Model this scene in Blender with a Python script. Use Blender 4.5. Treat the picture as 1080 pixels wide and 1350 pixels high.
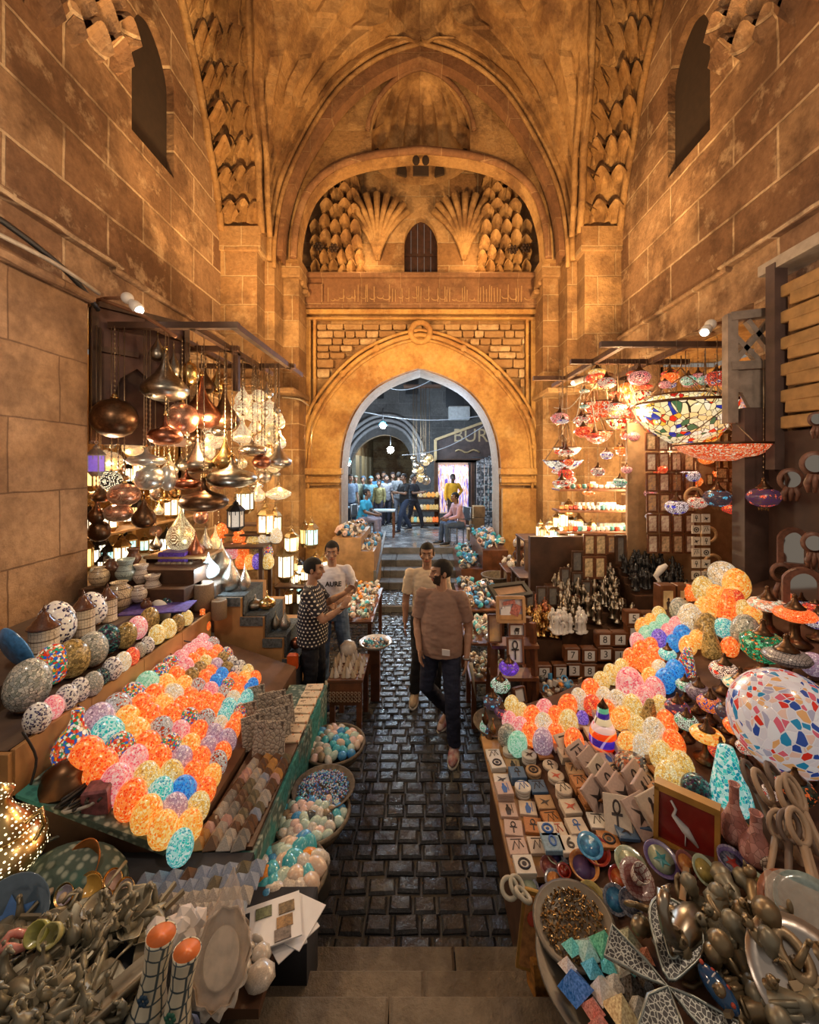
import bpy, bmesh, math, random
from math import sin, cos, pi, sqrt, radians as R, atan2, hypot
from mathutils import Vector as V, Matrix as MX, noise
for o in list(bpy.data.objects): bpy.data.objects.remove(o)
SC = bpy.context.scene; COL = SC.collection
rnd = random.Random(7)
# ---------------------------------------------------------------- camera, light, exposure
F, CX, HY, H = 540.0, 555.0, 612.0, 2.7      # focal length in pixels, vanishing point, camera height
cam = bpy.data.objects.new('camera', bpy.data.cameras.new('camera')); COL.objects.link(cam)
cam.location = (0, 0, H); cam.rotation_euler = (pi/2, 0, 0)
cam.data.sensor_fit = 'AUTO'; cam.data.sensor_width = 36; cam.data.lens = F/1350*36
cam.data.shift_x = (540-CX)/1350; cam.data.shift_y = -(675-HY)/1350
cam.data.clip_start = .05; cam.data.clip_end = 200
SC.camera = cam
SC.view_settings.view_transform = 'Standard'; SC.view_settings.look = 'None'
SC.view_settings.gamma = 1; SC.view_settings.exposure = 0.68
try: SC.view_settings.use_curve_mapping = False
except Exception: pass
w = bpy.data.worlds.new('dusk'); SC.world = w; w.use_nodes = True
w.node_tree.nodes['Background'].inputs[0].default_value = (1.0, .84, .68, 1)
w.node_tree.nodes['Background'].inputs[1].default_value = .15
def lamp(name, kind, loc, power, col=(1, .62, .28), size=.05, target=None, angle=None, blend=.6):
    l = bpy.data.lights.new(name, kind); l.energy = power; l.color = col
    if kind == 'AREA': l.shape = 'DISK'; l.size = size
    else: l.shadow_soft_size = size
    if kind == 'SPOT': l.spot_size = angle or R(120); l.spot_blend = blend
    o = bpy.data.objects.new(name, l); COL.objects.link(o); o.location = loc
    if target is not None:
        o.rotation_euler = (V(target)-V(loc)).to_track_quat('-Z', 'Y').to_euler()
    return o
AMB = (1.0, .58, .22)
# floodlights standing on the shop canopies, washing the vault
lamp('floodlight', 'SPOT', (-2.75, 5.0, 4.75), 430, AMB, .12, (.8, 7.6, 9.5), R(150))
lamp('floodlight', 'SPOT', (2.75, 5.0, 4.75), 430, AMB, .12, (-.8, 7.6, 9.5), R(150))
lamp('floodlight', 'SPOT', (-2.6, 3.6, 4.75), 110, (1, .66, .38), .12, (3.5, 4.4, 7.4), R(150))
lamp('floodlight', 'SPOT', (2.6, 3.6, 4.75), 110, (1, .66, .38), .12, (-3.5, 4.4, 7.4), R(150))
# light of the lantern clusters in the two shops
lamp('shop_bulb', 'POINT', (-2.5, 4.9, 3.2), 60, (1, .68, .36), .06)
lamp('shop_bulb', 'POINT', (-2.1, 6.5, 3.2), 75, (1, .66, .3), .06)
lamp('shop_bulb', 'POINT', (-3.6, 4.7, 2.6), 85, (1, .74, .46), .06)
lamp('shop_bulb', 'POINT', (2.5, 4.7, 3.3), 38, (1, .68, .36), .06)
lamp('shop_bulb', 'POINT', (2.1, 6.4, 3.2), 110, (1, .66, .3), .06)
lamp('shop_bulb', 'POINT', (3.0, 5.6, 2.2), 60, (1, .72, .42), .06)
# added fill lights, out of view, lighting the near stalls from above
lamp('stall_fill', 'POINT', (-2.3, 1.7, 4.1), 52, (1, .8, .6), .15)
lamp('stall_fill', 'POINT', (2.3, 1.7, 4.1), 52, (1, .76, .54), .15)
# ---------------------------------------------------------------- picture measurements to places
def at(px, py, Y): return V(((px-CX)*Y/F, Y, H+(HY-py)*Y/F))
def onz(px, py, z): return at(px, py, (H-z)*F/(py-HY))
def onx(px, py, X): return at(px, py, X*F/(px-CX))
class Pl:   # z = a + b*x + c*y
    def __init__(s, a, b=0, c=0): s.a, s.b, s.c = a, b, c
    def z(s, x, y): return s.a+s.b*x+s.c*y
    def hit(s, px, py, up=0):
        dx = (px-CX)/F; dz = (HY-py)/F
        return at(px, py, (H-s.a-up)/(s.b*dx+s.c-dz))
# ---------------------------------------------------------------- materials
MATS = {}
def lin(c):
    if isinstance(c, str):
        c = [int(c[i:i+2], 16)/255 for i in (0, 2, 4)]
        c = [x/12.92 if x <= .04045 else ((x+.055)/1.055)**2.4 for x in c]
    return tuple(c[:3])+(1,)
class NT:
    def __init__(s, name):
        s.m = bpy.data.materials.new(name); s.m.use_nodes = True; s.t = s.m.node_tree; s.b = s.t.nodes['Principled BSDF']
    def n(s, typ, **kw):
        nd = s.t.nodes.new(typ)
        for k, v in kw.items():
            if k.startswith('i_'):
                key = k[2:]; key = int(key) if key.isdigit() else key.replace('_', ' ')
                s.set(nd.inputs[key], v)
            else: setattr(nd, k, v)
        return nd
    def set(s, inp, v):
        if isinstance(v, bpy.types.NodeSocket): s.t.links.new(v, inp)
        elif isinstance(v, bpy.types.Node): s.t.links.new(v.outputs[0], inp)
        else: inp.default_value = v
    def p(s, **kw):
        for k, v in kw.items(): s.set(s.b.inputs[k.replace('_', ' ')], v)
    def math(s, op, a, b=0.0, c=0.0): return s.n('ShaderNodeMath', operation=op, i_0=a, i_1=b, i_2=c).outputs[0]
    def mix(s, f, a, b, mode='MIX'):
        nd = s.n('ShaderNodeMixRGB', blend_type=mode); s.set(nd.inputs[0], f); s.set(nd.inputs[1], a); s.set(nd.inputs[2], b); return nd.outputs[0]
    def ramp(s, f, stops, interp='LINEAR'):
        nd = s.n('ShaderNodeValToRGB'); s.set(nd.inputs[0], f); e = nd.color_ramp; e.interpolation = interp
        while len(e.elements) > 1: e.elements.remove(e.elements[-1])
        e.elements[0].position = stops[0][0]; e.elements[0].color = lin(stops[0][1])
        for p_, c in stops[1:]:
            x = e.elements.new(p_); x.color = lin(c)
        return nd.outputs[0]
    def obj(s): return s.n('ShaderNodeTexCoord').outputs['Object']
    def pos(s): return s.n('ShaderNodeNewGeometry').outputs['Position']
    def noise(s, v, sc, det=4, rough=.55, out=0): return s.n('ShaderNodeTexNoise', i_Vector=v, i_Scale=sc, i_Detail=det, i_Roughness=rough).outputs[out]
    def bump(s, h, st=.3, d=.02):
        s.set(s.b.inputs['Normal'], s.n('ShaderNodeBump', i_Strength=st, i_Distance=d, i_Height=h).outputs[0])
    def done(s): return s.m
def simple(name, col, rough=.6, metal=0, emit=None, es=0, nz=.25, nsc=12, bump=0, col2=None, coat=0, trans=0, alpha=1):
    if name in MATS: return MATS[name]
    t = NT(name); c = lin(col)
    if nz or col2:
        f = t.noise(t.obj(), nsc, 5)
        c2 = lin(col2) if col2 else tuple(x*(1-nz) for x in c[:3])+(1,)
        c = t.mix(t.ramp(f, [(.35, (0, 0, 0)), (.65, (1, 1, 1))]), c2, c)
        if bump: t.bump(f, bump, .01)
    t.p(Base_Color=c, Roughness=rough, Metallic=metal)
    if coat: t.p(Coat_Weight=coat)
    if trans: t.p(Transmission_Weight=trans)
    if alpha < 1: t.p(Alpha=alpha)
    if emit: t.p(Emission_Color=lin(emit), Emission_Strength=es)
    MATS[name] = t.m; return t.m
def stone(name, axis, c1, c2, mortar, bw=.9, rh=.45, ms=.014, stain=.75, bump=.7, dark=(.1, .045, .02)):
    if name in MATS: return MATS[name]
    t = NT(name); pos = t.pos(); sp = t.n('ShaderNodeSeparateXYZ', i_0=pos)
    u = sp.outputs[{'x': 0, 'y': 1}[axis]]
    wv = t.noise(pos, 3, 2)
    vec = t.n('ShaderNodeCombineXYZ', i_0=t.math('MULTIPLY_ADD', wv, .03, u), i_1=t.math('MULTIPLY_ADD', wv, .03, sp.outputs[2]))
    br = t.n('ShaderNodeTexBrick', i_Vector=vec.outputs[0], i_Scale=1.0, i_Mortar_Size=ms, i_Brick_Width=bw, i_Row_Height=rh, i_Bias=.0, i_Mortar_Smooth=.3)
    br.inputs['Color1'].default_value = lin(c1); br.inputs['Color2'].default_value = lin(c2); br.inputs['Mortar'].default_value = lin(mortar)
    n1 = t.noise(pos, 1.3, 6, .65); n2 = t.noise(pos, 14, 5, .7); n3 = t.noise(pos, .5, 3)
    c = t.mix(t.math('MULTIPLY', t.ramp(n1, [(.46, (0, 0, 0)), (.6, (1, 1, 1))]), stain), br.outputs[0], lin(dark))
    c = t.mix(t.math('MULTIPLY', t.ramp(t.noise(pos, 2.3, 6, .7), [(.56, (0, 0, 0)), (.64, (1, 1, 1))]), .45), c, lin(mortar))
    c = t.mix(.55, c, t.ramp(n2, [(.25, (.25, .2, .15)), (.7, (1, 1, 1))]), 'MULTIPLY')
    t.p(Base_Color=c, Roughness=.85)
    h = t.math('ADD', t.math('MULTIPLY', n2, .6), t.math('MULTIPLY_ADD', br.outputs[1], -1.2, n1))
    t.bump(h, bump, .05); MATS[name] = t.m; return t.m
ST_L = stone('ashlar_side', 'y', (.46, .29, .16), (.22, .11, .055), (.66, .48, .3), 1.15, .55, .018)
ST_B = stone('ashlar_back', 'x', (.5, .31, .14), (.26, .13, .05), (.5, .34, .18), .62, .5, stain=.6)
ST_N = stone('ashlar_near', 'y', (.5, .31, .18), (.32, .18, .09), (.2, .11, .06), .95, .62, .008, .5, .5)
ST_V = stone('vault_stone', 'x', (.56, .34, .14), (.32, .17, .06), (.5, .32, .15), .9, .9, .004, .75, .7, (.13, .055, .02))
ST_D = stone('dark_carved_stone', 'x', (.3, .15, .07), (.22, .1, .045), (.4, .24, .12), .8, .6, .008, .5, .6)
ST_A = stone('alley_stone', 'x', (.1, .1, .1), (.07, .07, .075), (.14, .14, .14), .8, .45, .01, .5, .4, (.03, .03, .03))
PLA = stone('amber_plaster', 'x', (.56, .32, .1), (.56, .32, .1), (.6, .4, .18), 9, 9, .002, .7, .4, (.28, .11, .03))
TRIM = stone('pale_reveal', 'y', (.5, .4, .3), (.45, .34, .25), (.4, .31, .23), .9, .7, .004, .25, .3)
WOOD = simple('dark_wood', (.09, .04, .02), .55, nz=.5, nsc=6, bump=.2)
WOODR = simple('red_brown_wood', (.19, .07, .03), .4, nz=.5, nsc=8, bump=.1, coat=.3)
WOODL = simple('light_wood', (.5, .28, .12), .5, nz=.35, nsc=9, bump=.1)
GREYW = simple('weathered_grey_wood', (.34, .27, .22), .75, nz=.35, nsc=9, bump=.4)
BLACK = simple('black', (.012, .011, .012), .5, nz=0)
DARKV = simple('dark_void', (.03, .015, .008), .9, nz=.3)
# ---------------------------------------------------------------- mesh building
class MB:
    def __init__(s): s.v = []; s.f = []; s.mi = []; s.m = 0; s.sm = []; s.smooth = True
    def add(s, vs, fs, mx=None):
        b = len(s.v)
        if mx is not None: vs = [mx @ V(p) for p in vs]
        s.v += [tuple(p) for p in vs]; s.f += [tuple(i+b for i in f) for f in fs]
        s.mi += [s.m]*len(fs); s.sm += [s.smooth]*len(fs); return s
    def box(s, c, d, mx=None, bev=0):
        x, y, z = (k/2 for k in d); cx, cy, cz = c; sm = s.smooth; s.smooth = False
        if bev:
            b = bev; vs = []; fs = []
            for sz in (-1, 1):
                for k, (ax, ay, az) in enumerate(((x, y, z-b), (x-b, y-b, z)) if sz > 0 else ((x-b, y-b, z), (x, y, z-b))):
                    for sx, sy in ((-1, -1), (1, -1), (1, 1), (-1, 1)):
                        vs.append((cx+sx*ax, cy+sy*ay, cz+sz*az))
            for r in range(3):
                for k in range(4): fs.append((4*r+k, 4*r+(k+1) % 4, 4*r+4+(k+1) % 4, 4*r+4+k))
            fs += [(3, 2, 1, 0), (12, 13, 14, 15)]
            s.add(vs, fs, mx)
        else:
            s.add([(cx+i*x, cy+j*y, cz+k*z) for k in (-1, 1) for i, j in ((-1, -1), (1, -1), (1, 1), (-1, 1))],
              [(3, 2, 1, 0), (4, 5, 6, 7), (0, 1, 5, 4), (1, 2, 6, 5), (2, 3, 7, 6), (3, 0, 4, 7)], mx)
        s.smooth = sm; return s
    def lathe(s, prof, seg=16, mx=None, sx=1, sy=1, flute=0, nf=8):
        vs = []; fs = []; n = len(prof)
        for i in range(seg):
            a = 2*pi*i/seg; k = 1+flute*cos(nf*a)
            for r, z in prof: vs.append((r*k*cos(a)*sx, r*k*sin(a)*sy, z))
        for i in range(seg):
            j = (i+1) % seg
            for q in range(n-1):
                fs.append((i*n+q, j*n+q, j*n+q+1, i*n+q+1))
        if prof[0][0] > 1e-5: fs.append(tuple(i*n for i in reversed(range(seg))))
        if prof[-1][0] > 1e-5: fs.append(tuple(i*n+n-1 for i in range(seg)))
        return s.add(vs, fs, mx)
    def ball(s, c, r, seg=12, ring=8, mx=None):
        if not hasattr(r, '__len__'): r = (r, r, r)
        m = MX.Translation(c) @ MX.Diagonal((r[0], r[1], r[2], 1))
        if mx is not None: m = mx @ m
        return s.lathe([(sin(pi*k/ring), -cos(pi*k/ring)) for k in range(ring+1)], seg, m)
    def tube(s, pts, r, seg=8, closed=False, cap=True):
        pts = [V(p) for p in pts]; n = len(pts); rs = r if hasattr(r, '__len__') else [r]*n
        vs = []; fs = []; up = None
        for i, p in enumerate(pts):
            a = pts[(i-1) % n] if (closed or i > 0) else p; b = pts[(i+1) % n] if (closed or i < n-1) else p
            d = (b-a).normalized() if (b-a).length > 1e-9 else V((0, 0, 1))
            if up is None: up = d.orthogonal().normalized()
            up = (up-d*up.dot(d))
            up = up.normalized() if up.length > 1e-6 else d.orthogonal().normalized()
            q = d.cross(up)
            for k in range(seg):
                t = 2*pi*k/seg; vs.append(p+(up*cos(t)+q*sin(t))*rs[i])
        m = n if closed else n-1
        for i in range(m):
            j = (i+1) % n
            for k in range(seg):
                l = (k+1) % seg; fs.append((i*seg+k, i*seg+l, j*seg+l, j*seg+k))
        if cap and not closed: fs += [tuple(reversed(range(seg))), tuple((n-1)*seg+k for k in range(seg))]
        return s.add(vs, fs)
    def bar(s, a, b, w, d=None):
        a, b = V(a), V(b); d = d or w; L = (b-a).length
        m = MX.Translation((a+b)/2) @ (b-a).to_track_quat('Z', 'Y').to_matrix().to_4x4()
        return s.box((0, 0, 0), (w, d, L), m)
    def mesh(s, name, mats):
        me = bpy.data.meshes.new(name); me.from_pydata(s.v, [], s.f)
        for m in (mats if isinstance(mats, (list, tuple)) else [mats]): me.materials.append(m)
        me.polygons.foreach_set('material_index', s.mi); me.polygons.foreach_set('use_smooth', s.sm)
        me.update(); return me
    def build(s, name, mats, parent=None, loc=(0, 0, 0)): return link(name, s.mesh(name, mats), parent, loc)
def link(name, me, parent=None, loc=(0, 0, 0), rot=(0, 0, 0), sc=1):
    o = bpy.data.objects.new(name, me); COL.objects.link(o); o.location = loc; o.rotation_euler = rot
    o.scale = (sc, sc, sc) if not hasattr(sc, '__len__') else sc
    if parent: o.parent = parent
    return o
def tag(o, label=None, cat=None, group=None, kind=None):
    if label: o['label'] = label
    if cat: o['category'] = cat
    if group: o['group'] = group
    if kind: o['kind'] = kind
    return o
def struct(o): o['kind'] = 'structure'; return o
def thing(name, label, cat, loc=(0, 0, 0), rz=0, group=None, sc=1):
    o = link(name, None, None, loc, (0, 0, rz), sc); return tag(o, label, cat, group)
def plate(name, outer, holes, th, mx, mats, parent=None, inner=None, side=None):
    cu = bpy.data.curves.new(name, 'CURVE'); cu.dimensions = '2D'; cu.fill_mode = 'BOTH'; cu.extrude = th/2
    for ps in [outer]+list(holes):
        sp = cu.splines.new('POLY'); sp.points.add(len(ps)-1); sp.use_cyclic_u = True
        for i, p in enumerate(ps): sp.points[i].co = (p[0], p[1], 0, 1)
    o = bpy.data.objects.new(name, cu); me = bpy.data.meshes.new_from_object(o)
    bpy.data.objects.remove(o); me.name = name; me.materials.clear()
    for m in (mats if isinstance(mats, (list, tuple)) else [mats]): me.materials.append(m)
    for p in me.polygons:
        p.use_smooth = False; p.material_index = 0
        if inner is not None and abs(p.normal.z) < .5 and inner(p.center): p.material_index = 1
    me.transform(mx); me.update()
    return link(name, me, parent)
XZ = lambda y: MX(((1, 0, 0, 0), (0, 0, 1, y), (0, 1, 0, 0), (0, 0, 0, 1)))   # 2D (x,z) drawn standing at depth y
YZ = lambda x: MX(((0, 0, 1, x), (1, 0, 0, 0), (0, 1, 0, 0), (0, 0, 0, 1)))   # 2D (y,z) drawn on plane x
def pxz(pts, Y): return [((x-CX)*Y/F, H+(HY-y)*Y/F) for x, y in pts]
def smooth2(pts, n=4, closed=False):
    out = []; N = len(pts)
    for i in range(N if closed else N-1):
        p0 = pts[i-1 if (i > 0 or closed) else 0]; p1 = pts[i]; p2 = pts[(i+1) % N]; p3 = pts[(i+2) % N] if (closed or i+2 < N) else p2
        for k in range(n):
            t = k/n; out.append(tuple(.5*((2*b)+(c-a)*t+(2*a-5*b+4*c-d)*t*t+(-a+3*b-3*c+d)*t**3) for a, b, c, d in zip(p0, p1, p2, p3)))
    if not closed: out.append(tuple(pts[-1]))
    return out
def parch(w, h, sh, n=8):      # pointed arch outline, width w, total height h, spring height sh
    pts = [(-w/2, 0)]; up = h-sh
    for k in range(n+1): t = k/n; pts.append((-w/2+(w/2)*(1-cos(t*pi/2))**.9, sh+up*sin(t*pi/2)**1.0*(.86+.14*t)))
    return pts+[(-x, y) for x, y in reversed(pts[:-1])]
ORD = 'first second third fourth fifth sixth seventh eighth ninth tenth eleventh twelfth thirteenth fourteenth fifteenth sixteenth seventeenth eighteenth nineteenth twentieth'.split()
# ================================================================= THE HALL
# floor: wet basalt setts as one mesh
COB = NT('wet_basalt'); _r = COB.n('ShaderNodeNewGeometry').outputs['Random Per Island']; _n = COB.noise(COB.pos(), 9, 6, .65)
COB.p(Base_Color=COB.mix(_n, COB.ramp(_r, [(0, (.02, .021, .025)), (1, (.07, .07, .078))]), (.02, .02, .022, 1)), Roughness=COB.ramp(_n, [(.35, (.12,)*3), (.7, (.5,)*3)]))
COB.bump(_n, .55, .03); COB = COB.m
GROUT = simple('street_grout', (.05, .045, .04), .6, nz=.5, nsc=20, bump=.3)
STEP = stone('worn_step', 'x', (.25, .2, .145), (.19, .15, .105), (.12, .09, .06), 1.6, 3, .006, .5, .6, (.07, .05, .035))
g = MB(); g.box((0, 5.1, -.06), (9, 8.4, .1))
struct(g.build('floor', [GROUT]))
g = MB(); y = 1.9; row = 0
while y < 7.42:
    d = .115+rnd.uniform(-.008, .008); x = -1.9+rnd.uniform(0, .1)
    while x < 1.9:
        wd = rnd.uniform(.12, .21)
        c = (x+wd/2, y+d/2+rnd.uniform(-.006, .006), -.02+rnd.uniform(-.005, .005))
        m = MX.Translation(c) @ MX.Rotation(rnd.uniform(-.05, .05), 4, 'Z') @ MX.Rotation(rnd.uniform(-.035, .035), 4, 'X') @ MX.Rotation(rnd.uniform(-.03, .03), 4, 'Y')
        g.box((0, 0, 0), (wd-.016, d-.014, .06), m, .013); x += wd
    y += d; row += 1
struct(g.build('floor', [COB]))
def steps(y0, y1, z, x0, x1, mat, th=.3):
    g = MB(); x = x0
    while x < x1-.01:
        wd = min(rnd.uniform(.7, 1.5), x1-x); g.box((x+wd/2, (y0+y1)/2, z-th/2), (wd-.008, abs(y1-y0), th), None, .012); x += wd
    return struct(g.build('floor', [mat]))
for z, y1, y0 in ((.15, 2.175, 1.9), (.3, 1.95, 1.7), (.45, 1.74, -1.0)): steps(y0, y1, z, -2.9, 2.9, STEP, .15 if z < .2 else z)
ASTEP = stone('grey_step', 'x', (.22, .21, .2), (.16, .155, .15), (.08, .08, .08), 1.3, 3, .006, .4, .5, (.05, .05, .05))
steps(7.44, 8.43, .12, -1.0, 2.3, ASTEP, .12)
g = MB(); y = 7.5
while y < 8.36:
    x = -.95
    while x < 1.2: wd = rnd.uniform(.13, .2); g.box((x+wd/2, y+.055, .115), (wd-.015, .1, .03), None, .01); x += wd
    y += .115
struct(g.build('floor', [COB]))
for z, y0, y1 in ((.265, 8.43, 8.83), (.41, 8.83, 9.19), (.555, 9.19, 9.82)): steps(y0, y1, z, -1.6, 1.65, ASTEP, z)
UP = NT('alley_paving'); _n = UP.noise(UP.pos(), 3, 5, .6)
UP.p(Base_Color=UP.ramp(_n, [(.3, (.13, .13, .13)), (.7, (.3, .3, .31))]), Roughness=UP.ramp(_n, [(.4, (.12,)*3), (.7, (.4,)*3)])); UP = UP.m
g = MB(); g.box((0, 15.9, .6), (12, 12.16, .2)); struct(g.build('floor', [UP]))
# ---- portal wall with the pointed arch
YP = 8.6
def apt(l, Y): return pxz(l, Y)
ARCH = smooth2([(450, 640), (451, 610), (456, 576), (470, 542), (493, 515), (522, 498), (554, 487)], 4)
ARCH = ARCH+[(1108-x, y) for x, y in reversed(ARCH[:-1])]
hole = [(apt([(450, 640)], YP)[0][0], -.02)]+pxz(ARCH, YP)+[(apt([(658, 640)], YP)[0][0], -.02)]
plate('wall_back', [(-2.62, -.02), (-2.62, 6.62), (2.62, 6.62), (2.62, -.02)], [hole], .8, XZ(YP+.4), [ST_B, TRIM], inner=lambda c: abs(c.x) < 1.75 and c.y > -.01)['kind'] = 'structure'
MOUT = smooth2([(402, 640), (402, 615), (409, 560), (434, 515), (474, 474), (520, 450), (554, 442)], 4)
MOUT = MOUT+[(1108-x, y) for x, y in reversed(MOUT[:-1])]
mo = pxz(MOUT, 8.5)
pl_ = plate('trim_1', mo+list(reversed(pxz([(x+(3 if x > 554 else -3), y-1) for x, y in ARCH], 8.5))), [], .12, XZ(8.54), PLA); struct(pl_)
g = MB()
for off, r in ((0, .05), (.1, .035), (-.09, .03)):
    g.tube([(x*(1+off*.35), 8.46, z+off) for x, z in mo], r, 8)
g.tube([(cos(a)*.2-.01, 8.44, 5.42+sin(a)*.2) for a in [k*pi/12 for k in range(24)]], .06, 8, closed=True)
for x, z in (mo[6], mo[10], mo[14], mo[18], mo[-7], mo[-11], mo[-15], mo[-19]): g.ball((x, 8.45, z), (.075, .05, .075), 10, 6)
for zz, d in ((5.86, .1), (5.72, .05)):
    g.box((0, 8.52, zz), (4.75, .14, d), None, .015)
for s_ in (-1, 1):
    for xx, ww in ((2.33, .09), (2.2, .05)): g.box((s_*xx, 8.53, 4.1), (ww, .12, 3.3), None, .012)
    g.box((s_*2.05, 8.48, 2.55), (.85, .26, .14), None, .02); g.box((s_*2.05, 8.5, 2.36), (.8, .2, .1), None, .02)
    g.box((s_*2.05, 8.5, 1.1), (.74, .18, 2.2), None, .02)
struct(g.build('trim_2', [PLA]))
def inarch(x, z, grow=0):
    lo = [p for p in mo if abs(p[0]-x) < .25]
    return bool(lo) and z < max(p[1] for p in lo)+grow
# rubble stones above the arch
RUB = NT('rubble_stone'); _r = RUB.n('ShaderNodeNewGeometry').outputs['Random Per Island']; _p = RUB.pos(); _n = RUB.noise(_p, 7, 6, .7)
RUB.p(Base_Color=RUB.mix(RUB.ramp(_n, [(.3, (0,)*3), (.75, (1,)*3)]), RUB.ramp(_r, [(0, (.3, .17, .07)), (.6, (.5, .33, .16)), (1, (.66, .5, .3))]), (.26, .13, .05, 1)), Roughness=.9)
RUB.bump(_n, .9, .06); RUB = RUB.m
g = MB(); z = 3.7
while z < 5.62:
    rh = rnd.uniform(.14, .22); x = -2.16
    while x < 2.12:
        wd = min(rnd.uniform(.18, .46), 2.16-x)
        if not inarch(x+wd/2, z, .05) and wd > .06:
            g.box((x+wd/2, 8.57+rnd.uniform(-.015, .02), z+rh/2), (wd-.025, .16, rh-.025), MX.Identity(4), .022)
        x += wd
    z += rh
struct(g.build('trim_3', [RUB]))
# inscription band: a frieze of tall carved letter strokes
g = MB(); g.box((0, 8.5, 6.22), (4.85, .2, .6), None, .02); g.box((0, 8.44, 6.55), (4.95, .3, .1), None, .02)
g.box((-2.18, 8.39, 6.2), (.36, .1, .44), None, .05)
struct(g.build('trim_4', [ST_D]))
g = MB(); r2 = random.Random(3); x = -1.9
while x < 2.25:
    k = r2.random(); z0 = 6.03
    if k < .62: g.bar((x, 8.395, z0), (x+r2.uniform(-.01, .01), 8.395, z0+r2.uniform(.24, .36)), .018, .02); x += r2.uniform(.035, .07)
    else:
        rr = r2.uniform(.04, .08); zz = z0+r2.uniform(.05, .12)
        g.tube([(x+rr+cos(a)*rr, 8.395, zz+sin(a)*rr*.7) for a in [pi+q*pi/6 for q in range(8)]], .012, 5); x += rr*1.7
struct(g.build('trim_5', [simple('worn_relief', (.4, .23, .1), .8)]))
# ---- lunette wall with window, ribs and stalactite niches
YL = 8.85
win = [(x, z+6.66) for x, z in parch(.72, 1.38, .85)]
plate('wall_back', [(-2.7, 6.5), (-2.7, 9.6), (2.7, 9.6), (2.7, 6.5)], [win], .25, XZ(YL+.12), [ST_B, ST_B])['kind'] = 'structure'
g = MB()
for k in range(5): g.box((-.29+k*.145, YL+.2, 7.35), (.138, .04, 1.5), None, .01)
g.box((0, YL+.17, 7.3), (.74, .03, .06))
struct(g.build('window_1', [simple('window_boards', (.045, .015, .01), .7, nz=.5)]))
g = MB()
for s_ in (-1, 1):
    for k in range(9):
        a = pi*(.06+.88*k/8); bx = s_*.93
        g.tube([(bx+cos(a)*.06*t, YL-.02-.0*t, 7.1+t*.0) if t == 0 else (bx+cos(a)*(.05+.62*t*t), YL-.06-.2*t*t*sin(a), 7.05+1.35*t**.9*(.75+.25*sin(a))) for t in (0, .25, .5, .75, 1)], [.05, .045, .05, .065, .08], 6)
struct(g.build('trim_6', [ST_V]))
def cell(g, m, w, h, d):          # one pointed stalactite niche: a hooded hollow that leans forward
    n = 6; vs = []; fs = []
    for i in range(n+1):
        t = -1+2*i/n; top = h*(1-abs(t)**1.7*.55)
        vs += [(t*w/2, 0, 0), (t*w/2, -d*.18, top*.62), (t*w/2, -d, top), (t*w*.5, -d*.86, top+h*.14), (t*w/2, .04, top+h*.22)]
        q = (1-abs(t))*d*.55
        b = len(vs)-5
        vs[b] = (t*w/2*.8, 0, 0); vs[b+1] = (t*w/2, q*.5-d*.3, top*.5)
    for i in range(n):
        for k in range(4): fs.append((i*5+k, (i+1)*5+k, (i+1)*5+k+1, i*5+k+1))
    g.add(vs, fs, m)
g = MB(); g.smooth = False
for s_ in (-1, 1):
    for r_ in range(7):
        z = 6.68+r_*.3; n = max(2, 6-r_//2); off = 1.18+r_*.03
        for k in range(n):
            x = off+(k+.5)*(2.35-off-(.07*r_ if r_ > 3 else 0))/n
            wd = (2.35-off)/n
            m = MX.Translation((s_*x, YL+.0-.05*r_*.4, z+(.08 if k % 2 else 0))) @ MX.Rotation(s_*-.12*(x-1.6), 4, 'Z')
            cell(g, m, wd*1.02, .27, .14+.06*(k % 2)+.02*r_)
struct(g.build('trim_7', [ST_V]))
# little pierced grilles and niches on the lunette and shell band
g = MB()
for px, py in ((420, 325), (440, 327), (677, 329), (693, 327), (438, 243), (450, 240), (670, 245), (684, 250)):
    p = at(px, py, 8.62)
    for k in range(6): a = k*pi/3; g.ball((p.x+cos(a)*.07, p.y, p.z+sin(a)*.07), (.035, .03, .035), 8, 5)
    g.ball(p, (.035, .03, .035), 8, 5)
struct(g.build('trim_8', [simple('pierced_hole', (.03, .012, .006), .9)]))
# ---- inner arch wall carrying the shell half-dome
YI = 7.72
LUN = smooth2([(392, 345), (396, 300), (412, 255), (445, 225), (495, 209), (555, 202)], 4); LUN = LUN+[(1110-x, y) for x, y in reversed(LUN[:-1])]
lun = pxz(LUN, YI); sh = [(x, z+8.6) for x, z in parch(1.86, 1.52, .35)]
gz = 8.62
nich = [(x+cx_, z+gz) for cx_ in (0.0,) for x, z in parch(.3, .26, .12)]
plate('wall_back', [(-3.2, 6.55), (-3.2, 12), (3.2, 12), (3.2, 6.55), (lun[-1][0], 6.55)]+list(reversed(lun))+[(lun[0][0], 6.55)], [sh], .3, XZ(YI+.15), [ST_V, ST_V])['kind'] = 'structure'
g = MB(); vs = []; fs = []; NA, NE = 72, 14
for j in range(NE+1):
    e = -.32+(pi/2+.32)*j/NE
    for i in range(NA+1):
        a = pi*i/NA; fl = 1-.26*(1-abs(sin(a*6)))**1.5*max(0, cos(e))*(1 if e > .1 else 0); ce = cos(e) if e > 0 else 1
        z = 8.9+1.22*sin(e) if e > 0 else 8.9+1.15*e
        vs.append((.97*ce*cos(a)*fl, YI+.04+.8*ce*sin(a)*fl, z))
for j in range(NE):
    for i in range(NA): fs.append((j*(NA+1)+i, j*(NA+1)+i+1, (j+1)*(NA+1)+i+1, (j+1)*(NA+1)+i))
g.add(vs, fs); struct(g.build('trim_9', [ST_V]))
g = MB(); g.smooth = False
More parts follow.
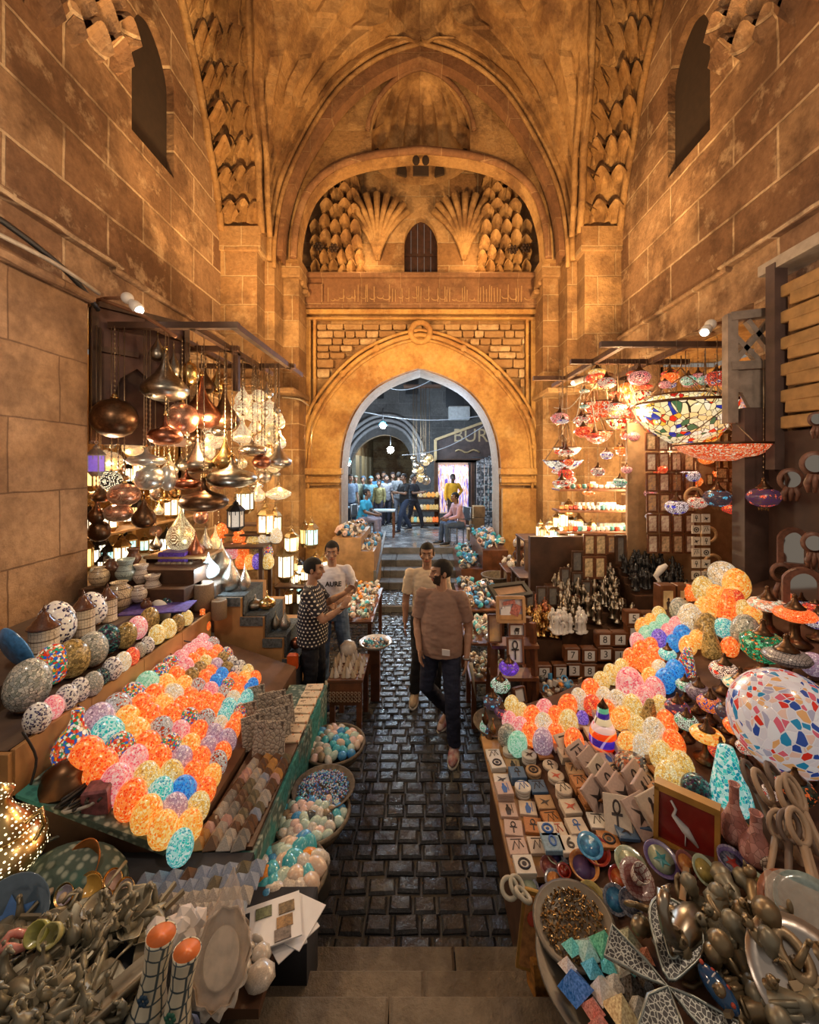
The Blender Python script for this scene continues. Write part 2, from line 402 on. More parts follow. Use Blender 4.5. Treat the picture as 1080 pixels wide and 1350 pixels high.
for a in (.42, 1.15, 2.0, 2.72):
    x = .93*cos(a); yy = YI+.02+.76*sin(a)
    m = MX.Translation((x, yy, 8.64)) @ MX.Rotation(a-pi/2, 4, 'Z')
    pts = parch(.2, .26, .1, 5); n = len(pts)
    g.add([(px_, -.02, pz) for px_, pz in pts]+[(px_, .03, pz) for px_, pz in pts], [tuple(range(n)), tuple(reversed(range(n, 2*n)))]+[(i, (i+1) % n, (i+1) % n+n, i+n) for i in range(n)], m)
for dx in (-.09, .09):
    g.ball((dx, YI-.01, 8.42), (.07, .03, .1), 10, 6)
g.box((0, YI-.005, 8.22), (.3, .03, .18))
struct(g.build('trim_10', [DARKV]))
g = MB()
g.tube([(x*1.03, YI-.02, z+.05) for x, z in lun], .07, 6)
g.tube([(x*1.08, YI-.03, z+.02) for x, z in sh[1:-1]], .045, 6)
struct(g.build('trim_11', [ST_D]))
# ---- the big pointed arch standing in front
YA = 7.45
BIG = smooth2([(372, 345), (375, 300), (388, 245), (415, 190), (455, 135), (505, 95), (555, 74)], 4); BIG = BIG+[(1110-x, y) for x, y in reversed(BIG[:-1])]
big = pxz(BIG, YA)
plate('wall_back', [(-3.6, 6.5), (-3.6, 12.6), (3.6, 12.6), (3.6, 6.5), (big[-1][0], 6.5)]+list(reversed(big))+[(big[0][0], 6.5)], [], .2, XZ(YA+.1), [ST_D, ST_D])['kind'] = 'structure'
BO = smooth2([(356, 345), (358, 300), (370, 240), (400, 175), (442, 112), (497, 70), (555, 50)], 4); BO = BO+[(1110-x, y) for x, y in reversed(BO[:-1])]
bo = pxz(BO, YA)
# stepped piers
g = MB()
for s_ in (-1, 1):
    def bx(x0, x1, y0, y1, z0, z1, bev=.02): g.box((s_*(x0+x1)/2, (y0+y1)/2, (z0+z1)/2), (abs(x1-x0), y1-y0, z1-z0), None, bev)
    bx(2.86, 3.5, 7.15, 8.7, 0, 6.75); bx(2.78, 3.5, 7.1, 8.7, 6.4, 6.85)
    bx(2.68, 2.9, 7.5, 8.7, 0, 6.7); bx(2.37, 2.72, 7.95, 8.75, 0, 6.5)
    bx(2.32, 2.8, 7.85, 8.7, 6.3, 6.68); bx(2.3, 2.95, 7.4, 8.7, 4.0, 4.1, .02); bx(2.78, 3.5, 7.08, 8.7, 4.05, 4.2)
    for k in range(3): g.box((s_*(2.36+k*.05), 8.3-.12*k, 6.15+.12*k), (.22, .3, .1), None, .03)
struct(g.build('trim_12', [ST_B]))
# ---- side walls with pointed windows, shop openings
def sidewall(s_):
    X = 3.5
    w = [(y+5.38, z+6.75) for y, z in parch(.85, 1.75, 1.2)]
    rect = [(4.3, .0), (4.3, 4.4), (6.75, 4.4), (6.75, 0)]
    out = [(1.3, -.02), (1.3, 12.6), (7.45, 12.6), (7.45, -.02), (6.75, -.02), (6.75, 4.4), (4.3, 4.4), (4.3, -.02)]
    o = plate('wall_left' if s_ < 0 else 'wall_right', out, [w], .5, YZ(s_*(X+.25)), [ST_L, ST_L]); struct(o)
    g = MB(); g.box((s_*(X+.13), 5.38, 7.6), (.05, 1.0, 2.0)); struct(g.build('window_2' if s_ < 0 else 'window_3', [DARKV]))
    g = MB()     # mouldings and string courses
    g.box((s_*3.47, 3.0, 4.95), (.14, 3.4, .07), None, .02)
    g.box((s_*3.47, 5.9, 4.9), (.1, 2.6, .06), None, .02)
    struct(g.build('trim_13' if s_ < 0 else 'trim_14', [ST_L]))
    g = MB(); g.box((s_*4.75, 5.5, 2.0), (.1, 2.7, 4.5)); g.box((s_*4.4, 4.25, 2.0), (.9, .1, 4.6)); g.box((s_*4.4, 6.8, 2.0), (.9, .1, 4.6)); g.box((s_*4.4, 5.5, 4.46), (1.0, 2.7, .14)); g.box((s_*4.4, 5.5, .02), (.9, 2.7, .1))
    struct(g.build('wall_left' if s_ < 0 else 'wall_right', [PLA]))
sidewall(-1); sidewall(1)
# near masonry blocks below the ledges
g = MB(); g.box((-3.42, 2.4, 2.15), (.16, 3.4, 4.36), None, .03); g.box((-3.4, 2.4, 4.37), (.22, 3.5, .1), None, .03); struct(g.build('wall_left', [ST_N]))
g = MB(); g.box((3.45, 2.2, 2.0), (.12, 2.6, 4.0), None, .03); struct(g.build('wall_right', [ST_N]))
# ---- vault: fans rising from the corners, stalactite squinches
def lerp(a, b, t): return tuple(x+(y-x)*t for x, y in zip(a, b))
def curve(pts, t):
    n = len(pts)-1; t = max(0, min(.99999, t))*n; i = int(t); u = t-i
    p = lambda k: pts[max(0, min(n, k))]
    return V(tuple(.5*((2*b)+(c-a)*u+(2*a-5*b+4*c-d)*u*u+(-a+3*b-3*c+d)*u**3) for a, b, c, d in zip(p(i-1), p(i), p(i+1), p(i+2))))
def vault(s_):
    half = bo[:len(bo)//2+1]
    B = [(p[0], YA-.03, p[1]) for p in [half[3], half[7], half[11], half[15], half[19], half[22], half[-1]]]+[(-.0, 6.7, 11.9), (0, 5.2, 12.6)]
    D = [(-2.79, 7.2, 6.75), (-2.76, 7.0, 7.35), (-2.72, 6.85, 7.9), (-2.7, 6.6, 8.5), (-2.62, 6.3, 9.1), (-2.5, 6.0, 9.7), (-2.2, 5.6, 10.3), (-1.7, 5.0, 11.1), (-1.0, 4.2, 12.4)]
    S = [(-3.49, 7.1, 6.75), (-3.49, 6.95, 7.35), (-3.49, 6.7, 7.9), (-3.49, 6.45, 8.5), (-3.49, 6.1, 9.1), (-3.49, 5.7, 9.7), (-3.49, 5.2, 10.3), (-3.49, 4.4, 11.1), (-3.3, 3.2, 12.4)]
    NT_, NS = 60, 48
    g = MB(); vs = []; fs = []
    for j in range(NT_+1):
        t = j/NT_; b = curve(B, t); d = curve(D, t)
        for i in range(NS+1):
            u = i/NS; p = b.lerp(d, u); bul = sin(pi*u)*.3*t
            fl = abs(((u*4) % 1)-.5)*.8*min(1, t*1.4)
            fl += .05*((int(t*8)+int(u*8)) % 2)*min(1, t*2)*(t > .35)
            p = p+V((.35, .9, 0)).normalized()*0 + V((-.3, .75, .45)).normalized()*(bul-fl*.6 if 0 < i < NS else 0)
            n_ = noise.noise(V((p.x*2.5, p.y*2.5, p.z*2.5)))*.05
            vs.append((-s_*(p.x+n_), p.y, p.z))
    for j in range(NT_):
        for i in range(NS):
            q = (j*(NS+1)+i, j*(NS+1)+i+1, (j+1)*(NS+1)+i+1, (j+1)*(NS+1)+i); fs.append(q if s_ < 0 else q[::-1])
    g.smooth = False; g.add(vs, fs); struct(g.build('ceiling', [ST_V]))
    g = MB(); vs = []; fs = []
    for j in range(NT_+1):
        t = j/NT_; a = curve(D, t); b = curve(S, t)
        for i in range(13):
            u = i/12; p = a.lerp(b, u)+V((-.5, .6, .5))*(sin(pi*u)*.28*(1-t*.3)); vs.append((-s_*p.x, p.y, p.z))
    for j in range(NT_):
        for i in range(12): fs.append((j*13+i, j*13+i+1, (j+1)*13+i+1, (j+1)*13+i))
    g.add(vs, fs); struct(g.build('ceiling', [ST_V]))
    g = MB(); g.tube([(-s_*curve(D, k/30).x, curve(D, k/30).y-.02, curve(D, k/30).z) for k in range(31)], .06, 6)
    g.tube([(-s_*curve(D, k/30).x-s_*.1, curve(D, k/30).y+.1, curve(D, k/30).z) for k in range(31)], .05, 6)
    g.tube([(-s_*(curve(S, k/30).x+.03), curve(S, k/30).y, curve(S, k/30).z) for k in range(31)], .06, 6)
    g.tube([(-s_*(x*1.0), YA-.03, z) for x, z in half], .06, 6)
    g.tube([(-s_*(x*.97), YA-.03, z-.12) for x, z in half], .04, 6)
    struct(g.build('trim_15' if s_ < 0 else 'trim_16', [ST_V]))
    g = MB(); g.smooth = False
    for r_ in range(9):
        t = .03+r_*.085; a = curve(D, t); b = curve(S, t); n = 3+r_//2; L = (b-a).length
        for k in range(n):
            u = (k+.5)/n; p = a.lerp(b, u)+V((-.5, .6, .5))*(sin(pi*u)*.22)
            ang = atan2(-(b-a).x, -(b-a).y)
            hh = .3+.03*r_; ox = -s_*p.x; rot = (pi*.25 if s_ < 0 else -pi*.25)+(u-.5)*.5
            m = MX.Translation((ox, p.y-.02, p.z)) @ MX.Rotation(rot, 4, 'Z') @ MX.Rotation(rnd.uniform(-.1, .1), 4, 'X')
            cell(g, m, L/n*1.08, hh, .2+.08*(k % 2)+rnd.uniform(0, .05))
    struct(g.build('trim_17' if s_ < 0 else 'trim_18', [ST_V]))
    g = MB(); g.smooth = False   # stalactites over the nearer corner
    for r_ in range(6):
        for k in range(6-r_//2):
            m = MX.Translation((s_*3.5, 3.1+k*.3+.05*r_+rnd.uniform(-.04, .04), 6.55+r_*.3+rnd.uniform(-.04, .04)+.12*k)) @ MX.Rotation(s_*-pi/2, 4, 'Z')
            cell(g, m, .3, .32, .12+.07*r_*.5+rnd.uniform(0, .06))
    struct(g.build('trim_19' if s_ < 0 else 'trim_20', [ST_L]))
vault(-1); vault(1)
# ================================================================= THE ALLEY BEHIND
b = thing('alley_building', 'dark stone building with tunnel arch seen through the gateway', 'building', (0, 15, .7))
tun = [(x, z-.7) for x, z in pxz(smooth2([(459, 690), (460, 625), (468, 597), (485, 580), (507, 573), (528, 580), (540, 597), (545, 625), (546, 690)], 3), 15)]
tun = [(x, max(z, -.0)) for x, z in tun]
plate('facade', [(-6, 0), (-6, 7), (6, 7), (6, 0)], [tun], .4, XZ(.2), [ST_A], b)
g = MB()
for r_ in (.0, .18, .36):
    pts = [((x-CX)*14.9/F, -.06-.02*r_, H+(HY-y)*14.9/F-.7) for x, y in smooth2([(457-r_*30, 615), (465-r_*30, 588-r_*20), (484-r_*10, 568-r_*35), (507, 560-r_*35), (532+r_*10, 568-r_*35), (548+r_*22, 592-r_*20), (552+r_*22, 615)], 4)]
    g.tube(pts, .07, 6)
g.build('arch_moulding', [simple('alley_trim', (.2, .2, .21), .7)], b)
g = MB()
for px, py, w_, h_ in ((543, 510, 16, 18), (497, 515, 18, 20), (600, 522, 24, 30), (575, 500, 12, 14)):
    p = at(px, py, 14.9); g = MB(); g.box((p.x, -.03, p.z-.7), (w_*14.9/F, .06, h_*14.9/F)); g.build('window', [simple('alley_dark', (.01, .012, .015), .4)], b)
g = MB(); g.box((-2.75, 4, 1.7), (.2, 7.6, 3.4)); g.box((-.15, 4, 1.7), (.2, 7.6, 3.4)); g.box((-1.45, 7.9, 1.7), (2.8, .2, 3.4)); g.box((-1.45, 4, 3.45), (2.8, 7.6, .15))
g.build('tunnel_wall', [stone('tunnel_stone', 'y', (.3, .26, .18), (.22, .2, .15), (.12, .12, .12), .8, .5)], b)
g = MB()
for k in range(4): g.box((-2.55, 1.0+k*1.6, 1.2), (.15, .9, 2.3))
g.build('tunnel_shutter', [simple('shutter_grey', (.2, .2, .16), .6)], b)
# side houses hugging the alley
for s_, x in ((-1, -4.2), (1, 4.3)):
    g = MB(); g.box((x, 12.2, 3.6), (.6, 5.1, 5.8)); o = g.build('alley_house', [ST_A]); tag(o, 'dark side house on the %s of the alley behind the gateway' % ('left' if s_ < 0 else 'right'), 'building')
# shop with the pediment sign
s = thing('alley_shop', 'lit bead shop with dark gabled sign board in the alley', 'shop', (1.35, 13.6, .7))
def lp(px, py, Y=13.6): p = at(px, py, Y); return (p.x-1.35, p.z-.7)
g = MB(); a, b_ = lp(572, 690), lp(660, 612)
g.box(((lp(573, 0)[0]+lp(577, 0)[0])/2, 0, 1.05), (.12, .3, 2.2)); g.box((lp(622, 0)[0]+.03, 0, 1.05), (.1, .25, 2.2)); g.box((1.55, .0, 1.05), (.1, .25, 2.2)); g.box((.55, 0, .18), (2.2, .3, .36))
g.box((.55, 0, 2.12), (2.3, .3, .12)); g.build('shop_frame', [WOOD], s)
sg = pxz([(574, 608), (574, 580), (640, 556), (668, 556), (668, 608)], 13.55)
plate('sign_board', [(x-1.35, z-.7) for x, z in sg], [], .1, XZ(-.08), [simple('sign_brown', (.075, .05, .045), .6, nz=.5, nsc=5)], s)
g = MB(); P_ = [(x-1.35, -.15, z-.7) for x, z in sg]
for i in (0, 1, 4): g.bar(P_[i], P_[(i+1) % 5], .09, .08)
g.bar(P_[0], P_[4], .09, .08); g.build('sign_edge', [simple('sign_trim', (.5, .36, .18), .6)], s)
def text(st, name, size, mat, loc, rot=(pi/2, 0, 0), parent=None, ext=.003, bold=0):
    cu = bpy.data.curves.new(name, 'FONT'); cu.body = st; cu.size = size; cu.extrude = ext; cu.align_x = 'CENTER'; cu.align_y = 'CENTER'; cu.offset = bold; cu.resolution_u = 3
    o = bpy.data.objects.new(name, cu); me = bpy.data.meshes.new_from_object(o); bpy.data.objects.remove(o); me.materials.clear(); me.materials.append(mat)
    return link(name, me, parent, loc, rot)
q = lp(628, 580); text('BURAI', 'sign_lettering', .62, simple('sign_gold', (.4, .3, .16), .5), (q[0]+.08, -.14, q[1]+.12), parent=s)
g = MB(); g.tube([(lp(600, 598)[0]+k*.1, -.15, lp(600, 595)[1]+.05*sin(k*1.3)) for k in range(9)], .03, 5); g.build('sign_ornament', [MATS['sign_gold']], s)
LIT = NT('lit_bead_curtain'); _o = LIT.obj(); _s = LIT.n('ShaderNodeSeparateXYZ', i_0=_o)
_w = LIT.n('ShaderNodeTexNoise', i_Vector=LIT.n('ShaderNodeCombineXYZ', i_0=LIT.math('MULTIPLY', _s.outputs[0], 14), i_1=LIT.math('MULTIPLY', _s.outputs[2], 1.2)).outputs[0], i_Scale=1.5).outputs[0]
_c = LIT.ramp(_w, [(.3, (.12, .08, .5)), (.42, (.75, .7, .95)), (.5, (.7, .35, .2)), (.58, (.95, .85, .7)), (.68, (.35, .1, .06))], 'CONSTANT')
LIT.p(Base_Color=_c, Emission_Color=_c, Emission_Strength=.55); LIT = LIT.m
g = MB()
x0, x1 = lp(578, 0)[0], lp(618, 0)[0]
for k in range(34):
    x = x0+(x1-x0)*(k+.5)/34; g.tube([(x, .05, .4), (x, .05, 1.98)], .014, 5)
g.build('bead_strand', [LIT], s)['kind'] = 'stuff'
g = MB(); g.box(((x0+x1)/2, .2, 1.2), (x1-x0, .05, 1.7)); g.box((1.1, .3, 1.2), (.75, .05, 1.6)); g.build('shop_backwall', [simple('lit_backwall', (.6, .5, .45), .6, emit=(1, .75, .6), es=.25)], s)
for k in range(4): MB().ball((x0+.2+k*.22, -.0, 1.86), .06).build('shop_bulb', [simple('bulb_white', (1, 1, 1), .4, emit=(1, .9, .75), es=9)], s)
g = MB()
for k in range(6): g.box((.9+.1*(k % 3), .15, .5+.28*k), (.6, .2, .03)); g.box((.75+.1*k, .1, .6+.25*k), (.2, .12, .16))
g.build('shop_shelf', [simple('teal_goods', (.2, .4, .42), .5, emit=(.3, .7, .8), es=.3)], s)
o = MB().box((0, 0, 0), (.75, .35, .5), None, .03).box((.12, -.18, 0), (.4, .02, .4)).build('air_conditioner', [simple('ac_grey', (.42, .44, .45), .5)], None, at(605, 545, 14.75)); tag(o, 'grey air conditioner box high on the alley wall', 'air conditioner')
for (a, b_) in (((470, 541), (655, 545)), ((500, 508), (575, 497)), ((530, 600), (640, 560))):
    p, q = at(*a, 12.5), at(*b_, 12.5); o = MB().tube([p.lerp(q, t/12)-V((0, 0, .25*sin(pi*t/12))) for t in range(13)], .014, 5).build('power_cable', [simple('cable_grey', (.35, .36, .38), .5)])
    tag(o, {470: 'long grey cable crossing the alley below the air conditioner', 500: 'short cable near the top of the gateway opening', 530: 'cable slanting above the shop sign in the alley'}[a[0]], 'cable')
def alleylamp(px, py, Y, r, pw, lab, cone=True):
    p = at(px, py, Y); t = thing('street_lamp', lab, 'lamp', p); zt = 7.0-p.z
    if cone: MB().lathe([(.02, .14), (.05, .12), (r*1.6, 0), (r*1.55, -.01)], 14).build('lamp_shade', [simple('lampshade_teal', (.1, .25, .3), .4)], t)
    MB().ball((0, 0, -.03), r, 12, 8).build('bulb', [simple('cold_bulb', (1, 1, 1), .3, emit=(.85, .96, 1), es=45)], t)
    MB().tube([(0, 0, .12), (0, 0, .5)], .012, 5).build('cord', [BLACK], t)
    lamp('alley_light', 'POINT', p+V((0, -.25, -.1)), pw*.33, (.66, .84, 1), .12)
alleylamp(515, 592, 13.2, .11, 520, 'brilliant white lamp hanging in front of the alley tunnel', False)
alleylamp(505, 560, 12.2, .09, 260, 'lamp with blue shade hung high in the alley')
alleylamp(459, 610, 10.6, .06, 90, 'small blue shaded lamp at left inside the gateway')
lamp('alley_light', 'POINT', (.8, 10.4, 4.2), 170, (.5, .72, 1), .3)  # added cool light behind the arch, without a fixture, tinting the paving

lamp('tunnel_fill', 'POINT', (-1.4, 17.0, 3.2), 90, (1, .85, .6), .1)  # added warm fill to lighten the tunnel interior
for s_ in (-1.2, 1.2): lamp('lunette_fill', 'POINT', (s_, 8.25, 6.95), 20, AMB, .08)  # added amber fill brightening the lunette, no real lamps on the ledge
# ================================================================= SHARED MODELS
def spawn(name, parts, label, cat, loc, rz=0, sc=1, group=None, rot=None):
    r = link(name, None, None, loc, rot or (0, 0, rz), sc); tag(r, label, cat, group)
    def rec(p, ps):
        for q in ps:
            o = link(q[0], q[1], p)
            if len(q) > 2: rec(o, q[2])
    rec(r, parts); return r
def put(name, me, label, cat, loc, rot=(0, 0, 0), sc=1, group=None): return tag(link(name, me, None, loc, rot, sc), label, cat, group)
def mosaic(name, pal, grout, scale=7, gap=.06, lit=.75, rough=.25, metal=0):
    if name in MATS: return MATS[name]
    t = NT(name); o = t.obj(); nz = t.n('ShaderNodeVectorMath', operation='ADD', i_0=o, i_1=t.n('ShaderNodeVectorMath', operation='SCALE', i_0=t.noise(o, 3, 1, .5, 1), i_Scale=.2).outputs[0]).outputs[0]
    vo = t.n('ShaderNodeTexVoronoi', i_Vector=nz, i_Scale=scale); ve = t.n('ShaderNodeTexVoronoi', feature='DISTANCE_TO_EDGE', i_Vector=nz, i_Scale=scale)
    sp = t.n('ShaderNodeSeparateColor', i_0=vo.outputs['Color'])
    c = t.ramp(sp.outputs[0], [(k/len(pal), p) for k, p in enumerate(pal)], 'CONSTANT')
    k = t.ramp(ve.outputs[0], [(gap*.6, (0,)*3), (gap, (1,)*3)])
    c = t.mix(k, lin(grout), c)
    t.p(Base_Color=c if lit < .15 else t.mix(.5, c, (0, 0, 0, 1)), Roughness=rough, Coat_Weight=.3)
    if lit: t.p(Emission_Color=c, Emission_Strength=lit)
    t.bump(k, .4, .02); MATS[name] = t.m; return t.m
EC = {'O': ('orange', ['ff4c08', 'ff6814', 'ff8430', 'f04008', 'ff7828', 'ffbc78'], 'ff9850', .9),
 'A': ('amber', ['ff9420', 'ffa838', 'ff7c18', 'ffc060', 'ffdc90'], 'ffcc78', .8),
 'Y': ('cream yellow', ['ffe090', 'f8cc68', 'fff0b8', 'f0b850', 'ffe8b0'], 'a87840', .7),
 'C': ('creamy white', ['fff0d0', 'ffe0b0', 'f4d8a8', 'fff8e8'], '806040', .65),
 'P': ('pink', ['ff7880', 'ffa8a0', 'f06070', 'ffd0c0', 'ff9088'], 'ffd8d0', .65),
 'R': ('red', ['f02808', 'e01808', 'ff5020', 'c81008', 'ffb060'], 'ff9060', .7),
 'T': ('turquoise', ['20c0b8', '40d8d0', '18a0b8', 'b8f0e8', 'e8fff8'], 'd0fff0', .55),
 'M': ('mint green', ['88e0b0', 'a8f0c8', '70d0a0', 'c8f8d8'], 'e8fff0', .5),
 'B': ('bright blue', ['0878e0', '1090ff', '0858c0', '30a8ff'], '60c0ff', .55),
 'V': ('purple', ['5030d0', '7040e0', '4020a0', 'a080ff'], 'd0b0ff', .5),
 'X': ('multicoloured', ['e83010', 'f8a020', '2060c0', '20a070', 'ffe8c0', 'f86840', 'fff4e0'], '604830', .6),
 'G': ('pale grey', ['c8c8c0', 'a8b0b0', 'd8d8d0', '98a098'], '50504c', 0),
 'S': ('white and dark blue speckled', ['f0f0f0', '30306a', 'e8e8f0', 'fafafa', '282850'], 'f0f0f0', 0),
 'K': ('olive brown', ['a08850', 'b89858', '7a6438', 'c8a868'], '5a4424', .12),
 'D': ('dark teal and purple', ['104858', '402050', '187078', '181830', '6898a0'], '101010', 0),
 'L': ('pale lilac', ['d8c0d8', 'c0a8c8', 'f0e0f0', 'b898b8'], '786080', .25),
 'F': ('black cracked white', ['f8f4ec', 'f0e8e0', 'ffffff', 'e85828', 'f8f4ec'], '141418', .3)}
EGGM = {}
def prof_egg(n=12): return [(sin(pi*(k/n)**.92)**.9*(1 if k < n/2 else .96) if 0 < k < n else (0 if k == n else .35), -1.18+2.5*(k/n)) for k in range(n+1)]
EGGP = [(.45, -1.2), (.62, -1.12), (.86, -.8), (.98, -.4), (1.0, -.05), (.94, .35), (.8, .72), (.58, 1.02), (.32, 1.2), (.12, 1.28), (0, 1.3)]
def egg_mesh(k, shape='egg'):
    if (k, shape) in EGGM: return EGGM[(k, shape)]
    g = MB(); sc = 7
    if shape == 'egg': g.lathe(EGGP, 18)
    elif shape == 'drop': g.lathe([(.5, -1.2), (.8, -1.0), (1, -.5), (.96, 0), (.72, .5), (.42, .95), (.3, 1.4), (.34, 1.8), (.2, 1.9), (0, 1.9)], 16)
    elif shape == 'cone': g.lathe([(.8, -1.2), (1, -1.0), (.92, -.4), (.7, .5), (.5, 1.3), (.36, 1.8), (0, 1.95)], 16)
    elif shape == 'ball': g.ball((0, 0, 0), 1, 22, 14)
    g.m = 1; g.lathe([(.5, -1.3), (.52, -1.15), (.3, -1.15)], 12)
    n, pal, gr, li = EC[k]; li *= .5
    EGGM[(k, shape)] = g.mesh('egg_lamp', [mosaic('mosaic_'+n.replace(' ', '_'), pal, gr, 6.5, .055, li), BRONZE]); return EGGM[(k, shape)]
BRONZE = simple('dark_bronze', (.16, .085, .045), .35, .9, nz=.4, nsc=8)
BRASS = simple('brass', (.75, .5, .2), .25, 1, nz=.3, nsc=10, bump=.1)
PEWTER = simple('pewter', (.42, .37, .3), .3, 1, nz=.35, nsc=9, bump=.15)
COPPER = simple('copper', (.5, .2, .12), .28, 1, nz=.4, nsc=9, bump=.15)
SILVER = simple('hammered_silver', (.65, .58, .5), .22, 1, nz=.2, nsc=14, bump=.35)
def pierced(name, base, sc=16, glow=(1, .75, .4), es=4, metal=1, th=.16):
    if name in MATS: return MATS[name]
    t = NT(name); o = t.obj(); v = t.n('ShaderNodeTexVoronoi', i_Vector=o, i_Scale=sc, i_Randomness=.35).outputs[0]
    k = t.ramp(v, [(th*1.4, (1,)*3), (th*1.9, (0,)*3)]); t.p(Base_Color=lin(base), Metallic=metal, Roughness=.3, Emission_Color=lin(glow), Emission_Strength=t.math('MULTIPLY', k, es)); t.bump(k, -.4, .02)
    MATS[name] = t.m; return t.m
P_GOLD = pierced('pierced_gold_lit', (.7, .5, .22), 22, (1, .8, .45), 3.0)
P_SILV = pierced('pierced_silver', (.6, .55, .48), 18, (.9, .8, .6), .5)
P_COPP = pierced('pierced_copper', (.5, .22, .14), 18, (1, .6, .3), .5)
P_LIT = pierced('pierced_bright_lit', (.85, .65, .35), 12, (1, .82, .5), 1.3, 1, .24)
def lathe_prof(kind):
    return {'globe': [(.12, 1.02), (.2, .97), (.55, .85), (.86, .52), (1, .05), (.93, -.4), (.7, -.75), (.35, -.95), (.05, -1.0)],
     'onion': [(.07, 2.3), (.1, 1.9), (.2, 1.4), (.42, .9), (.8, .4), (1, .05), (.98, -.2), (.8, -.5), (.45, -.68), (.0, -.72)],
     'saucer': [(.05, 1.1), (.09, .8), (.2, .55), (.5, .4), (.85, .28), (1, .05), (.96, -.15), (.75, -.32), (.4, -.42), (0, -.44)],
     'drop': [(.05, 1.9), (.09, 1.5), (.24, 1.1), (.55, .65), (.88, .2), (1, -.2), (.92, -.6), (.65, -.9), (.3, -1.02), (0, -1.03)],
     'vase': [(.25, 1.9), (.3, 1.85), (.18, 1.6), (.2, 1.2), (.5, .8), (.9, .35), (1, 0), (.85, -.5), (.5, -.9), (.35, -1.05), (.5, -1.15), (0, -1.16)],
     'boat': [(.1, .5), (.95, .12), (1, .05), (.9, -.1), (.5, -.28), (0, -.34)]}[kind]
BM = {}
def brass_body(kind, mat, squash=1):
    k = (kind, mat.name)
    if k not in BM:
        g = MB(); pr = [(r, z) for r, z in reversed(lathe_prof(kind))]; g.lathe(pr, 26)
        g2 = MB(); zt = pr[-1][1]; r0 = pr[-1][0]+.05
        g2.lathe([(r0, zt-.02), (r0+.03, zt+.05), (r0*.6, zt+.09), (r0*.8, zt+.15), (.02, zt+.25)], 10)
        BM[k] = (g.mesh('body', [mat]), g2.mesh('cap', [BRASS]), zt)
    return BM[k]
ZL = 4.17
CHM = simple('chain_metal', (.3, .22, .14), .4, .9, nz=0)
def hang(kind, mat, px, py, wpx, Y, lab, hpx=None, zt=None, group=None, tiltx=0, cat='lamp', name='hanging_lamp'):
    p = at(px, py, Y); r = wpx*Y/F/2; me, cap, z1 = brass_body(kind, mat)
    prof = lathe_prof(kind); hh = prof[0][1]-prof[-1][1]; mid = (prof[0][1]+prof[-1][1])/2
    sz = r if not hpx else hpx*Y/F/hh
    t = link(name, None, None, (p.x, p.y, p.z-mid*sz)); tag(t, lab, cat, group)
    b = link('lamp_body', me, t, sc=(r, r, sz)); c = link('lamp_cap', cap, t, sc=(r, r, sz))
    if tiltx: t.rotation_euler = (0, tiltx, 0)
    top = (z1+.25)*sz; L = max(.05, (zt or ZL)-(p.z-mid*sz)-top)
    if not tiltx:
        g = MB(); g.tube([(0, 0, top-.02), (0, 0, top+L)], .0045, 5)
        for k in range(min(14, int(L/.05))): g.ball((0, 0, top+.03+k*.05), (.011, .007, .018), 6, 4)
        g.build('chain', [CHM], t)
    return t
# lanterns
LANM = {}
def lantern_parts(frame, glass, n=6):
    k = (frame.name, glass.name, n)
    if k in LANM: return LANM[k]
    g = MB(); g.smooth = False
    R_ = .5
    for i in range(n):
        a = 2*pi*i/n; b = 2*pi*(i+1)/n
        g.bar((R_*cos(a), R_*sin(a), .3), (R_*cos(a), R_*sin(a), 1.5), .07)
        for z in (.3, 1.5): g.bar((R_*cos(a), R_*sin(a), z), (R_*cos(b), R_*sin(b), z), .09)
        g.bar((R_*.5*(cos(a)+cos(b)), R_*.5*(sin(a)+sin(b)), 1.2), (R_*.5*(cos(a)+cos(b)), R_*.5*(sin(a)+sin(b)), 1.5), .04)
    g.lathe([(.3, 0), (.36, .08), (.5, .28), (.2, .3)], n)
    f = g.mesh('frame', [frame])
    g = MB(); g.smooth = False; g.lathe([(.46, .32), (.46, 1.48)], n); gl = g.mesh('glass', [glass])
    g = MB(); g.smooth = False; g.lathe([(.6, 1.5), (.58, 1.56), (.34, 1.85), (.16, 1.98), (.2, 2.05), (.07, 2.2), (.03, 2.3)], n); rf = g.mesh('roof', [frame])
    g = MB(); g.tube([(cos(a)*.1, 0, 2.38+sin(a)*.1) for a in [q*pi/5 for q in range(10)]], .02, 5, closed=True); rg = g.mesh('ring', [frame])
    LANM[k] = [('frame', f), ('glass', gl), ('roof', rf, [('ring', rg)])]; return LANM[k]
def glowglass(name, col, es): return simple(name, col, .3, emit=col, es=es, nz=.2, nsc=5)
GL_W = glowglass('frosted_glass_lit', (1, .86, .6), 1.6); GL_A = glowglass('amber_glass_lit', (1, .6, .2), 1.4); GL_T = glowglass('teal_glass_lit', (.45, .85, .8), .9); GL_V = glowglass('violet_glass', (.25, .15, .7), .35)
FR_B = simple('black_lantern_metal', (.03, .025, .025), .4, .6, nz=.3); FR_G = simple('gilt_lantern_metal', (.5, .34, .15), .3, .95, nz=.3)
def lantern(px, py, wpx, hpx, Y, fr, gl, lab, hung=False, group=None, base=None, n=6):
    w_ = wpx*Y/F; h = hpx*Y/F; p = at(px, py, Y); z0 = p.z-h/2
    t = spawn('lantern', lantern_parts(fr, gl, n), lab, 'lantern', (p.x, p.y, z0), rnd.uniform(0, 1), (w_/1.2, w_/1.2, h/2.45), group)
    if hung: MB().tube([(0, 0, 2.45), (0, 0, 2.45+(ZL-z0-h)/(h/2.45))], .012, 5).build('chain', [CHM], t)
    return t
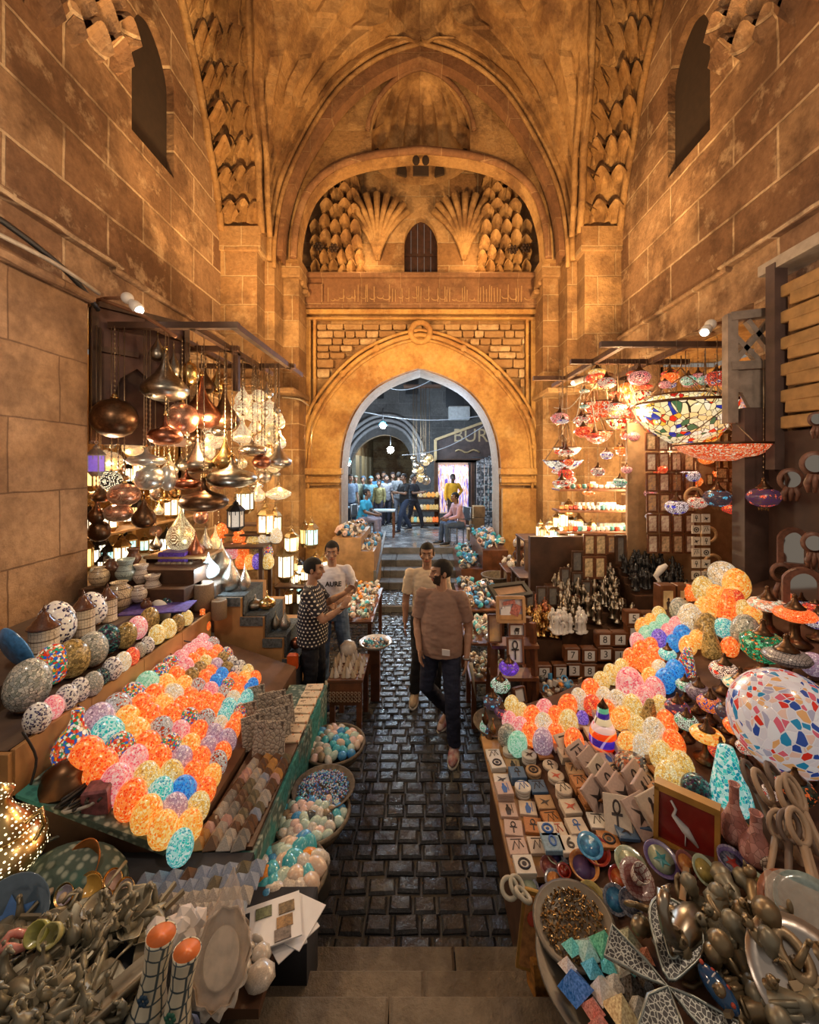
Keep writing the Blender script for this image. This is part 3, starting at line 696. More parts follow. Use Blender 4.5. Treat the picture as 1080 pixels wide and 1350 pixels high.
def prism(name, poly, y0, y1, mats, cap=True):      # polygon in (x, z) swept along y
    g = MB(); g.smooth = False; n = len(poly)
    g.add([(x, y, z) for y in (y0, y1) for x, z in poly], [(i, i+n, (i+1) % n+n, (i+1) % n) for i in range(n)]+[tuple(range(n)), tuple(range(2*n-1, n-1, -1))])
    return g.mesh(name, mats)
# ================================================================= LEFT STALL
ORG = simple('yellow_board', (.52, .27, .1), .7, nz=.35, nsc=4, bump=.1)
TEALC = NT('teal_table_cloth'); _o = TEALC.pos(); _v = TEALC.n('ShaderNodeTexVoronoi', i_Vector=_o, i_Scale=28).outputs[0]
_c = TEALC.mix(TEALC.ramp(TEALC.noise(_o, 3, 2), [(.45, (0,)*3), (.52, (1,)*3)]), TEALC.ramp(_v, [(.3, (.02, .14, .13)), (.5, (.04, .22, .2))]), TEALC.ramp(_v, [(.25, (.35, .4, .33)), (.5, (.08, .12, .1))]))
TEALC.p(Base_Color=_c, Roughness=.9); TEALC.bump(_v, .3, .02); TEALC = TEALC.m
DCL = simple('dark_fabric', (.04, .04, .05), .9, nz=.5, nsc=5, bump=.3)
put('display_counter', prism('display_counter', [(-3.33, .01), (-3.33, 1.38), (-2.5, 1.38), (-2.5, 1.23), (-2.12, 1.23), (-2.12, .01)], 2.1, 4.05, [simple('counter_dark', (.11, .07, .05), .7, nz=.4, nsc=5)]), 'stepped dark counter of jars and eggs along the left wall', 'counter', (0, 0, 0))
g = MB(); 
for k in range(4): g.box((-2.09, 2.1+.49*k+.24, 1.12), (.025, .485, .24), None, .004)
g.box((-2.3, 2.085, 1.05), (.42, .025, .36), None, .004)
put('front_board', g.mesh('front_board', [ORG]), 'yellow wooden front board under the row of small eggs, left stall', 'board', (0, 0, 0))
EL = Pl(.30, -.346)
put('sloping_rack', prism('sloping_rack', [(-2.06, .02), (-2.06, EL.z(-2.06, 0)), (-1.22, EL.z(-1.22, 0)), (-1.22, .02)], 2.12, 4.0, [simple('rack_brown', (.16, .08, .045), .7, nz=.4, nsc=6)]), 'sloping brown rack carrying the rows of glowing egg lamps, left stall', 'rack', (0, 0, 0))
put('souvenir_table', prism('souvenir_table', [(-1.2, .01), (-1.2, .68), (-.86, .68), (-.86, .01)], 2.12, 3.75, [TEALC]), 'long table under teal patterned cloth beside the stone paving, left side', 'table', (0, 0, 0))
put('corner_table', prism('corner_table', [(-2.9, .46), (-2.9, .7), (-.86, .7), (-.86, .46)], 1.0, 2.11, [DCL]), 'low dark cloth covered table at the bottom left corner', 'table', (0, 0, 0))
def eggs_row(tab, side):
    for i, (px, py, w_, k, shape, surf, lab) in enumerate(tab):
        r = .1
        for _ in range(3):
            p = surf.hit(px, py, r*1.3); r = w_/2*p.y/F
        put('egg_lamp' if shape in ('egg', 'ball') else 'bottle_lamp', egg_mesh(k, shape), lab, 'lamp', (p.x, p.y, p.z+.005), (rnd.uniform(-.12, .12), rnd.uniform(-.1, .1), rnd.uniform(0, 6)), r)
SA = Pl(1.23); SB = Pl(1.38)
rowA = [(49, 947, 30, 'S'), (70, 933, 24, 'P'), (88, 920, 26, 'S'), (105, 910, 24, 'S'), (122, 902, 24, 'G'), (134, 893, 18, 'D'), (148, 882, 23, 'S'), (162, 873, 20, 'C'), (174, 866, 18, 'R'), (184, 858, 16, 'G'), (194, 851, 17, 'S'), (207, 837, 20, 'Y'), (222, 829, 20, 'Y'), (234, 822, 18, 'K'), (246, 815, 16, 'Y')]
eggs_row([(x, y, w_, k, 'egg', SA, '%s small mosaic egg, %s from front along the yellow board' % (EC[k][0], ORD[i])) for i, (x, y, w_, k) in enumerate(rowA)], 0)
rowB = [(37, 903, 50, 'G', 'big cream cracked glass egg at the near end, left shelf'), (69, 876, 40, 'X', 'red and teal banded glass egg beside the big cream egg'), (96, 868, 38, 'K', 'olive brown cracked glass egg in the middle of left shelf'), (122, 856, 35, 'G', 'white and grey cracked glass egg, second row of left shelf'), (142, 843, 30, 'D', 'dark teal and purple mosaic egg on the left shelf'), (166, 838, 26, 'K', 'brown egg with triangle pattern on the left shelf'), (181, 828, 24, 'P', 'pink and white mosaic egg on the left shelf'), (197, 817, 24, 'K', 'beige cracked egg behind the pink and white one'), (223, 799, 22, 'D', 'dark green mosaic egg near the far end of left shelf')]
for (x, y, w_, k, lb) in rowB: eggs_row([(x, y, w_, k, 'egg', Pl(1.235), lb)], 0)
eggs_row([(74, 822, 44, 'S', 'egg', SB, 'large blue and white speckled egg between two lidded jars'), (121, 803, 34, 'S', 'egg', SB, 'blue and white speckled egg behind the second lidded jar')], 0)
def disc(px, py, w_, h, surf, cols, lab):
    p = surf.hit(px, py, h*.5); r = w_/2*p.y/F
    g = MB(); m = MX.Rotation(-1.25, 4, 'X') ; g.lathe([(0, -.02), (.6*r, -.02), (r, .015), (r, .025), (.6*r, 0), (0, 0)], 20, m, 1, 1.4)
    t = thing('painted_dish', lab, 'dish', (p.x, p.y, p.z), rnd.uniform(-.2, .2)); g.build('dish', [simple('glaze_'+cols[0], cols[0], .25, nz=.1, coat=.5)], t)
    g = MB()
    for k in range(6): a = k*pi/3; g.lathe([(0, .012), (r*.2, .012), (r*.2, .018), (0, .018)], 6, m @ MX.Translation((cos(a)*r*.4, sin(a)*r*.55, -.01)))
    g.build('painted_motif', [simple('glaze_'+cols[1], cols[1], .3, nz=0)], t)
disc(210, 808, 26, .16, SA, ('ece8e0', '504848'), 'white oval dish with grey medallion pattern on left shelf')
disc(237, 793, 24, .18, SA, ('f4f2ec', '1878c8'), 'white oval dish with blue star at the far shelf end')
p = SB.hit(6, 862, .12); t = thing('painted_plate', 'blue plate with black centre and orange flower, leftmost on the shelf', 'plate', (p.x+.05, p.y, 1.52))
m = MX.Rotation(-1.2, 4, 'X') @ MX.Rotation(.35, 4, 'Y')
MB().lathe([(0, -.015), (.1, -.015), (.15, .02), (.15, .03), (.1, 0), (0, 0)], 28, m).build('rim', [simple('glaze_blue', (.06, .25, .6), .3, nz=.5, nsc=30)], t)
MB().lathe([(0, .0), (.095, .002), (.095, .008), (0, .008)], 24, m).build('centre', [simple('glaze_black', (.03, .03, .03), .3, nz=0, col2=(.2, .2, .2), nsc=50)], t)
g = MB()
for k in range(6): a = k*pi/3; g.ball((-.03+.012*cos(a), -.02+.012*sin(a), .01), (.009, .009, .003), 6, 4, m)
g.build('flower', [simple('glaze_orange', (.9, .25, .05), .3, nz=0)], t)
# painted pots with net patterns
def potmat(name, base, line, sc=9, th=(.05, .09)):
    if name in MATS: return MATS[name]
    t = NT(name); o = t.obj(); d = t.n('ShaderNodeTexVoronoi', feature='DISTANCE_TO_EDGE', i_Vector=o, i_Scale=sc, i_Randomness=.25).outputs[0]
    z = t.n('ShaderNodeSeparateXYZ', i_0=o).outputs[2]; band = t.ramp(t.math('FRACT', t.math('MULTIPLY', z, 1.6)), [(.0, (1,)*3), (.08, (0,)*3), (.92, (0,)*3), (.96, (1,)*3)])
    k = t.mix(1, t.ramp(d, [(th[0], (1,)*3), (th[1], (0,)*3)]), band, 'ADD'); t.p(Base_Color=t.mix(k, lin(base), lin(line)), Roughness=.35, Coat_Weight=.3); MATS[name] = t.m; return t.m
POT_C = potmat('net_painted_cream', (.62, .5, .34), (.07, .035, .02)); POT_W = potmat('net_painted_white', (.68, .62, .56), (.1, .05, .05), 12); POT_T = potmat('net_painted_teal', (.4, .5, .48), (.05, .06, .08), 12)
LIDM = simple('glazed_brown_lid', (.13, .05, .025), .2, nz=.4, nsc=8, coat=.6)
g = MB(); g.lathe([(.8, 0), (1, .06), (.93, .15), (.93, 1.75), (1, 1.85), (.9, 1.9)], 22); jb = g.mesh('jar_body', [potmat('honeycomb_net', (.72, .62, .48), (.07, .035, .02), 4.5, (.02, .045))])
g = MB(); g.lathe([(1.08, 1.88), (1.02, 2.0), (.75, 2.15), (.7, 2.25), (.42, 2.5), (.38, 2.62), (.15, 2.75), (.1, 2.85), (.16, 2.92), (.06, 3.05), (0, 3.25)], 22); jl = g.mesh('lid', [LIDM])
for x, yb, w_, h, lb in ((42, 878, 35, 76, 'tall lidded jar with honeycomb net pattern, nearest of the three'), (99, 843, 27, 63, 'middle of three lidded honeycomb jars on the left shelf'), (133, 823, 23, 52, 'farthest lidded honeycomb jar on the left shelf')):
    p = onz(x, yb, 1.38); r = w_/2*p.y/F; hz = h*p.y/F/3.25
    t = spawn('lidded_jar', [('jar_body', jb), ('lid', jl)], lb, 'jar', (p.x, p.y+r, 1.381), rnd.random(), (r, r, hz))
def pot(px, py, w_, Y, mat, lab, group=None, k='pot'):
    key = ('pot', mat.name, k)
    if key not in BM:
        pr = {'pot': [(.5, -1), (.55, -.92), (.9, -.5), (1, 0), (.85, .5), (.5, .82), (.46, .95), (.58, 1.05), (.5, 1.02), (.4, .85), (.3, .5)],
              'jug': [(.6, -1.2), (.62, -1.1), (.95, -.6), (1, -.2), (.7, .3), (.6, .6), (.8, .95), (.85, 1.2), (.78, 1.2), (.5, .7), (.4, .3)]}[k]
        BM[key] = MB().lathe(pr, 20).mesh('painted_pot', [mat])
    p = at(px, py, Y); r = w_/2*Y/F; return put('painted_pot', BM[key], lab, 'pot', p, (0, 0, rnd.random()*6), r, group)
pots = [(157, 786, 36, 3.75, POT_C, 'pot', 'big round cream pot with black medallion at shelf end'), (131, 760, 24, 3.9, POT_C, 'pot', 'striped cream pot behind the big medallion pot'), (166, 751, 24, 4.0, POT_T, 'jug', 'pale teal banded jug standing among the painted pots'), (186, 756, 20, 4.05, POT_W, 'jug', 'tall white and red painted jug near the pot group edge'), (201, 771, 22, 4.0, POT_W, 'jug', 'rightmost white jug of the painted pot group'), (183, 783, 20, 3.8, POT_W, 'pot', 'small white pot right of the big medallion pot'), (146, 748, 20, 4.15, LIDM, 'pot', 'glossy brown pot behind the cream striped pot'), (176, 733, 18, 4.2, LIDM, 'jug', 'dark maroon jug above the painted pots'), (193, 797, 14, 3.75, LIDM, 'pot', 'small brown pot beside the purple cloth')]
g = MB(); g.box((-2.75, 3.98, 1.45), (1.0, .3, .12)); g.box((-2.75, 4.15, 1.55), (1.0, .3, .2))
put('stepped_shelf', g.mesh('stepped_shelf', [WOOD]), 'dark stepped shelf under the painted pots', 'shelf', (0, .06, 0))
for a in pots: pot(a[0], a[1], a[2], a[3], a[4], a[6], None, a[5])
put('purple_cloth', MB().box((0, 0, 0), (.55, .3, .01)).mesh('purple_cloth', [simple('violet_fabric', (.12, .08, .4), .8, nz=.6, nsc=30)]), 'purple and orange patterned cloth beside the pots', 'cloth', (-2.4, 3.75, 1.385), (0, 0, .2))
# the glowing rows on the rack
hot = [(139, 962, 'T'), (178, 915, 'X'), (158, 935, 'F'), (83, 985, 'X'), (108, 985, 'O'), (198, 905, 'M'), (218, 890, 'X'), (236, 876, 'P'), (250, 862, 'P'), (262, 850, 'P'), (274, 842, 'F'), (122, 1043, 'F'), (135, 1018, 'O'), (148, 1062, 'K'), (163, 1038, 'M'), (162, 1000, 'X'), (183, 1018, 'L'), (178, 962+25, 'O'), (291, 898, 'B'), (278, 905, 'P'), (224, 925, 'C'), (207, 940, 'A'), (240, 950, 'X'), (228, 965, 'P'), (218, 975, 'R'), (249, 1045, 'B'), (219, 1035, 'R'), (205, 1048, 'T'), (200, 1060, 'O'), (178, 1075, 'A'), (162, 1093, 'O'), (235, 1012, 'L'), (225, 1013, 'Y'), (258, 890, 'K'), (272, 878, 'Y'), (254, 908, 'F'), (262, 935, 'O'), (285, 938, 'O'), (305, 940, 'T'), (320, 922, 'T'), (333, 905, 'B'), (313, 905, 'O'), (302, 925, 'C'), (341, 888, 'O'), (283, 950, 'C'), (308, 958, 'O'), (320, 980, 'P'), (236, 1120, 'T'), (205, 1088, 'A'), (198, 1112, 'O'), (247, 1100, 'O'), (262, 1078, 'O'), (310, 882, 'S'), (298, 880, 'K')]
RP = random.Random(11); cells_ = 'OOOOOAAYYPFAOOXL'
n0 = [EL.hit(97, 980, .12), EL.hit(238, 1118, .07)]; n1 = [EL.hit(275, 842, .07), EL.hit(338, 893, .05)]
rown = 8
for i in range(rown):
    u = i/(rown-1); a = n0[0].lerp(n0[1], u); b = n1[0].lerp(n1[1], u); d = (b-a).length; r0 = .098-.034*u; r1 = .062-.012*u; s_ = 0; k = 0; q = 0
    while q < d-.02:
        t = q/d; r = (r0+(r1-r0)*t)*RP.uniform(.93, 1.04); p = a.lerp(b, t); z = EL.z(p.x, 0)+r*1.28
        px = CX+p.x*F/p.y; py = HY+(H-z)*F/p.y; h_ = [c for c in hot if hypot(c[0]-px, c[1]-py) < 11]
        c = h_[0][2] if h_ else RP.choice(cells_)
        sh_ = 'drop' if (i == 0 and k in (0,)) else 'egg'
        put('egg_lamp', egg_mesh(c, sh_), '%s egg lamp, %s from front in the %s row, left rack' % (EC[c][0], ORD[k], ['uppermost', 'second', 'third', 'fourth', 'fifth', 'sixth', 'seventh', 'lowest'][i]), 'lamp', (p.x, p.y, z), (RP.uniform(-.2, .05), RP.uniform(-.02, .22), RP.uniform(0, 6)), r, 'glowing egg lamps on the left sloping rack')
        q += r*1.78; k += 1
p = EL.hit(267, 822, .1); put('bottle_lamp', egg_mesh('O', 'drop'), 'orange bottle shaped lamp at the far end of left rack', 'lamp', (p.x, p.y, p.z), sc=.075)
g = MB(); g.lathe([(.15, 0), (.155, .02), (.1, .05), (.1, .07), (.06, .1), (.02, .12)], 24); p = EL.hit(97, 1018, .02); put('bronze_pedestal', g.mesh('bronze_pedestal', [BRONZE]), 'round bronze lamp base below the orange gourd lamp', 'base', (p.x, p.y-.05, EL.z(p.x, 0)+.0), (0, .0, 0))
# checked lantern shaped lamp
# stone pyramids, in slanted rows
PYM = []
for nm, c, c2 in (('brown', (.2, .1, .05), (.09, .045, .025)), ('white', (.62, .56, .5), (.25, .22, .2)), ('amber', (.62, .32, .09), (.4, .2, .06)), ('grey', (.33, .3, .27), (.14, .13, .12)), ('olive', (.22, .18, .1), (.1, .08, .05)), ('pale blue', (.38, .44, .56), (.2, .24, .36)), ('pink', (.6, .36, .32), (.45, .25, .22)), ('sand', (.5, .38, .26), (.32, .22, .15))):
    mt = simple('onyx_'+nm.replace(' ', '_'), c, .3, nz=.5, nsc=14, col2=c2, coat=.3); g = MB(); g.smooth = False
    g.add([(-1, -1, 0), (1, -1, 0), (1, 1, 0), (-1, 1, 0), (-1, -1, .12), (1, -1, .12), (1, 1, .12), (-1, 1, .12), (0, 0, 1.5)], [(3, 2, 1, 0), (0, 1, 5, 4), (1, 2, 6, 5), (2, 3, 7, 6), (3, 0, 4, 7), (4, 5, 8), (5, 6, 8), (6, 7, 8), (7, 4, 8)])
    PYM.append((nm, g.mesh('stone_pyramid', [mt])))
PT = Pl(.7)
def pyrs(corners, nr, nc, seed, where, base_z, weights, r=.036):
    q = random.Random(seed); A, B, C_, D = [onz(x, y, base_z) for x, y in corners]
    for i in range(nr):
        for j in range(nc):
            u = (i+.5)/nr; v = (j+.5)/nc; p = A.lerp(B, v).lerp(D.lerp(C_, v), u); nm, me = PYM[weights[(i//2+j*(1 if seed % 2 else 0)) % len(weights)] if q.random() < .75 else q.randrange(8)]
            put('stone_pyramid', me, '%s stone pyramid, %s along in the %s row of %s' % (nm, ORD[j], ORD[i], where), 'pyramid', (p.x, p.y, base_z+.002), (0, 0, q.uniform(-.1, .1)+.15), r, 'small stone pyramids on '+where)
put('pyramid_tray', prism('pyramid_tray', [(-1.19, .0), (-1.19, .02), (-.88, .02), (-.88, 0)], 2.14, 3.1, [WOOD]), 'dark board under the stone pyramids on the teal table', 'board', (0, 0, .682))
pyrs([(248, 1120), (322, 1120), (384, 1000), (335, 1000)], 15, 4, 3, 'the teal table', .702, [2, 0, 1, 3, 0, 4, 1, 0])
pyrs([(176, 1160), (352, 1138), (300, 1235), (240, 1235)], 5, 9, 4, 'the corner table', .702, [5, 1, 2, 3, 6, 7, 1, 4], .038)
# carved tablets leaning on the far end, flat boxes of cards
CARV = NT('carved_tablet'); _o = CARV.obj(); _v = CARV.n('ShaderNodeTexVoronoi', feature='DISTANCE_TO_EDGE', i_Vector=_o, i_Scale=38).outputs[0]
CARV.p(Base_Color=CARV.ramp(_v, [(.02, (.09, .07, .06)), (.07, (.42, .36, .3))]), Roughness=.8); CARV.bump(_v, .6, .02); CARV = CARV.m
tb = MB().box((0, 0, .11), (.13, .018, .22), None, .004).mesh('stone_tablet', [CARV])
for i, (px, py, rz, tl) in enumerate(((327, 955, .5, .25), (339, 930, .5, .3), (333, 975, .6, .3), (350, 965, .4, .3), (352, 940, .5, .25), (362, 985, .2, .35), (372, 962, .5, .4), (366, 938, .4, .3), (378, 945, .6, .35), (345, 985, .1, .4))):
    p = onz(px, py+12, .7); put('stone_tablet', tb, 'grey carved stone tablet, %s of those leaning behind the pyramids' % ORD[i], 'tablet', (p.x, p.y, .69), (-tl, 0, rz), 1.0, 'carved tablets at the far end of the teal table')
CARD = NT('hieroglyph_card'); _o = CARD.obj(); _v = CARD.noise(_o, 22, 3); CARD.p(Base_Color=CARD.ramp(_v, [(.3, (.08, .04, .03)), (.4, (.62, .5, .36)), (.62, (.7, .58, .42)), (.66, (.6, .2, .08))], 'CONSTANT'), Roughness=.6); CARD = CARD.m
cb = MB().box((0, 0, .012), (.15, .095, .024), None, .003).mesh('card_box', [CARD])
for i in range(7):
    p = V((-.98+.01*i*0, 2.95+.115*i, .69)); put('card_box', cb, 'cream picture box, %s from the front along the teal table edge' % ORD[i], 'box', (-.955, p.y+.03, .686), (0, 0, .06*(-1)**i), 1, 'picture boxes along the teal table')
# ---- baskets of stone eggs beside the paving
BASK = simple('woven_basket', (.17, .13, .09), .8, nz=.5, nsc=30, bump=.5)
def basket(px, py, wpx, z, lab, depth=.1, seg=28):
    p = onz(px, py, z); r = wpx/2*p.y/F
    t = thing('basket', lab, 'basket', (p.x, p.y, z-depth))
    MB().lathe([(r*.7, 0), (r*.8, .01), (r*.98, depth*.8), (r, depth), (r*.95, depth), (r*.75, .03), (0, .03)], seg).build('bowl', [BASK], t)
    g = MB(); g.tube([(cos(a)*r*.98, sin(a)*r*.98, depth) for a in [k*2*pi/seg for k in range(seg)]], .012, 6, closed=True); g.build('rim', [BASK], t)
    g = MB(); zz = z-depth; g.lathe([(r*.45, -zz+.005), (r*.5, -zz+.03), (r*.36, -zz*.5), (r*.42, -.01), (r*.5, 0)], 18); g.build('stand', [simple('dull_metal_stand', (.13, .12, .11), .5, .5)], t)
    return p, r
SE = {}
for nm, c, c2 in (('turquoise', (.02, .36, .48), (.12, .5, .6)), ('blue', (.03, .22, .55), (.1, .4, .75)), ('white', (.72, .68, .62), (.45, .4, .36)), ('pink', (.7, .42, .38), (.8, .65, .6)), ('brown', (.25, .18, .11), (.4, .3, .2)), ('mint', (.35, .52, .46), (.6, .72, .66)), ('peach', (.68, .46, .34), (.7, .58, .48)), ('black', (.03, .04, .05), (.1, .1, .1)), ('orange', (.8, .35, .05), (.7, .2, .03))):
    SE[nm] = MB().lathe([(.001, -1), (.5, -.85), (.9, -.35), (1, .1), (.8, .65), (.45, .92), (0, 1)], 12).mesh('stone_egg', [simple('marble_'+nm, c, .2, nz=0, nsc=9, col2=c2, coat=.6)])
def fill(p, r, z, n, cols, seed, where, size=.034, name='stone_egg', el=1.25, dome=.04, skip=None):
    q = random.Random(seed)
    for k in range(n):
        a = k*2.39996; rr = r*.86*sqrt((k+.5)/n); x, y = p.x+cos(a)*rr, p.y+sin(a)*rr
        if skip and skip(x, y): continue
        c = q.choice(cols); put(name, SE[c], '%s stone egg among the others in %s' % (c, where), 'egg', (x, y, z+dome*(1-(rr/r)**2)+q.uniform(0, .012)), (q.uniform(0, 3), q.uniform(0, 3), q.uniform(0, 6)), (size*q.uniform(.85, 1.1), size*q.uniform(.85, 1.1), size*el), '%s stone eggs in %s' % (c, where))
p, r = basket(440, 980, 82, .42, 'round basket of blue and pink stone eggs by polka-dot shirt man'); fill(p, r, .40, 44, ['turquoise', 'blue', 'blue', 'white', 'pink', 'brown', 'mint', 'peach', 'white'], 1, 'the far basket')
p, r = basket(412, 1072, 98, .5, 'round basket of white stone eggs with blue bead tray at its back'); fill(p, r, .47, 60, ['white', 'white', 'white', 'pink', 'mint', 'brown', 'turquoise', 'mint', 'black', 'blue'], 2, 'the middle basket', skip=lambda x, y: y > p.y+.08)
t = thing('bead_tray', 'round tray heaped with tiny blue beads, behind the white eggs', 'tray', (p.x+.03, p.y+.17, .5))
MB().lathe([(.0, 0), (.18, 0), (.21, .035), (.2, .035), (.17, .01), (0, .01)], 24).build('tray', [BASK], t)
g = MB(); q = random.Random(5)
for k in range(900):
    a = q.uniform(0, 2*pi); rr = .17*sqrt(q.random()); g.ball((cos(a)*rr, sin(a)*rr, .02+.03*(1-(rr/.17)**2)+q.uniform(0, .006)), q.uniform(.004, .007), 5, 3)
_b = NT('tiny_beads'); _r = _b.n('ShaderNodeNewGeometry').outputs['Random Per Island']; _b.p(Base_Color=_b.ramp(_r, [(0, (.1, .3, .7)), (.25, (.5, .65, .85)), (.45, (.2, .6, .7)), (.6, (.8, .8, .85)), (.75, (.6, .25, .25)), (.85, (.15, .15, .5))], 'CONSTANT'), Roughness=.2)
g.build('bead', [_b.m], t)['kind'] = 'stuff'
p, r = basket(378, 1152, 104, .5, 'nearest round basket of big turquoise and white stone eggs'); fill(p, r, .48, 34, ['turquoise', 'turquoise', 'blue', 'white', 'white', 'peach', 'white', 'orange', 'mint'], 6, 'the near basket', .052, el=1.35)
# white cards, shells and giant clam at the corner
WC = simple('white_card', (.75, .74, .76), .5, nz=.08)
t = thing('picture_sheet', 'white sheet with four small pictures lying beside the near basket', 'paper', onz(357, 1222, .6)+V((0, 0, .02)), .35)
MB().box((0, 0, 0), (.26, .2, .006)).build('sheet', [WC], t)
for k, (x, y, c) in enumerate(((-.03, .05, (.2, .22, .1)), (.07, .04, (.3, .2, .1)), (.06, -.02, (.4, .22, .08)), (.05, -.07, (.25, .2, .18)))):
    MB().box((x, y, .005), (.07, .05, .004), None, .001).build('picture', [simple('tiny_picture_%d' % k, c, .5, nz=.7, nsc=60)], t)
MB().box((-.1, 0, .005), (.02, .14, .004)).build('dark_strip', [BLACK], t)
t2 = thing('paper_stack', 'blank white cards under the sheet of small pictures', 'paper', onz(372, 1232, .57), 0)
for k in range(4): MB().box((.03*k-.03, -.02*k+.02, .003+.006*k), (.2, .17, .004), MX.Rotation(.4*k, 4, 'Z')).build('card', [WC], t2)
put('display_crate', MB().box((0, .09, .28), (.34, .2, .56), None, .01).mesh('display_crate', [DCL]), 'dark crate carrying the white cards by the steps', 'crate', (onz(357, 1222, .56).x, onz(357, 1222, .56).y, 0))
SHM = simple('pearl_shell', (.62, .55, .48), .25, nz=.35, nsc=15, coat=.5)
cl = MB().lathe([(0, -.4), (.6, -.3), (1, 0), (.8, .3), (.4, .5), (0, .55)], 16, None, 1, 1, .05, 9).mesh('sea_shell', [SHM])
put('shell_step_board', MB().box((0, 0, 0), (.22, .22, .04)).mesh('shell_step_board', [WOOD]), 'dark board under the white shells at the bottom left', 'board', (-.74, 1.7, .565))
for i, (px, py, w_) in enumerate(((343, 1287, 34), (345, 1257, 22), (322, 1273, 22), (328, 1248, 18), (320, 1240, 14), (312, 1285, 16), (340, 1238, 16))):
    p = onz(px, py, .62); put('sea_shell', cl, 'white sea shell, %s of the shell group above the stone steps' % ['biggest', 'second', 'third', 'fourth', 'fifth', 'sixth', 'smallest'][i], 'shell', (p.x, p.y, .62), (.3*i, 0, i), w_/2*p.y/F*1.15, 'white shells above the steps')
t = thing('giant_clam', 'large clam shell wrapped in clear plastic at the bottom left', 'shell', onz(292, 1262, .82), .3)
CLM = simple('clam_shell', (.4, .31, .24), .4, nz=.5, nsc=14, coat=.3); m1 = MX.Translation((0, 0, 0)) @ MX.Rotation(.5, 4, 'X') @ MX.Rotation(.15, 4, 'Y')
MB().lathe([(.0, -.05), (.06, -.045), (.1, -.01), (.115, .02), (.118, .022), (.1, .0), (.07, -.02), (0, -.03)], 44, m1, .85, 1.15, .05, 11).build('valve', [CLM], t)
MB().lathe([(.0, -.012), (.05, -.01), (.075, .004), (.07, .006), (0, -.006)], 30, m1, .85, 1.15).build('pearl_lining', [simple('pearl_lining', (.5, .42, .33), .2, nz=.4, nsc=20, coat=.6)], t)
MB().lathe([(.0, -.075), (.09, -.065), (.12, -.04), (.125, -.03), (.1, -.045), (0, -.06)], 44, m1, .85, 1.15, .08, 13).build('lower_valve', [SHM], t)
g = MB(); vs = []; fs = []; q = random.Random(8); ap = V((.03, .1, .24))
for j in range(9):
    for i in range(26):
        a = 2*pi*i/26; rim = m1 @ V((cos(a)*.1, sin(a)*.135, .02)); f_ = j/8; p_ = rim.lerp(ap, f_**1.3); vs.append(p_+V((cos(a), sin(a), 0))*(.012*sin(a*8+j*.6)*(1-f_)+q.uniform(-.004, .004)))
for j in range(8):
    for i in range(26): fs.append((j*26+i, j*26+(i+1) % 26, (j+1)*26+(i+1) % 26, (j+1)*26+i))
g.add(vs, fs); pm = NT('clear_plastic'); pm.p(Base_Color=(.8, .68, .58, 1), Roughness=.12, Alpha=.3); g.build('plastic_wrap', [pm.m], t)
# two painted vases with orange throats
VM = potmat('painted_vase_glaze', (.68, .62, .48), (.05, .08, .1), 24)
for i, (px, py, w_, h, lb, sc_) in enumerate(((192, 1250, 36, 92, 'upright painted vase with orange throat and blue star, bottom left', (.35, .4, .6)), (226, 1272, 34, 85, 'second painted vase with orange throat and green star, nearer the steps', (.35, .6, .55)))):
    p = onz(px, py, .98); r = w_/2*p.y/F; t = thing('painted_vase', lb, 'vase', (p.x, p.y, .705)); t.rotation_euler = (-.12, .12, 0)
    MB().lathe([(1.5*r, 0), (1.55*r, .02), (1.2*r, .06), (.9*r, .12), (.82*r, .2), (.95*r, .27), (1.02*r, .29), (.92*r, .285), (.75*r, .2), (.75*r, .1), (0, .09)], 26).build('vase_body', [VM], t)
    MB().lathe([(.99*r, .288), (.9*r, .284), (.74*r, .2), (.74*r, .1), (0, .095)], 26).build('throat', [simple('orange_glaze', (.8, .2, .05), .3, nz=.2)], t)
    g = MB()
    for k in range(6): a = k*pi/3; g.ball((.0+cos(a)*.012, -.86*r-.012, .13+sin(a)*.012), (.009, .004, .009), 6, 4)
    g.build('star_motif', [simple('star_%d' % i, (.02, .06, .12) if i == 0 else (.02, .12, .08), .4, nz=0)], t)
    MB().lathe([(1.9*r, .0), (2.0*r, .015), (1.5*r, .03), (1.4*r, .02)], 24).build('foot_saucer', [simple('blue_lace_glaze', (.4, .42, .6) if i == 0 else (.4, .55, .58), .4, nz=.3, nsc=20)], t)
t = thing('rock_crystal', 'cloudy white rock crystal behind the painted vases', 'crystal', onz(215, 1256, .82)+V((0, .06, 0)))
g = MB(); g.smooth = False; q = random.Random(2)
for k in range(7): g.lathe([(.03, -.05), (.045, 0), (.035, .06), (0, .085)], 6, MX.Translation((q.uniform(-.05, .05), q.uniform(-.03, .03), q.uniform(-.02, .02))) @ MX.Rotation(q.uniform(-1, 1), 4, 'X') @ MX.Rotation(q.uniform(-1, 1), 4, 'Y'))
g.build('crystal_cluster', [simple('quartz', (.7, .66, .66), .15, nz=.15)], t)
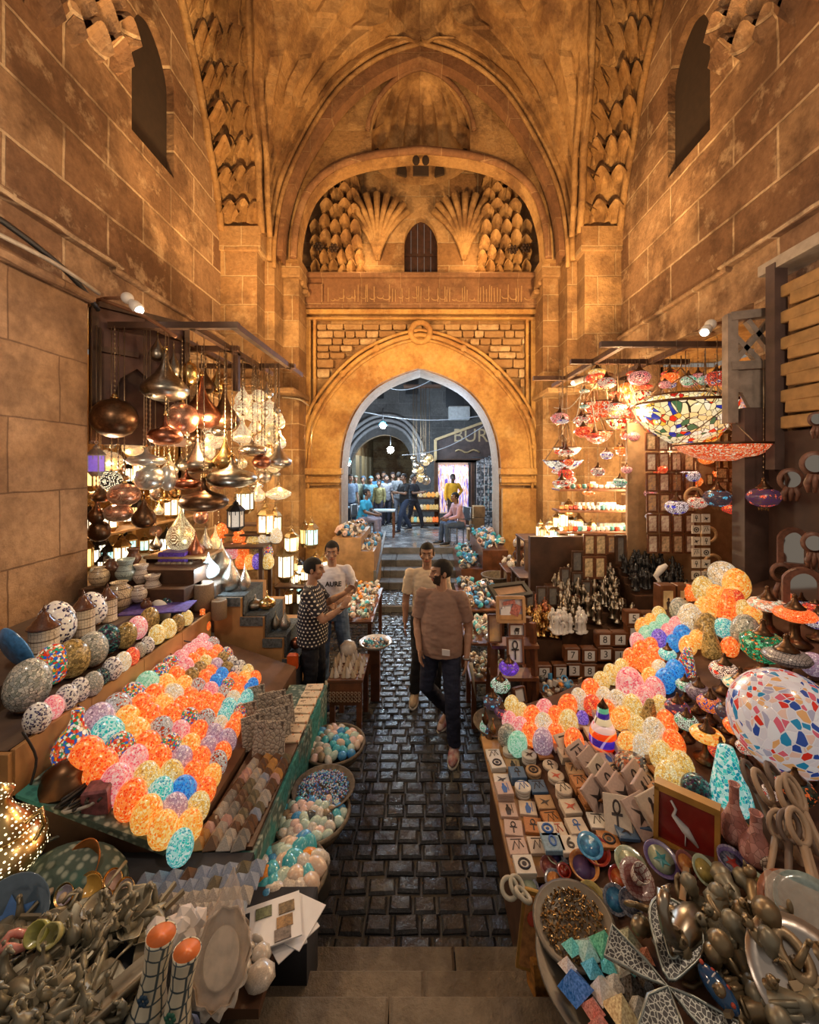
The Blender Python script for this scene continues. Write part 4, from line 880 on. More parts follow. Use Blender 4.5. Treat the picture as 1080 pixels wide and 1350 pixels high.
# copper dish, glass dishes
t = thing('copper_dish', 'oval copper dish leaning on the corner table', 'dish', onz(107, 1150, .78)); t.rotation_euler = (1.0, .2, -.3)
MB().lathe([(0, 0), (.085, 0), (.115, .03), (.12, .03), (.09, -.01), (0, -.01)], 30, None, .8, 1.1).build('dish', [simple('polished_copper', (.6, .22, .07), .3, .9, nz=.2)], t)
for i, (px, py, w_, c, lb) in enumerate(((121, 1172, 38, (.75, .45, .1), 'oval yellow enamel dish in front of the copper dish'), (88, 1180, 26, (.6, .55, .7), 'small pale glass dish left of the yellow dish'), (152, 1160, 26, (.6, .42, .36), 'pinkish glass dish right of the copper dish'), (168, 1172, 26, (.65, .6, .65), 'clear glass dish with white label beside pink dish'), (140, 1186, 26, (.5, .4, .38), 'smoky glass dish under the yellow enamel dish'))):
    p = onz(px, py, .78); r = w_/2*p.y/F; t = thing('enamel_dish', lb, 'dish', p); t.rotation_euler = (.8, .1, -.4)
    MB().lathe([(0, 0), (.7*r, 0), (r, .02), (1.03*r, .02), (.75*r, -.008), (0, -.008)], 24, None, 1.1, .85).build('dish', [BRASS], t)
    MB().lathe([(0, .004), (.72*r, .005), (.86*r, .014), (.86*r, .012), (0, .002)], 24, None, 1.1, .85).build('enamel', [simple('enamel_%d' % i, c, .15, nz=.15, coat=.5)], t)
# heap of tarnished metal ornaments
OLD = simple('tarnished_pewter', (.34, .31, .23), .42, .5, nz=.45, nsc=7, bump=.3)
def m_spoon():
    g = MB(); g.lathe([(0, 0), (.6, .02), (1, .12), (1.05, .14), (.7, .0), (0, -.04)], 16, MX.Diagonal((.035, .05, .1, 1))); g.tube([(0, .045, .012), (0, .09, .02), (0, .16, .01)], [.006, .005, .008], 7); return g
def m_ankh(th=.006):
    g = MB(); g.tube([(sin(a)*.026, .045-cos(a)*.04, 0) for a in [k*2*pi/16 for k in range(16)]], th*1.3, 6, closed=True); g.bar((0, .005, 0), (0, -.085, 0), .016, .01); g.bar((-.045, 0, 0), (.045, 0, 0), .016, .01); return g
def m_leafdish():
    g = MB(); g.lathe([(0, 0), (.03, .0), (.052, .02), (.056, .02), (.032, -.006), (0, -.006)], 16, None, 1, 1.5, .08, 5); g.tube([(0, .07, .02), (.02, .1, .03), (0, .11, .03), (-.02, .1, .02)], .006, 6); return g
def m_bird():
    g = MB(); g.lathe([(0, -1), (.5, -.8), (1, -.2), (.9, .3), (.4, .8), (0, 1)], 14, MX.Rotation(pi/2, 4, 'X') @ MX.Diagonal((.03, .03, .07, 1))); g.tube([(0, .05, .01), (0, .08, .04), (0, .085, .075), (0, .07, .09)], [.018, .012, .01, .012], 8); g.tube([(0, .07, .09), (0, .04, .085)], [.007, .003], 6); g.bar((-.02, -.05, 0), (-.03, -.12, .02), .012, .02); g.bar((.02, -.05, 0), (.03, -.12, .02), .012, .02); return g
def m_bell():
    g = MB(); g.lathe([(.03, 0), (.033, .005), (.024, .03), (.016, .05), (.006, .056), (.006, .09), (.01, .1), (0, .105)], 14); return g
def m_fish():
    g = MB(); g.lathe([(0, -1), (.4, -.85), (.8, -.3), (1, .1), (.6, .7), (.1, 1), (.5, 1.3)], 12, MX.Rotation(pi/2, 4, 'X') @ MX.Diagonal((.018, .03, .06, 1))); return g
HEAP = [('metal_spoon', 'spoon', m_spoon().mesh('spoon', [OLD])), ('metal_ankh', 'ankh', m_ankh().mesh('ankh', [OLD])), ('metal_dish', 'leaf dish', m_leafdish().mesh('dish', [OLD])), ('metal_bird', 'bird', m_bird().mesh('bird', [OLD])), ('metal_bell', 'bell', m_bell().mesh('bell', [OLD])), ('metal_fish', 'fish', m_fish().mesh('fish', [OLD]))]
q = random.Random(21); zz = lambda x: .715+.1*max(0, 1-abs(x+1.35)/.6)
nh = {}
for k in range(190):
    px = q.uniform(-5, 205); py = q.uniform(1195, 1360)
    if px > 150+.0*py and py > 1255: continue
    if px < 60 and py < 1225: continue
    nm, lb, me = q.choice(HEAP); p = onz(px, py, .8); z = zz(p.x)+q.uniform(-.02, .03); p = onz(px, py, z)
    put(nm, me, 'tarnished grey metal %s lying in the heap at the bottom left' % lb, lb.split(' ')[-1], p, (q.uniform(-.3, .3), q.uniform(-.3, .3), q.uniform(0, 6)), q.uniform(.7, 1.2), 'grey metal %s pieces heaped at the bottom left' % lb)
put('heap_cushion', MB().ball((0, 0, 0), (1, 1, 1), 24, 12).mesh('heap_cushion', [DCL]), 'dark padding under the heap of metal ornaments', 'cushion', (-1.45, 1.42, .7), sc=(.66, .4, .06))
t = thing('pale_blade', 'pale curved metal tray at the bottom edge near the vases', 'tray', onz(150, 1320, .8), -.6); MB().lathe([(0, 0), (.8, .0), (1, .03), (1, .04), (.8, .01), (0, .01)], 24, MX.Diagonal((.035, .22, 1, 1))).build('tray_body', [simple('pale_metal', (.42, .36, .27), .4, .6)], t)
# carved figures strings, shells and necklaces at the far left
q = random.Random(31); BD = MB().ball((0, 0, 0), 1, 8, 6).mesh('shell_bead', [simple('cowrie', (.5, .4, .3), .35, nz=.4, nsc=12, coat=.3)])
for k in range(34):
    px = 10+q.random()*75; py = 1125+q.random()*60; p = onz(px, py, .76+q.uniform(0, .05)); put('cowrie_shell', BD, 'brown and cream cowrie shell in the pile beside the copper dish', 'shell', p, (q.random()*3, 0, q.random()*6), (.022, .016, .014), 'cowrie shells piled left of the copper dish')
for (px, py, c, lb) in ((22, 1240, (.75, .3, .25), 'pink coral shaped ornament at the left edge of the metal heap'), (63, 1225, (.5, .48, .12), 'yellow green glass cup on the metal heap'), (80, 1228, (.55, .5, .2), 'second yellow green cup beside the first on the heap'), (10, 1158, (.75, .5, .1), 'yellow carved ring at the far left edge')):
    p = onz(px, py, .86); g = MB()
    if 'cup' in lb: g.lathe([(.02, 0), (.035, .04), (.04, .07), (.035, .07), (.02, .01)], 14, MX.Rotation(.9, 4, 'X'))
    else: g.tube([(cos(a)*.045, sin(a)*.03, .01*sin(3*a)) for a in [k*2*pi/14 for k in range(14)]], .014, 7, closed=True)
    put('small_ornament', g.mesh('small_ornament', [simple('orn_%d' % px, c, .35, nz=.3, coat=.3)]), lb, 'ornament', p)
# big pierced brass lamp at the left edge with blue dish and cables
t = thing('brass_table_lamp', 'pierced brass table lamp glowing at the left picture edge', 'lamp', (-1.93, 1.88, .7)); rr = .16
MB().lathe([(.0, 0), (.1, 0), (.12, .02), (.06, .05), (.05, .1), (.13, .14), (.17, .2), (.165, .26), (.11, .31), (.07, .33)], 26).build('lamp_body', [pierced('pierced_gold_fine', (.7, .5, .22), 60, (1, .8, .45), 2.5)], t)
MB().lathe([(.12, .31), (.13, .33), (.06, .4), (.03, .46), (.05, .5), (0, .54)], 22).build('lamp_top', [MATS['pierced_gold_fine']], t)
for s_ in (-1, 1): MB().tube([(s_*.12, 0, .36), (s_*.19, 0, .42), (s_*.2, 0, .35), (s_*.16, 0, .28)], .01, 7).build('handle', [BRASS], t)
t = thing('blue_star_dish', 'blue glass dish with star below the brass table lamp', 'dish', V((-1.72, 1.72, .78))); t.rotation_euler = (.9, 0, .2)
MB().lathe([(0, 0), (.1, .01), (.15, .05), (.155, .05), (.1, 0), (0, -.01)], 28).build('dish', [simple('blue_grey_glass', (.12, .18, .25), .1, nz=.3, coat=.5)], t)
g = MB(); g.smooth = False; n = 10; g.add([(cos(a*2*pi/n)*(.09 if a % 2 else .045), sin(a*2*pi/n)*(.09 if a % 2 else .045), .012) for a in range(n)]+[(0, 0, .02)], [(i, (i+1) % n, n) for i in range(n)]); g.build('star', [simple('star_blue', (.08, .2, .5), .2)], t)
def cable(pts, lab, r=.006, m=None, sm=4): return tag(MB().tube(smooth2([tuple(p) for p in pts], sm), r, 6).build('cable', [m or BLACK]), lab, 'cable')
cable([onx(30, 965, -2.05), onx(48, 1000, -2.04), onx(40, 1040, -2.04), onx(60, 1020, -2.04), onx(30, 1050, -2.05)], 'black cable looping over the yellow board near its front end')
cable([onx(225, 862, -2.04), onx(240, 880, -2.04), onx(228, 890, -2.04), onx(250, 868, -2.03), onx(258, 850, -2.04), onx(243, 845, -2.04)], 'tangled black cable near the far end of the yellow board')
cable([onx(103, 930, -2.04), onx(115, 945, -2.04), onx(112, 965, -2.03), onx(100, 950, -2.05)], 'black cable hanging in the middle of the yellow board')
q = random.Random(4)
for k in range(7):
    c0 = onz(70+q.uniform(-25, 30), 1085+q.uniform(-25, 30), .78); cable([c0+V((q.uniform(-.12, .12), q.uniform(-.1, .1), q.uniform(-.03, .05))) for _ in range(6)], 'thin cable in the tangle behind the copper dish', .007, BLACK if k % 3 else simple('white_cable', (.5, .47, .42), .5)); 
for o in COL.objects:
    if o.name.startswith('cable') and o.get('label', '').startswith('thin cable'): o['group'] = 'tangled cables behind the copper dish'
put('cloth_heap', MB().ball((0, 0, 0), 1, 20, 10).mesh('cloth_heap', [TEALC]), 'crumpled teal cloth below the gourd lamp at the left', 'cloth', (-1.66, 1.95, .7), sc=(.25, .15, .16))

put('cloth_sheet', prism('cloth_sheet', [(-2.05, EL.z(-2.05, 0)+.003), (-2.05, EL.z(-2.05, 0)+.02), (-1.62, EL.z(-1.62, 0)+.02), (-1.35, EL.z(-1.35, 0)+.02), (-1.3, .75), (-1.3, .72)], 2.07, 2.36, [TEALC]), 'teal patterned cloth over the front edge of the egg rack', 'cloth', (0, 0, 0))
q = random.Random(17)
for k in range(8):
    c0 = V((q.uniform(-1.95, -1.5), 2.05, .9)); pts = [V((c0.x+q.uniform(-.1, .1), 2.06+q.uniform(-.02, .25), EL.z(c0.x, 0)+.05+q.uniform(0, .05))) for _ in range(5)]
    o = cable(pts, 'cable or plug lead in the tangle on the teal cloth', .008, BLACK if k % 3 else simple('white_cable', (.5, .47, .42), .5)); o['group'] = 'leads tangled on the teal cloth'
put('plug_box', MB().box((0, 0, 0), (.1, .07, .05), None, .008).mesh('plug_box', [WC]), 'white plug box with red mark on the teal cloth', 'plug', (-1.42, 2.2, .87), (0, .3, .4))
put('spice_packet', MB().box((0, 0, 0), (.12, .09, .14), None, .01).mesh('spice_packet', [simple('maroon_packet', (.3, .1, .12), .4, nz=.6, nsc=30)]), 'maroon and pink patterned packet below the flower egg lamp', 'packet', (-1.68, 2.14, .96), (.1, 0, .2))
# ================================================================= LEFT SHOP: hanging brass lamps
def beam(name, segs, w_, mat, lab, cat='beam'):
    g = MB()
    for a, b in segs: g.bar(a, b, w_)
    return tag(g.build(name, [mat]), lab, cat)
beam('lamp_rack', [((-3.42, 4.5, 4.22), (-2.0, 4.5, 4.22)), ((-3.42, 5.4, 4.22), (-2.4, 5.4, 4.22)), ((-3.42, 6.35, 4.22), (-1.95, 6.35, 4.22)), ((-2.52, 4.5, 4.22), (-2.52, 6.9, 4.22)), ((-3.0, 4.5, 4.26), (-3.0, 6.9, 4.26)), ((-2.52, 5.6, 4.22), (-2.52, 5.6, 3.7)), ((-2.05, 4.5, 4.22), (-2.05, 7.0, 4.22))], .07, WOOD, 'dark wooden frame over the left shop holding hanging lamps', 'frame')
t = thing('shop_shutter', 'dark carved wooden door panel with ogee arch above the left shop', 'door', (-3.3, 4.75, 2.95))
o_ = [(-.42, 0), (-.42, 1.5), (.55, 1.5), (.55, .1), (.42, .1), (.4, .42), (.22, .52), (.16, .72), (0, .85), (-.16, .72), (-.22, .52), (-.34, .4), (-.34, 0)]
plate('ogee_panel', o_, [], .06, MX.Rotation(.9, 4, 'Z') @ XZ(0), [simple('maroon_wood', (.12, .05, .035), .6, nz=.5, nsc=5, bump=.1)], t)
MB().box((.07, .04, .72), (1.0, .02, 1.5), MX.Rotation(.9, 4, 'Z')).build('back_board', [simple('maroon_dark', (.045, .018, .012), .7)], t)
g = MB()
for a in ((-.4, 0, -.4, 1.5), (.52, .1, .52, 1.5), (-.42, 1.48, .55, 1.48), (-.42, 1.0, .0, 1.0)): g.bar((a[0], -.05, a[1]), (a[2], -.05, a[3]), .06)
o = g.build('frame_rail', [WOOD], t); o.rotation_euler = (0, 0, .9)
HL = [ # kind, material, x, y, width px, height px, depth, label
 ('globe', BRONZE, 151, 551, 54, 52, 4.35, 'big dark bronze globe lamp, leftmost and nearest hanging lamp'),
 ('onion', PEWTER, 218, 495, 57, 68, 4.65, 'wide pewter onion shaped lamp hanging high at the left'),
 ('drop', PEWTER, 208, 459, 21, 36, 4.7, 'small pewter drop lamp above the wide onion lamp'),
 ('drop', PEWTER, 229, 479, 19, 38, 4.9, 'slim pewter drop lamp right of the topmost one'),
 ('globe', BRASS, 250, 493, 24, 32, 5.0, 'dark gold oval lamp under the wooden frame'),
 ('onion', COPPER, 266, 530, 50, 70, 5.1, 'copper onion lamp with long brown cone, centre of the cluster'),
 ('globe', P_COPP, 240, 552, 40, 42, 4.8, 'round pierced copper globe beside the copper onion lamp'),
 ('saucer', COPPER, 218, 567, 42, 40, 4.5, 'flattened copper lamp with gold finial, under the wide pewter onion'),
 ('onion', BRONZE, 296, 537, 38, 62, 5.3, 'brown cone lamp right of the copper onion lamp'),
 ('drop', BRONZE, 271, 502, 22, 34, 5.3, 'small bronze drop lamp below the wooden beam'),
 ('drop', BRASS, 286, 502, 20, 36, 5.5, 'brass drop lamp next to the wooden post'),
 ('onion', PEWTER, 260, 600, 42, 48, 4.9, 'clear pewter onion lamp in the middle of the cluster'),
 ('onion', BRASS, 297, 595, 32, 50, 5.0, 'dark gold cone lamp in front of lit lanterns'),
 ('saucer', PEWTER, 306, 622, 62, 42, 4.9, 'long flat pewter lamp at the right of the cluster'),
 ('saucer', BRONZE, 269, 652, 60, 44, 4.7, 'long flat maroon lamp with pale neck, lowest of the flat ones'),
 ('saucer', COPPER, 246, 632, 36, 26, 4.75, 'small flat copper lamp left of the flat pewter lamp'),
 ('globe', P_SILV, 198, 630, 38, 32, 4.5, 'pierced silver globe lamp with two dotted medallions'),
 ('globe', P_COPP, 164, 652, 38, 30, 4.4, 'pierced pink copper globe lamp at the left'),
 ('globe', P_COPP, 156, 676, 34, 24, 4.45, 'pierced dark copper lamp just under the pink copper globe'),
 ('saucer', P_SILV, 193, 602, 46, 26, 4.5, 'filigree silver bowl lamp under the long chain'),
 ('globe', pierced('pierced_black', (.03, .025, .02), 7, (1, .8, .5), 1.5, .6, .22), 147, 634, 26, 26, 4.4, 'black lamp with round holes at the left'),
 ('onion', BRONZE, 133, 647, 22, 30, 4.4, 'small dark fluted lamp at the left shop edge'),
 ('globe', BRONZE, 131, 700, 26, 28, 4.4, 'brown glass globe lowest at the left shop edge'),
 ('vase', BRONZE, 127, 676, 20, 34, 4.35, 'brown bottle lamp above the lowest brown globe'),
 ('drop', BRONZE, 190, 674, 28, 44, 4.5, 'bronze drop lamp with twisted cord at the left'),
 ('globe', P_SILV, 222, 630, 22, 34, 4.6, 'pale pierced silver lamp beside the dotted medallion globe'),
 ('globe', P_LIT, 319, 541, 22, 26, 5.8, 'round brass lamp glowing next to the wooden post'),
 ('globe', P_LIT, 335, 543, 26, 26, 6.0, 'lit pierced brass globe at the right of the post'),
 ('globe', P_LIT, 355, 545, 28, 34, 6.1, 'bright pierced disc lamp, rightmost in its tier'),
 ('drop', P_LIT, 320, 520, 20, 34, 5.9, 'glowing pointed lamp at the top right of cluster'),
 ('onion', P_LIT, 320, 566, 28, 36, 5.7, 'bright lit onion lamp under the pierced globes'),
 ('saucer', SILVER, 333, 588, 36, 28, 5.5, 'flat silver glass lamp lit from inside'),
 ('globe', COPPER, 345, 609, 24, 18, 5.6, 'small orange copper lamp at the right of cluster'),
 ('onion', SILVER, 368, 598, 32, 40, 5.9, 'rightmost tilted silver drop lamp against the stone pier'),
 ('globe', SILVER, 349, 628, 18, 18, 5.9, 'small clear silver ball lamp'),
 ('drop', P_LIT, 340, 648, 20, 26, 5.8, 'small glass drop lamp with bright bulb'),
 ('boat', P_LIT, 367, 650, 34, 18, 6.0, 'boat shaped glass lamp with three bright bulbs'),
 ('globe', P_LIT, 282, 575, 30, 34, 5.6, 'lit star cut brass lamp behind the copper onion lamp'),
 ('globe', P_LIT, 272, 594, 22, 26, 5.6, 'glowing cut brass lamp behind the clear onion lamp'),
 ('globe', P_GOLD, 358, 572, 24, 28, 6.1, 'pierced gold lamp below the bright disc lamp'),
 ('globe', BRASS, 230, 648, 16, 20, 5.0, 'little brass ball lamp between the flat lamps'),
 ('globe', SILVER, 205, 650, 14, 20, 4.9, 'little silver lamp below the medallion globe'),
 ('drop', BRASS, 240, 520, 18, 30, 5.2, 'narrow brass lamp half hidden behind the pewter onion lamp'),
 ('globe', P_GOLD, 176, 590, 26, 22, 4.9, 'pierced gold lamp behind the filigree bowl'),
 ('globe', P_GOLD, 145, 608, 30, 26, 5.0, 'pierced gold lamp glowing behind the violet lantern')]
for k_, m_, x, y, w_, h_, Y, lb in HL: hang(k_, m_, x, y, w_, Y, lb, h_)
lantern(127, 605, 22, 46, 4.3, simple('silver_lantern_metal', (.4, .4, .42), .35, .8), GL_V, 'silver square lantern with violet glass at the left edge', True, n=4)
lantern(311, 678, 24, 44, 5.0, FR_B, simple('milky_glass', (.5, .45, .4), .3, emit=(1, .8, .6), es=.25), 'black pointed lantern hanging under the flat pewter lamp', True)
for i, (x, y, w_, h_, Y, gl, lb) in enumerate(((323, 655, 26, 44, 5.6, GL_W, 'gilt lantern with frosted panes behind the black lantern'), (350, 684, 26, 46, 5.8, GL_W, 'gilt lantern with grey and amber panes above the egg lamp shelf'), (363, 686, 18, 44, 5.9, GL_W, 'narrow gilt lantern touching the stone pier'), (384, 712, 22, 36, 6.0, GL_W, 'gilt lantern right of the egg lamp shelf'), (411, 702, 20, 42, 6.3, GL_T, 'gilt lantern with teal pane in front of the pier'), (402, 702, 14, 38, 6.4, GL_A, 'narrow amber lantern left of the teal paned one'))):
    lantern(x, y, w_, h_, Y, FR_G, gl, lb, True)
# standing lanterns and shelves in the corner
def board(x0, x1, y0, y1, z, lab, m=None, th=.03, legs=True, name='shelf_board', cat='shelf'):
    t = thing(name, lab, cat, ((x0+x1)/2, (y0+y1)/2, z-th))
    MB().box((0, 0, th/2), (x1-x0, y1-y0, th), None, .004).build('board', [m or WOOD], t)
    if legs:
        for i in (-1, 1):
            for j in (-1, 1): MB().box((i*((x1-x0)/2-.04), j*((y1-y0)/2-.04), -(z-th)/2), (.05, .05, z-th)).build('leg', [m or WOOD], t)
    return t
board(-2.75, -2.1, 5.45, 5.85, 1.6, 'wooden shelf under the small glowing egg lamps')
sm = [(315, 708, 'O'), (333, 716, 'Y'), (349, 708, 'C'), (364, 706, 'C'), (306, 727, 'P'), (322, 726, 'O'), (337, 725, 'K'), (352, 728, 'X'), (319, 740, 'O'), (330, 741, 'A'), (340, 740, 'V'), (353, 740, 'Y'), (292, 700, 'O'), (286, 712, 'O')]
for i, (x, y, k) in enumerate(sm):
    Y = 5.55+(.0 if y > 735 else .12 if y > 720 else .24); p = at(x, y, Y); z = p.z
    put('egg_lamp', egg_mesh(k), '%s small egg lamp, %s counted from top left on the corner shelf' % (EC[k][0], ORD[i]), 'lamp', (p.x, Y, z), (0, 0, i), 8.2*Y/F, 'small glowing egg lamps on the corner shelf')
board(-2.75, -2.1, 5.72, 6.0, 1.72, 'middle tier of the corner egg lamp shelf', legs=False); board(-2.75, -2.1, 5.86, 6.1, 1.84, 'upper tier of the corner egg lamp shelf', legs=False)
board(-2.15, -1.35, 6.0, 6.7, .9, 'low shelf crowded with small lit lanterns by the pier')
q = random.Random(9)
for k in range(30):
    x = 372+q.random()*64; y = 735+q.random()*55; Y = 6.1+q.random()*.5; p = at(x, y, Y); gl = q.choice([GL_W, GL_A, GL_T, GL_W]); w_ = q.uniform(10, 16)
    nm = {GL_W.name: 'frosted', GL_A.name: 'amber', GL_T.name: 'teal'}[gl.name]
    lantern(x, y, w_, w_*1.9, Y, q.choice([FR_G, FR_G, FR_B]), gl, 'small standing lantern with %s glass in the crowd by the left pier' % nm, group='small %s lanterns by the left pier' % nm)
lantern(377, 738, 24, 58, 6.0, FR_G, GL_W, 'tall gilt lantern with long frosted panes beside polka-dot shirt man')
# inside the left shop: lit shelves with glass and small goods
for i, z in enumerate((1.35, 1.9, 2.4)): board(-4.6, -3.6, 4.45, 6.6, z, '%s lit shelf at the back of the left shop' % ['lowest', 'middle', 'upper'][i], WOODL, .03, False)
for k in range(46):
    z = q.choice((1.35, 1.9, 2.4)); x = q.uniform(-4.4, -3.65); y = 4.5+q.random()*1.8; gl = q.choice([GL_W, GL_A, GL_T, GL_W]); s_ = q.uniform(.12, .2)
    nm = {GL_W.name: 'frosted', GL_A.name: 'amber', GL_T.name: 'teal'}[gl.name]
    spawn('lantern', lantern_parts(q.choice([FR_G, FR_B]), gl), '%s glass lantern on the shelves inside the left shop' % nm, 'lantern', (x, y, z), 0, s_, '%s lanterns inside the left shop' % nm)
# teardrop lamp and boxes on a stand, carved cubes, carved cylinders
board(-2.95, -2.3, 4.35, 4.75, 1.72, 'wooden shelf under the gold teardrop lamp', WOODL, legs=False)
def stand(kind, mat, px, py, w_, h_, Y, lb, name='table_lamp', cat='lamp'):
    p = at(px, py, Y); me, cap, z1 = brass_body(kind, mat); r = w_*Y/F/2; pr = lathe_prof(kind); hh = pr[0][1]-pr[-1][1]; sz = h_*Y/F/hh
    t = thing(name, lb, cat, (p.x, p.y, p.z-h_*Y/F/2-pr[-1][1]*sz)); link('lamp_body', me, t, sc=(r, r, sz)); return t
stand('drop', P_GOLD, 239, 695, 36, 60, 4.55, 'gold speckled teardrop lamp standing over the carved stones')
for i, a in enumerate((('drop', COPPER, 258, 720, 22, 38, 4.5, 'copper teardrop beside the gold speckled teardrop'), ('drop', SILVER, 271, 712, 18, 36, 4.7, 'silver teardrop between copper one and pierced lamps'), ('drop', P_GOLD, 284, 715, 20, 46, 4.9, 'tall pierced lamp glowing behind the silver teardrops'), ('drop', P_SILV, 292, 735, 30, 50, 4.8, 'clear silver pierced teardrop right of the bright blue lamp'))): stand(*a)
t = stand('drop', pierced('blue_lit_egg', (.5, .7, .8), 16, (.75, .92, 1), 6, .3), 275, 745, 27, 34, 4.4, 'brilliant blue white lamp on a stand in left stall')
lamp('blue_lamp_bulb', 'POINT', at(275, 748, 4.2), 6, (.7, .9, 1), .05)
put('box_stand', MB().box((0, 0, 0), (.32, .3, .5), None, .01).mesh('box_stand', [GREYW]), 'grey box stand under the brilliant blue lamp', 'stand', at(275, 790, 4.42)-V((0, 0, .05)))
for k in range(2): put('purple_box', MB().box((0, 0, 0), (.28, .2, .05), None, .006).mesh('purple_box', [simple('purple_brocade', (.14, .06, .4), .5, nz=.6, nsc=50)]), 'purple patterned box under the gold teardrop lamp' if k == 0 else 'dark box under the purple patterned box', 'box', at(233, 729+8*k, 4.45))
CUB = MB().box((0, 0, 0), (.05, .04, .05), None, .012).mesh('carved_stone', [simple('carved_buff', (.35, .27, .18), .8, nz=.6, nsc=30, bump=.6)])
for r_ in range(8):
    for c_ in range(7):
        p = at(209+c_*6.8, 744+r_*8, 4.32-.02*r_); put('carved_stone', CUB, 'small carved buff stone stacked in rows under the teardrop lamp', 'stone', p, (0, 0, rnd.uniform(-.2, .2)), .98, 'carved buff stones stacked under the teardrop lamp')
put('stone_rack', MB().box((0, 0, 0), (.5, .2, 1.7), None, .01).mesh('stone_rack', [WOOD]), 'dark rack behind the stacked carved stones', 'rack', (at(229, 770, 4.5).x, 4.52, .86))
cy = MB().lathe([(.9, -1.3), (1, -1.2), (1, 1.2), (.9, 1.3), (.8, 1.3), (.75, 1.0), (0, 1.0)], 20).mesh('carved_jar', [simple('carved_tan', (.36, .25, .16), .7, nz=.6, nsc=25, bump=.6)])
for x, y, w_, Y, lb in ((268, 785, 26, 4.15, 'tall carved tan cylinder jar under the blue lamp'), (289, 803, 19, 4.1, 'shorter carved tan cylinder jar beside the tall one')): put('carved_jar', cy, lb, 'jar', at(x, y, Y), sc=w_/2*Y/F)
# stepped masonry with cloth runner and pots
g = MB(); RUNN = simple('grey_brocade', (.14, .16, .17), .8, nz=.6, nsc=40, bump=.2)
xs = [-2.12, -1.85, -1.62, -1.42, -1.28]; zs = [1.32, 1.12, .9, .69]
for k in range(4): g.box(((xs[k]+xs[k+1])/2, 4.55, zs[k]/2), (xs[k+1]-xs[k], .7, zs[k]))
put('stepped_bench', g.mesh('stepped_bench', [ORG]), 'stepped plaster bench descending towards the polka-dot shirt man', 'bench', (0, 0, 0))
g = MB()
for k in range(4):
    g.box(((xs[k]+xs[k+1])/2+.01, 4.5, zs[k]+.008), (xs[k+1]-xs[k]+.02, .5, .016)); g.box((xs[k+1]+.01, 4.5, zs[k]-.1), (.016, .5, .22))
    g.box(((xs[k]+xs[k+1])/2, 4.19, zs[k]-.03), (xs[k+1]-xs[k], .012, .09))
put('cloth_runner', g.mesh('cloth_runner', [RUNN]), 'grey brocade runner laid down the stepped bench', 'cloth', (0, 0, 0))
for i, (k, dx, kind, mat, r, h, lb) in enumerate(((0, .05, 'drop', SILVER, .1, .38, 'silver teardrop jug on the top step of the bench'), (0, .2, 'drop', SILVER, .06, .3, 'smaller silver teardrop jug beside the first one'), (1, .04, 'saucer', PEWTER, .09, .16, 'flat pewter onion pot on the second step'), (1, .17, 'saucer', BRASS, .09, .2, 'brass onion pot right of the flat pewter pot'), (2, .03, 'drop', PEWTER, .055, .2, 'small pewter teardrop on the third step'), (2, .13, 'drop', SILVER, .065, .22, 'silver teardrop on the third step'), (3, .05, 'globe', COPPER, .06, .12, 'round copper pot on the lowest bench step'))):
    me, cap, z1 = brass_body(kind, mat); pr = lathe_prof(kind); sz = h/(pr[0][1]-pr[-1][1]); link_ = put('metal_pot', me, lb, 'pot', (xs[k]+dx+.02, 4.42, zs[k]+.02-pr[-1][1]*sz), sc=(r, r, sz))
put('dark_tarpaulin', MB().box((0, 0, 0), (.75, .25, .62), None, .03).mesh('dark_tarpaulin', [DCL]), 'dark tarpaulin covered block behind the egg rack end', 'tarpaulin', (-1.62, 4.18, .32))
put('orange_bag', MB().box((0, 0, 0), (.1, .05, .17), None, .02).mesh('orange_bag', [simple('orange_plastic', (.8, .12, .02), .4)]), 'orange bag hanging on the bench by the polka-dot shirt man', 'bag', at(386, 872, 4.12))
# white cfl lamps on brackets
WHITE = simple('white_plastic', (.75, .72, .68), .35, nz=.05)
def floodlamp(px, py, Y, lb, d=(.25, 0, -.1), pole=None, sc=1.0):
    p = at(px, py, Y); t = thing('bracket_lamp', lb, 'lamp', p, 0, sc=sc)
    MB().ball((0, 0, 0), .06, 14, 8).build('socket', [WHITE], t)
    dv = V(d); MB().tube([V((0, 0, 0)), dv*.4, dv*.55, dv], [.03, .035, .055, .06], 12).build('bulb_housing', [WHITE], t)
    MB().ball(dv*1.02, .045, 10, 6).build('bulb', [simple('warm_bulb', (1, 1, 1), .4, emit=(1, .9, .8), es=3)], t)
    if pole: MB().tube([V((0, 0, 0)), V(pole)*.5+V((0, 0, .02)), V(pole)], .018, 8).build('bracket', [simple('rusty_pipe', (.3, .14, .07), .6, .6)], t)
floodlamp(168, 393, 4.3, 'white spotlight on a rusty bracket above the left shop', (.12, 0, -.12), (-.5, .1, -.0))
floodlamp(937, 428, 4.6, 'white spotlight on the wall above the right shop', (-.1, -.05, -.1), (.3, .1, .04))
floodlamp(795, 492, 5.9, 'white curved arm lamp over the right shop lanterns', (-.6, 0, -.2), (.25, .1, .0), .7)
def wallpipe(pts, lb, r=.02, m=None): return tag(MB().tube(smooth2(pts, 4), r, 8).build('wall_pipe', [m or simple('pale_pipe', (.45, .38, .3), .5)]), lb, 'pipe')
wallpipe([(-3.3, 1.6, 4.5), (-3.3, 2.6, 4.47), (-3.28, 3.6, 4.5), (-3.3, 4.2, 4.45)], 'pale conduit along the ledge of the near left wall')
wallpipe([(-3.28, 2.0, 4.55), (-3.28, 3.0, 4.62), (-3.3, 3.8, 4.5), (-3.35, 4.25, 4.3)], 'black cable sagging along the ledge of the left wall', .025, BLACK)
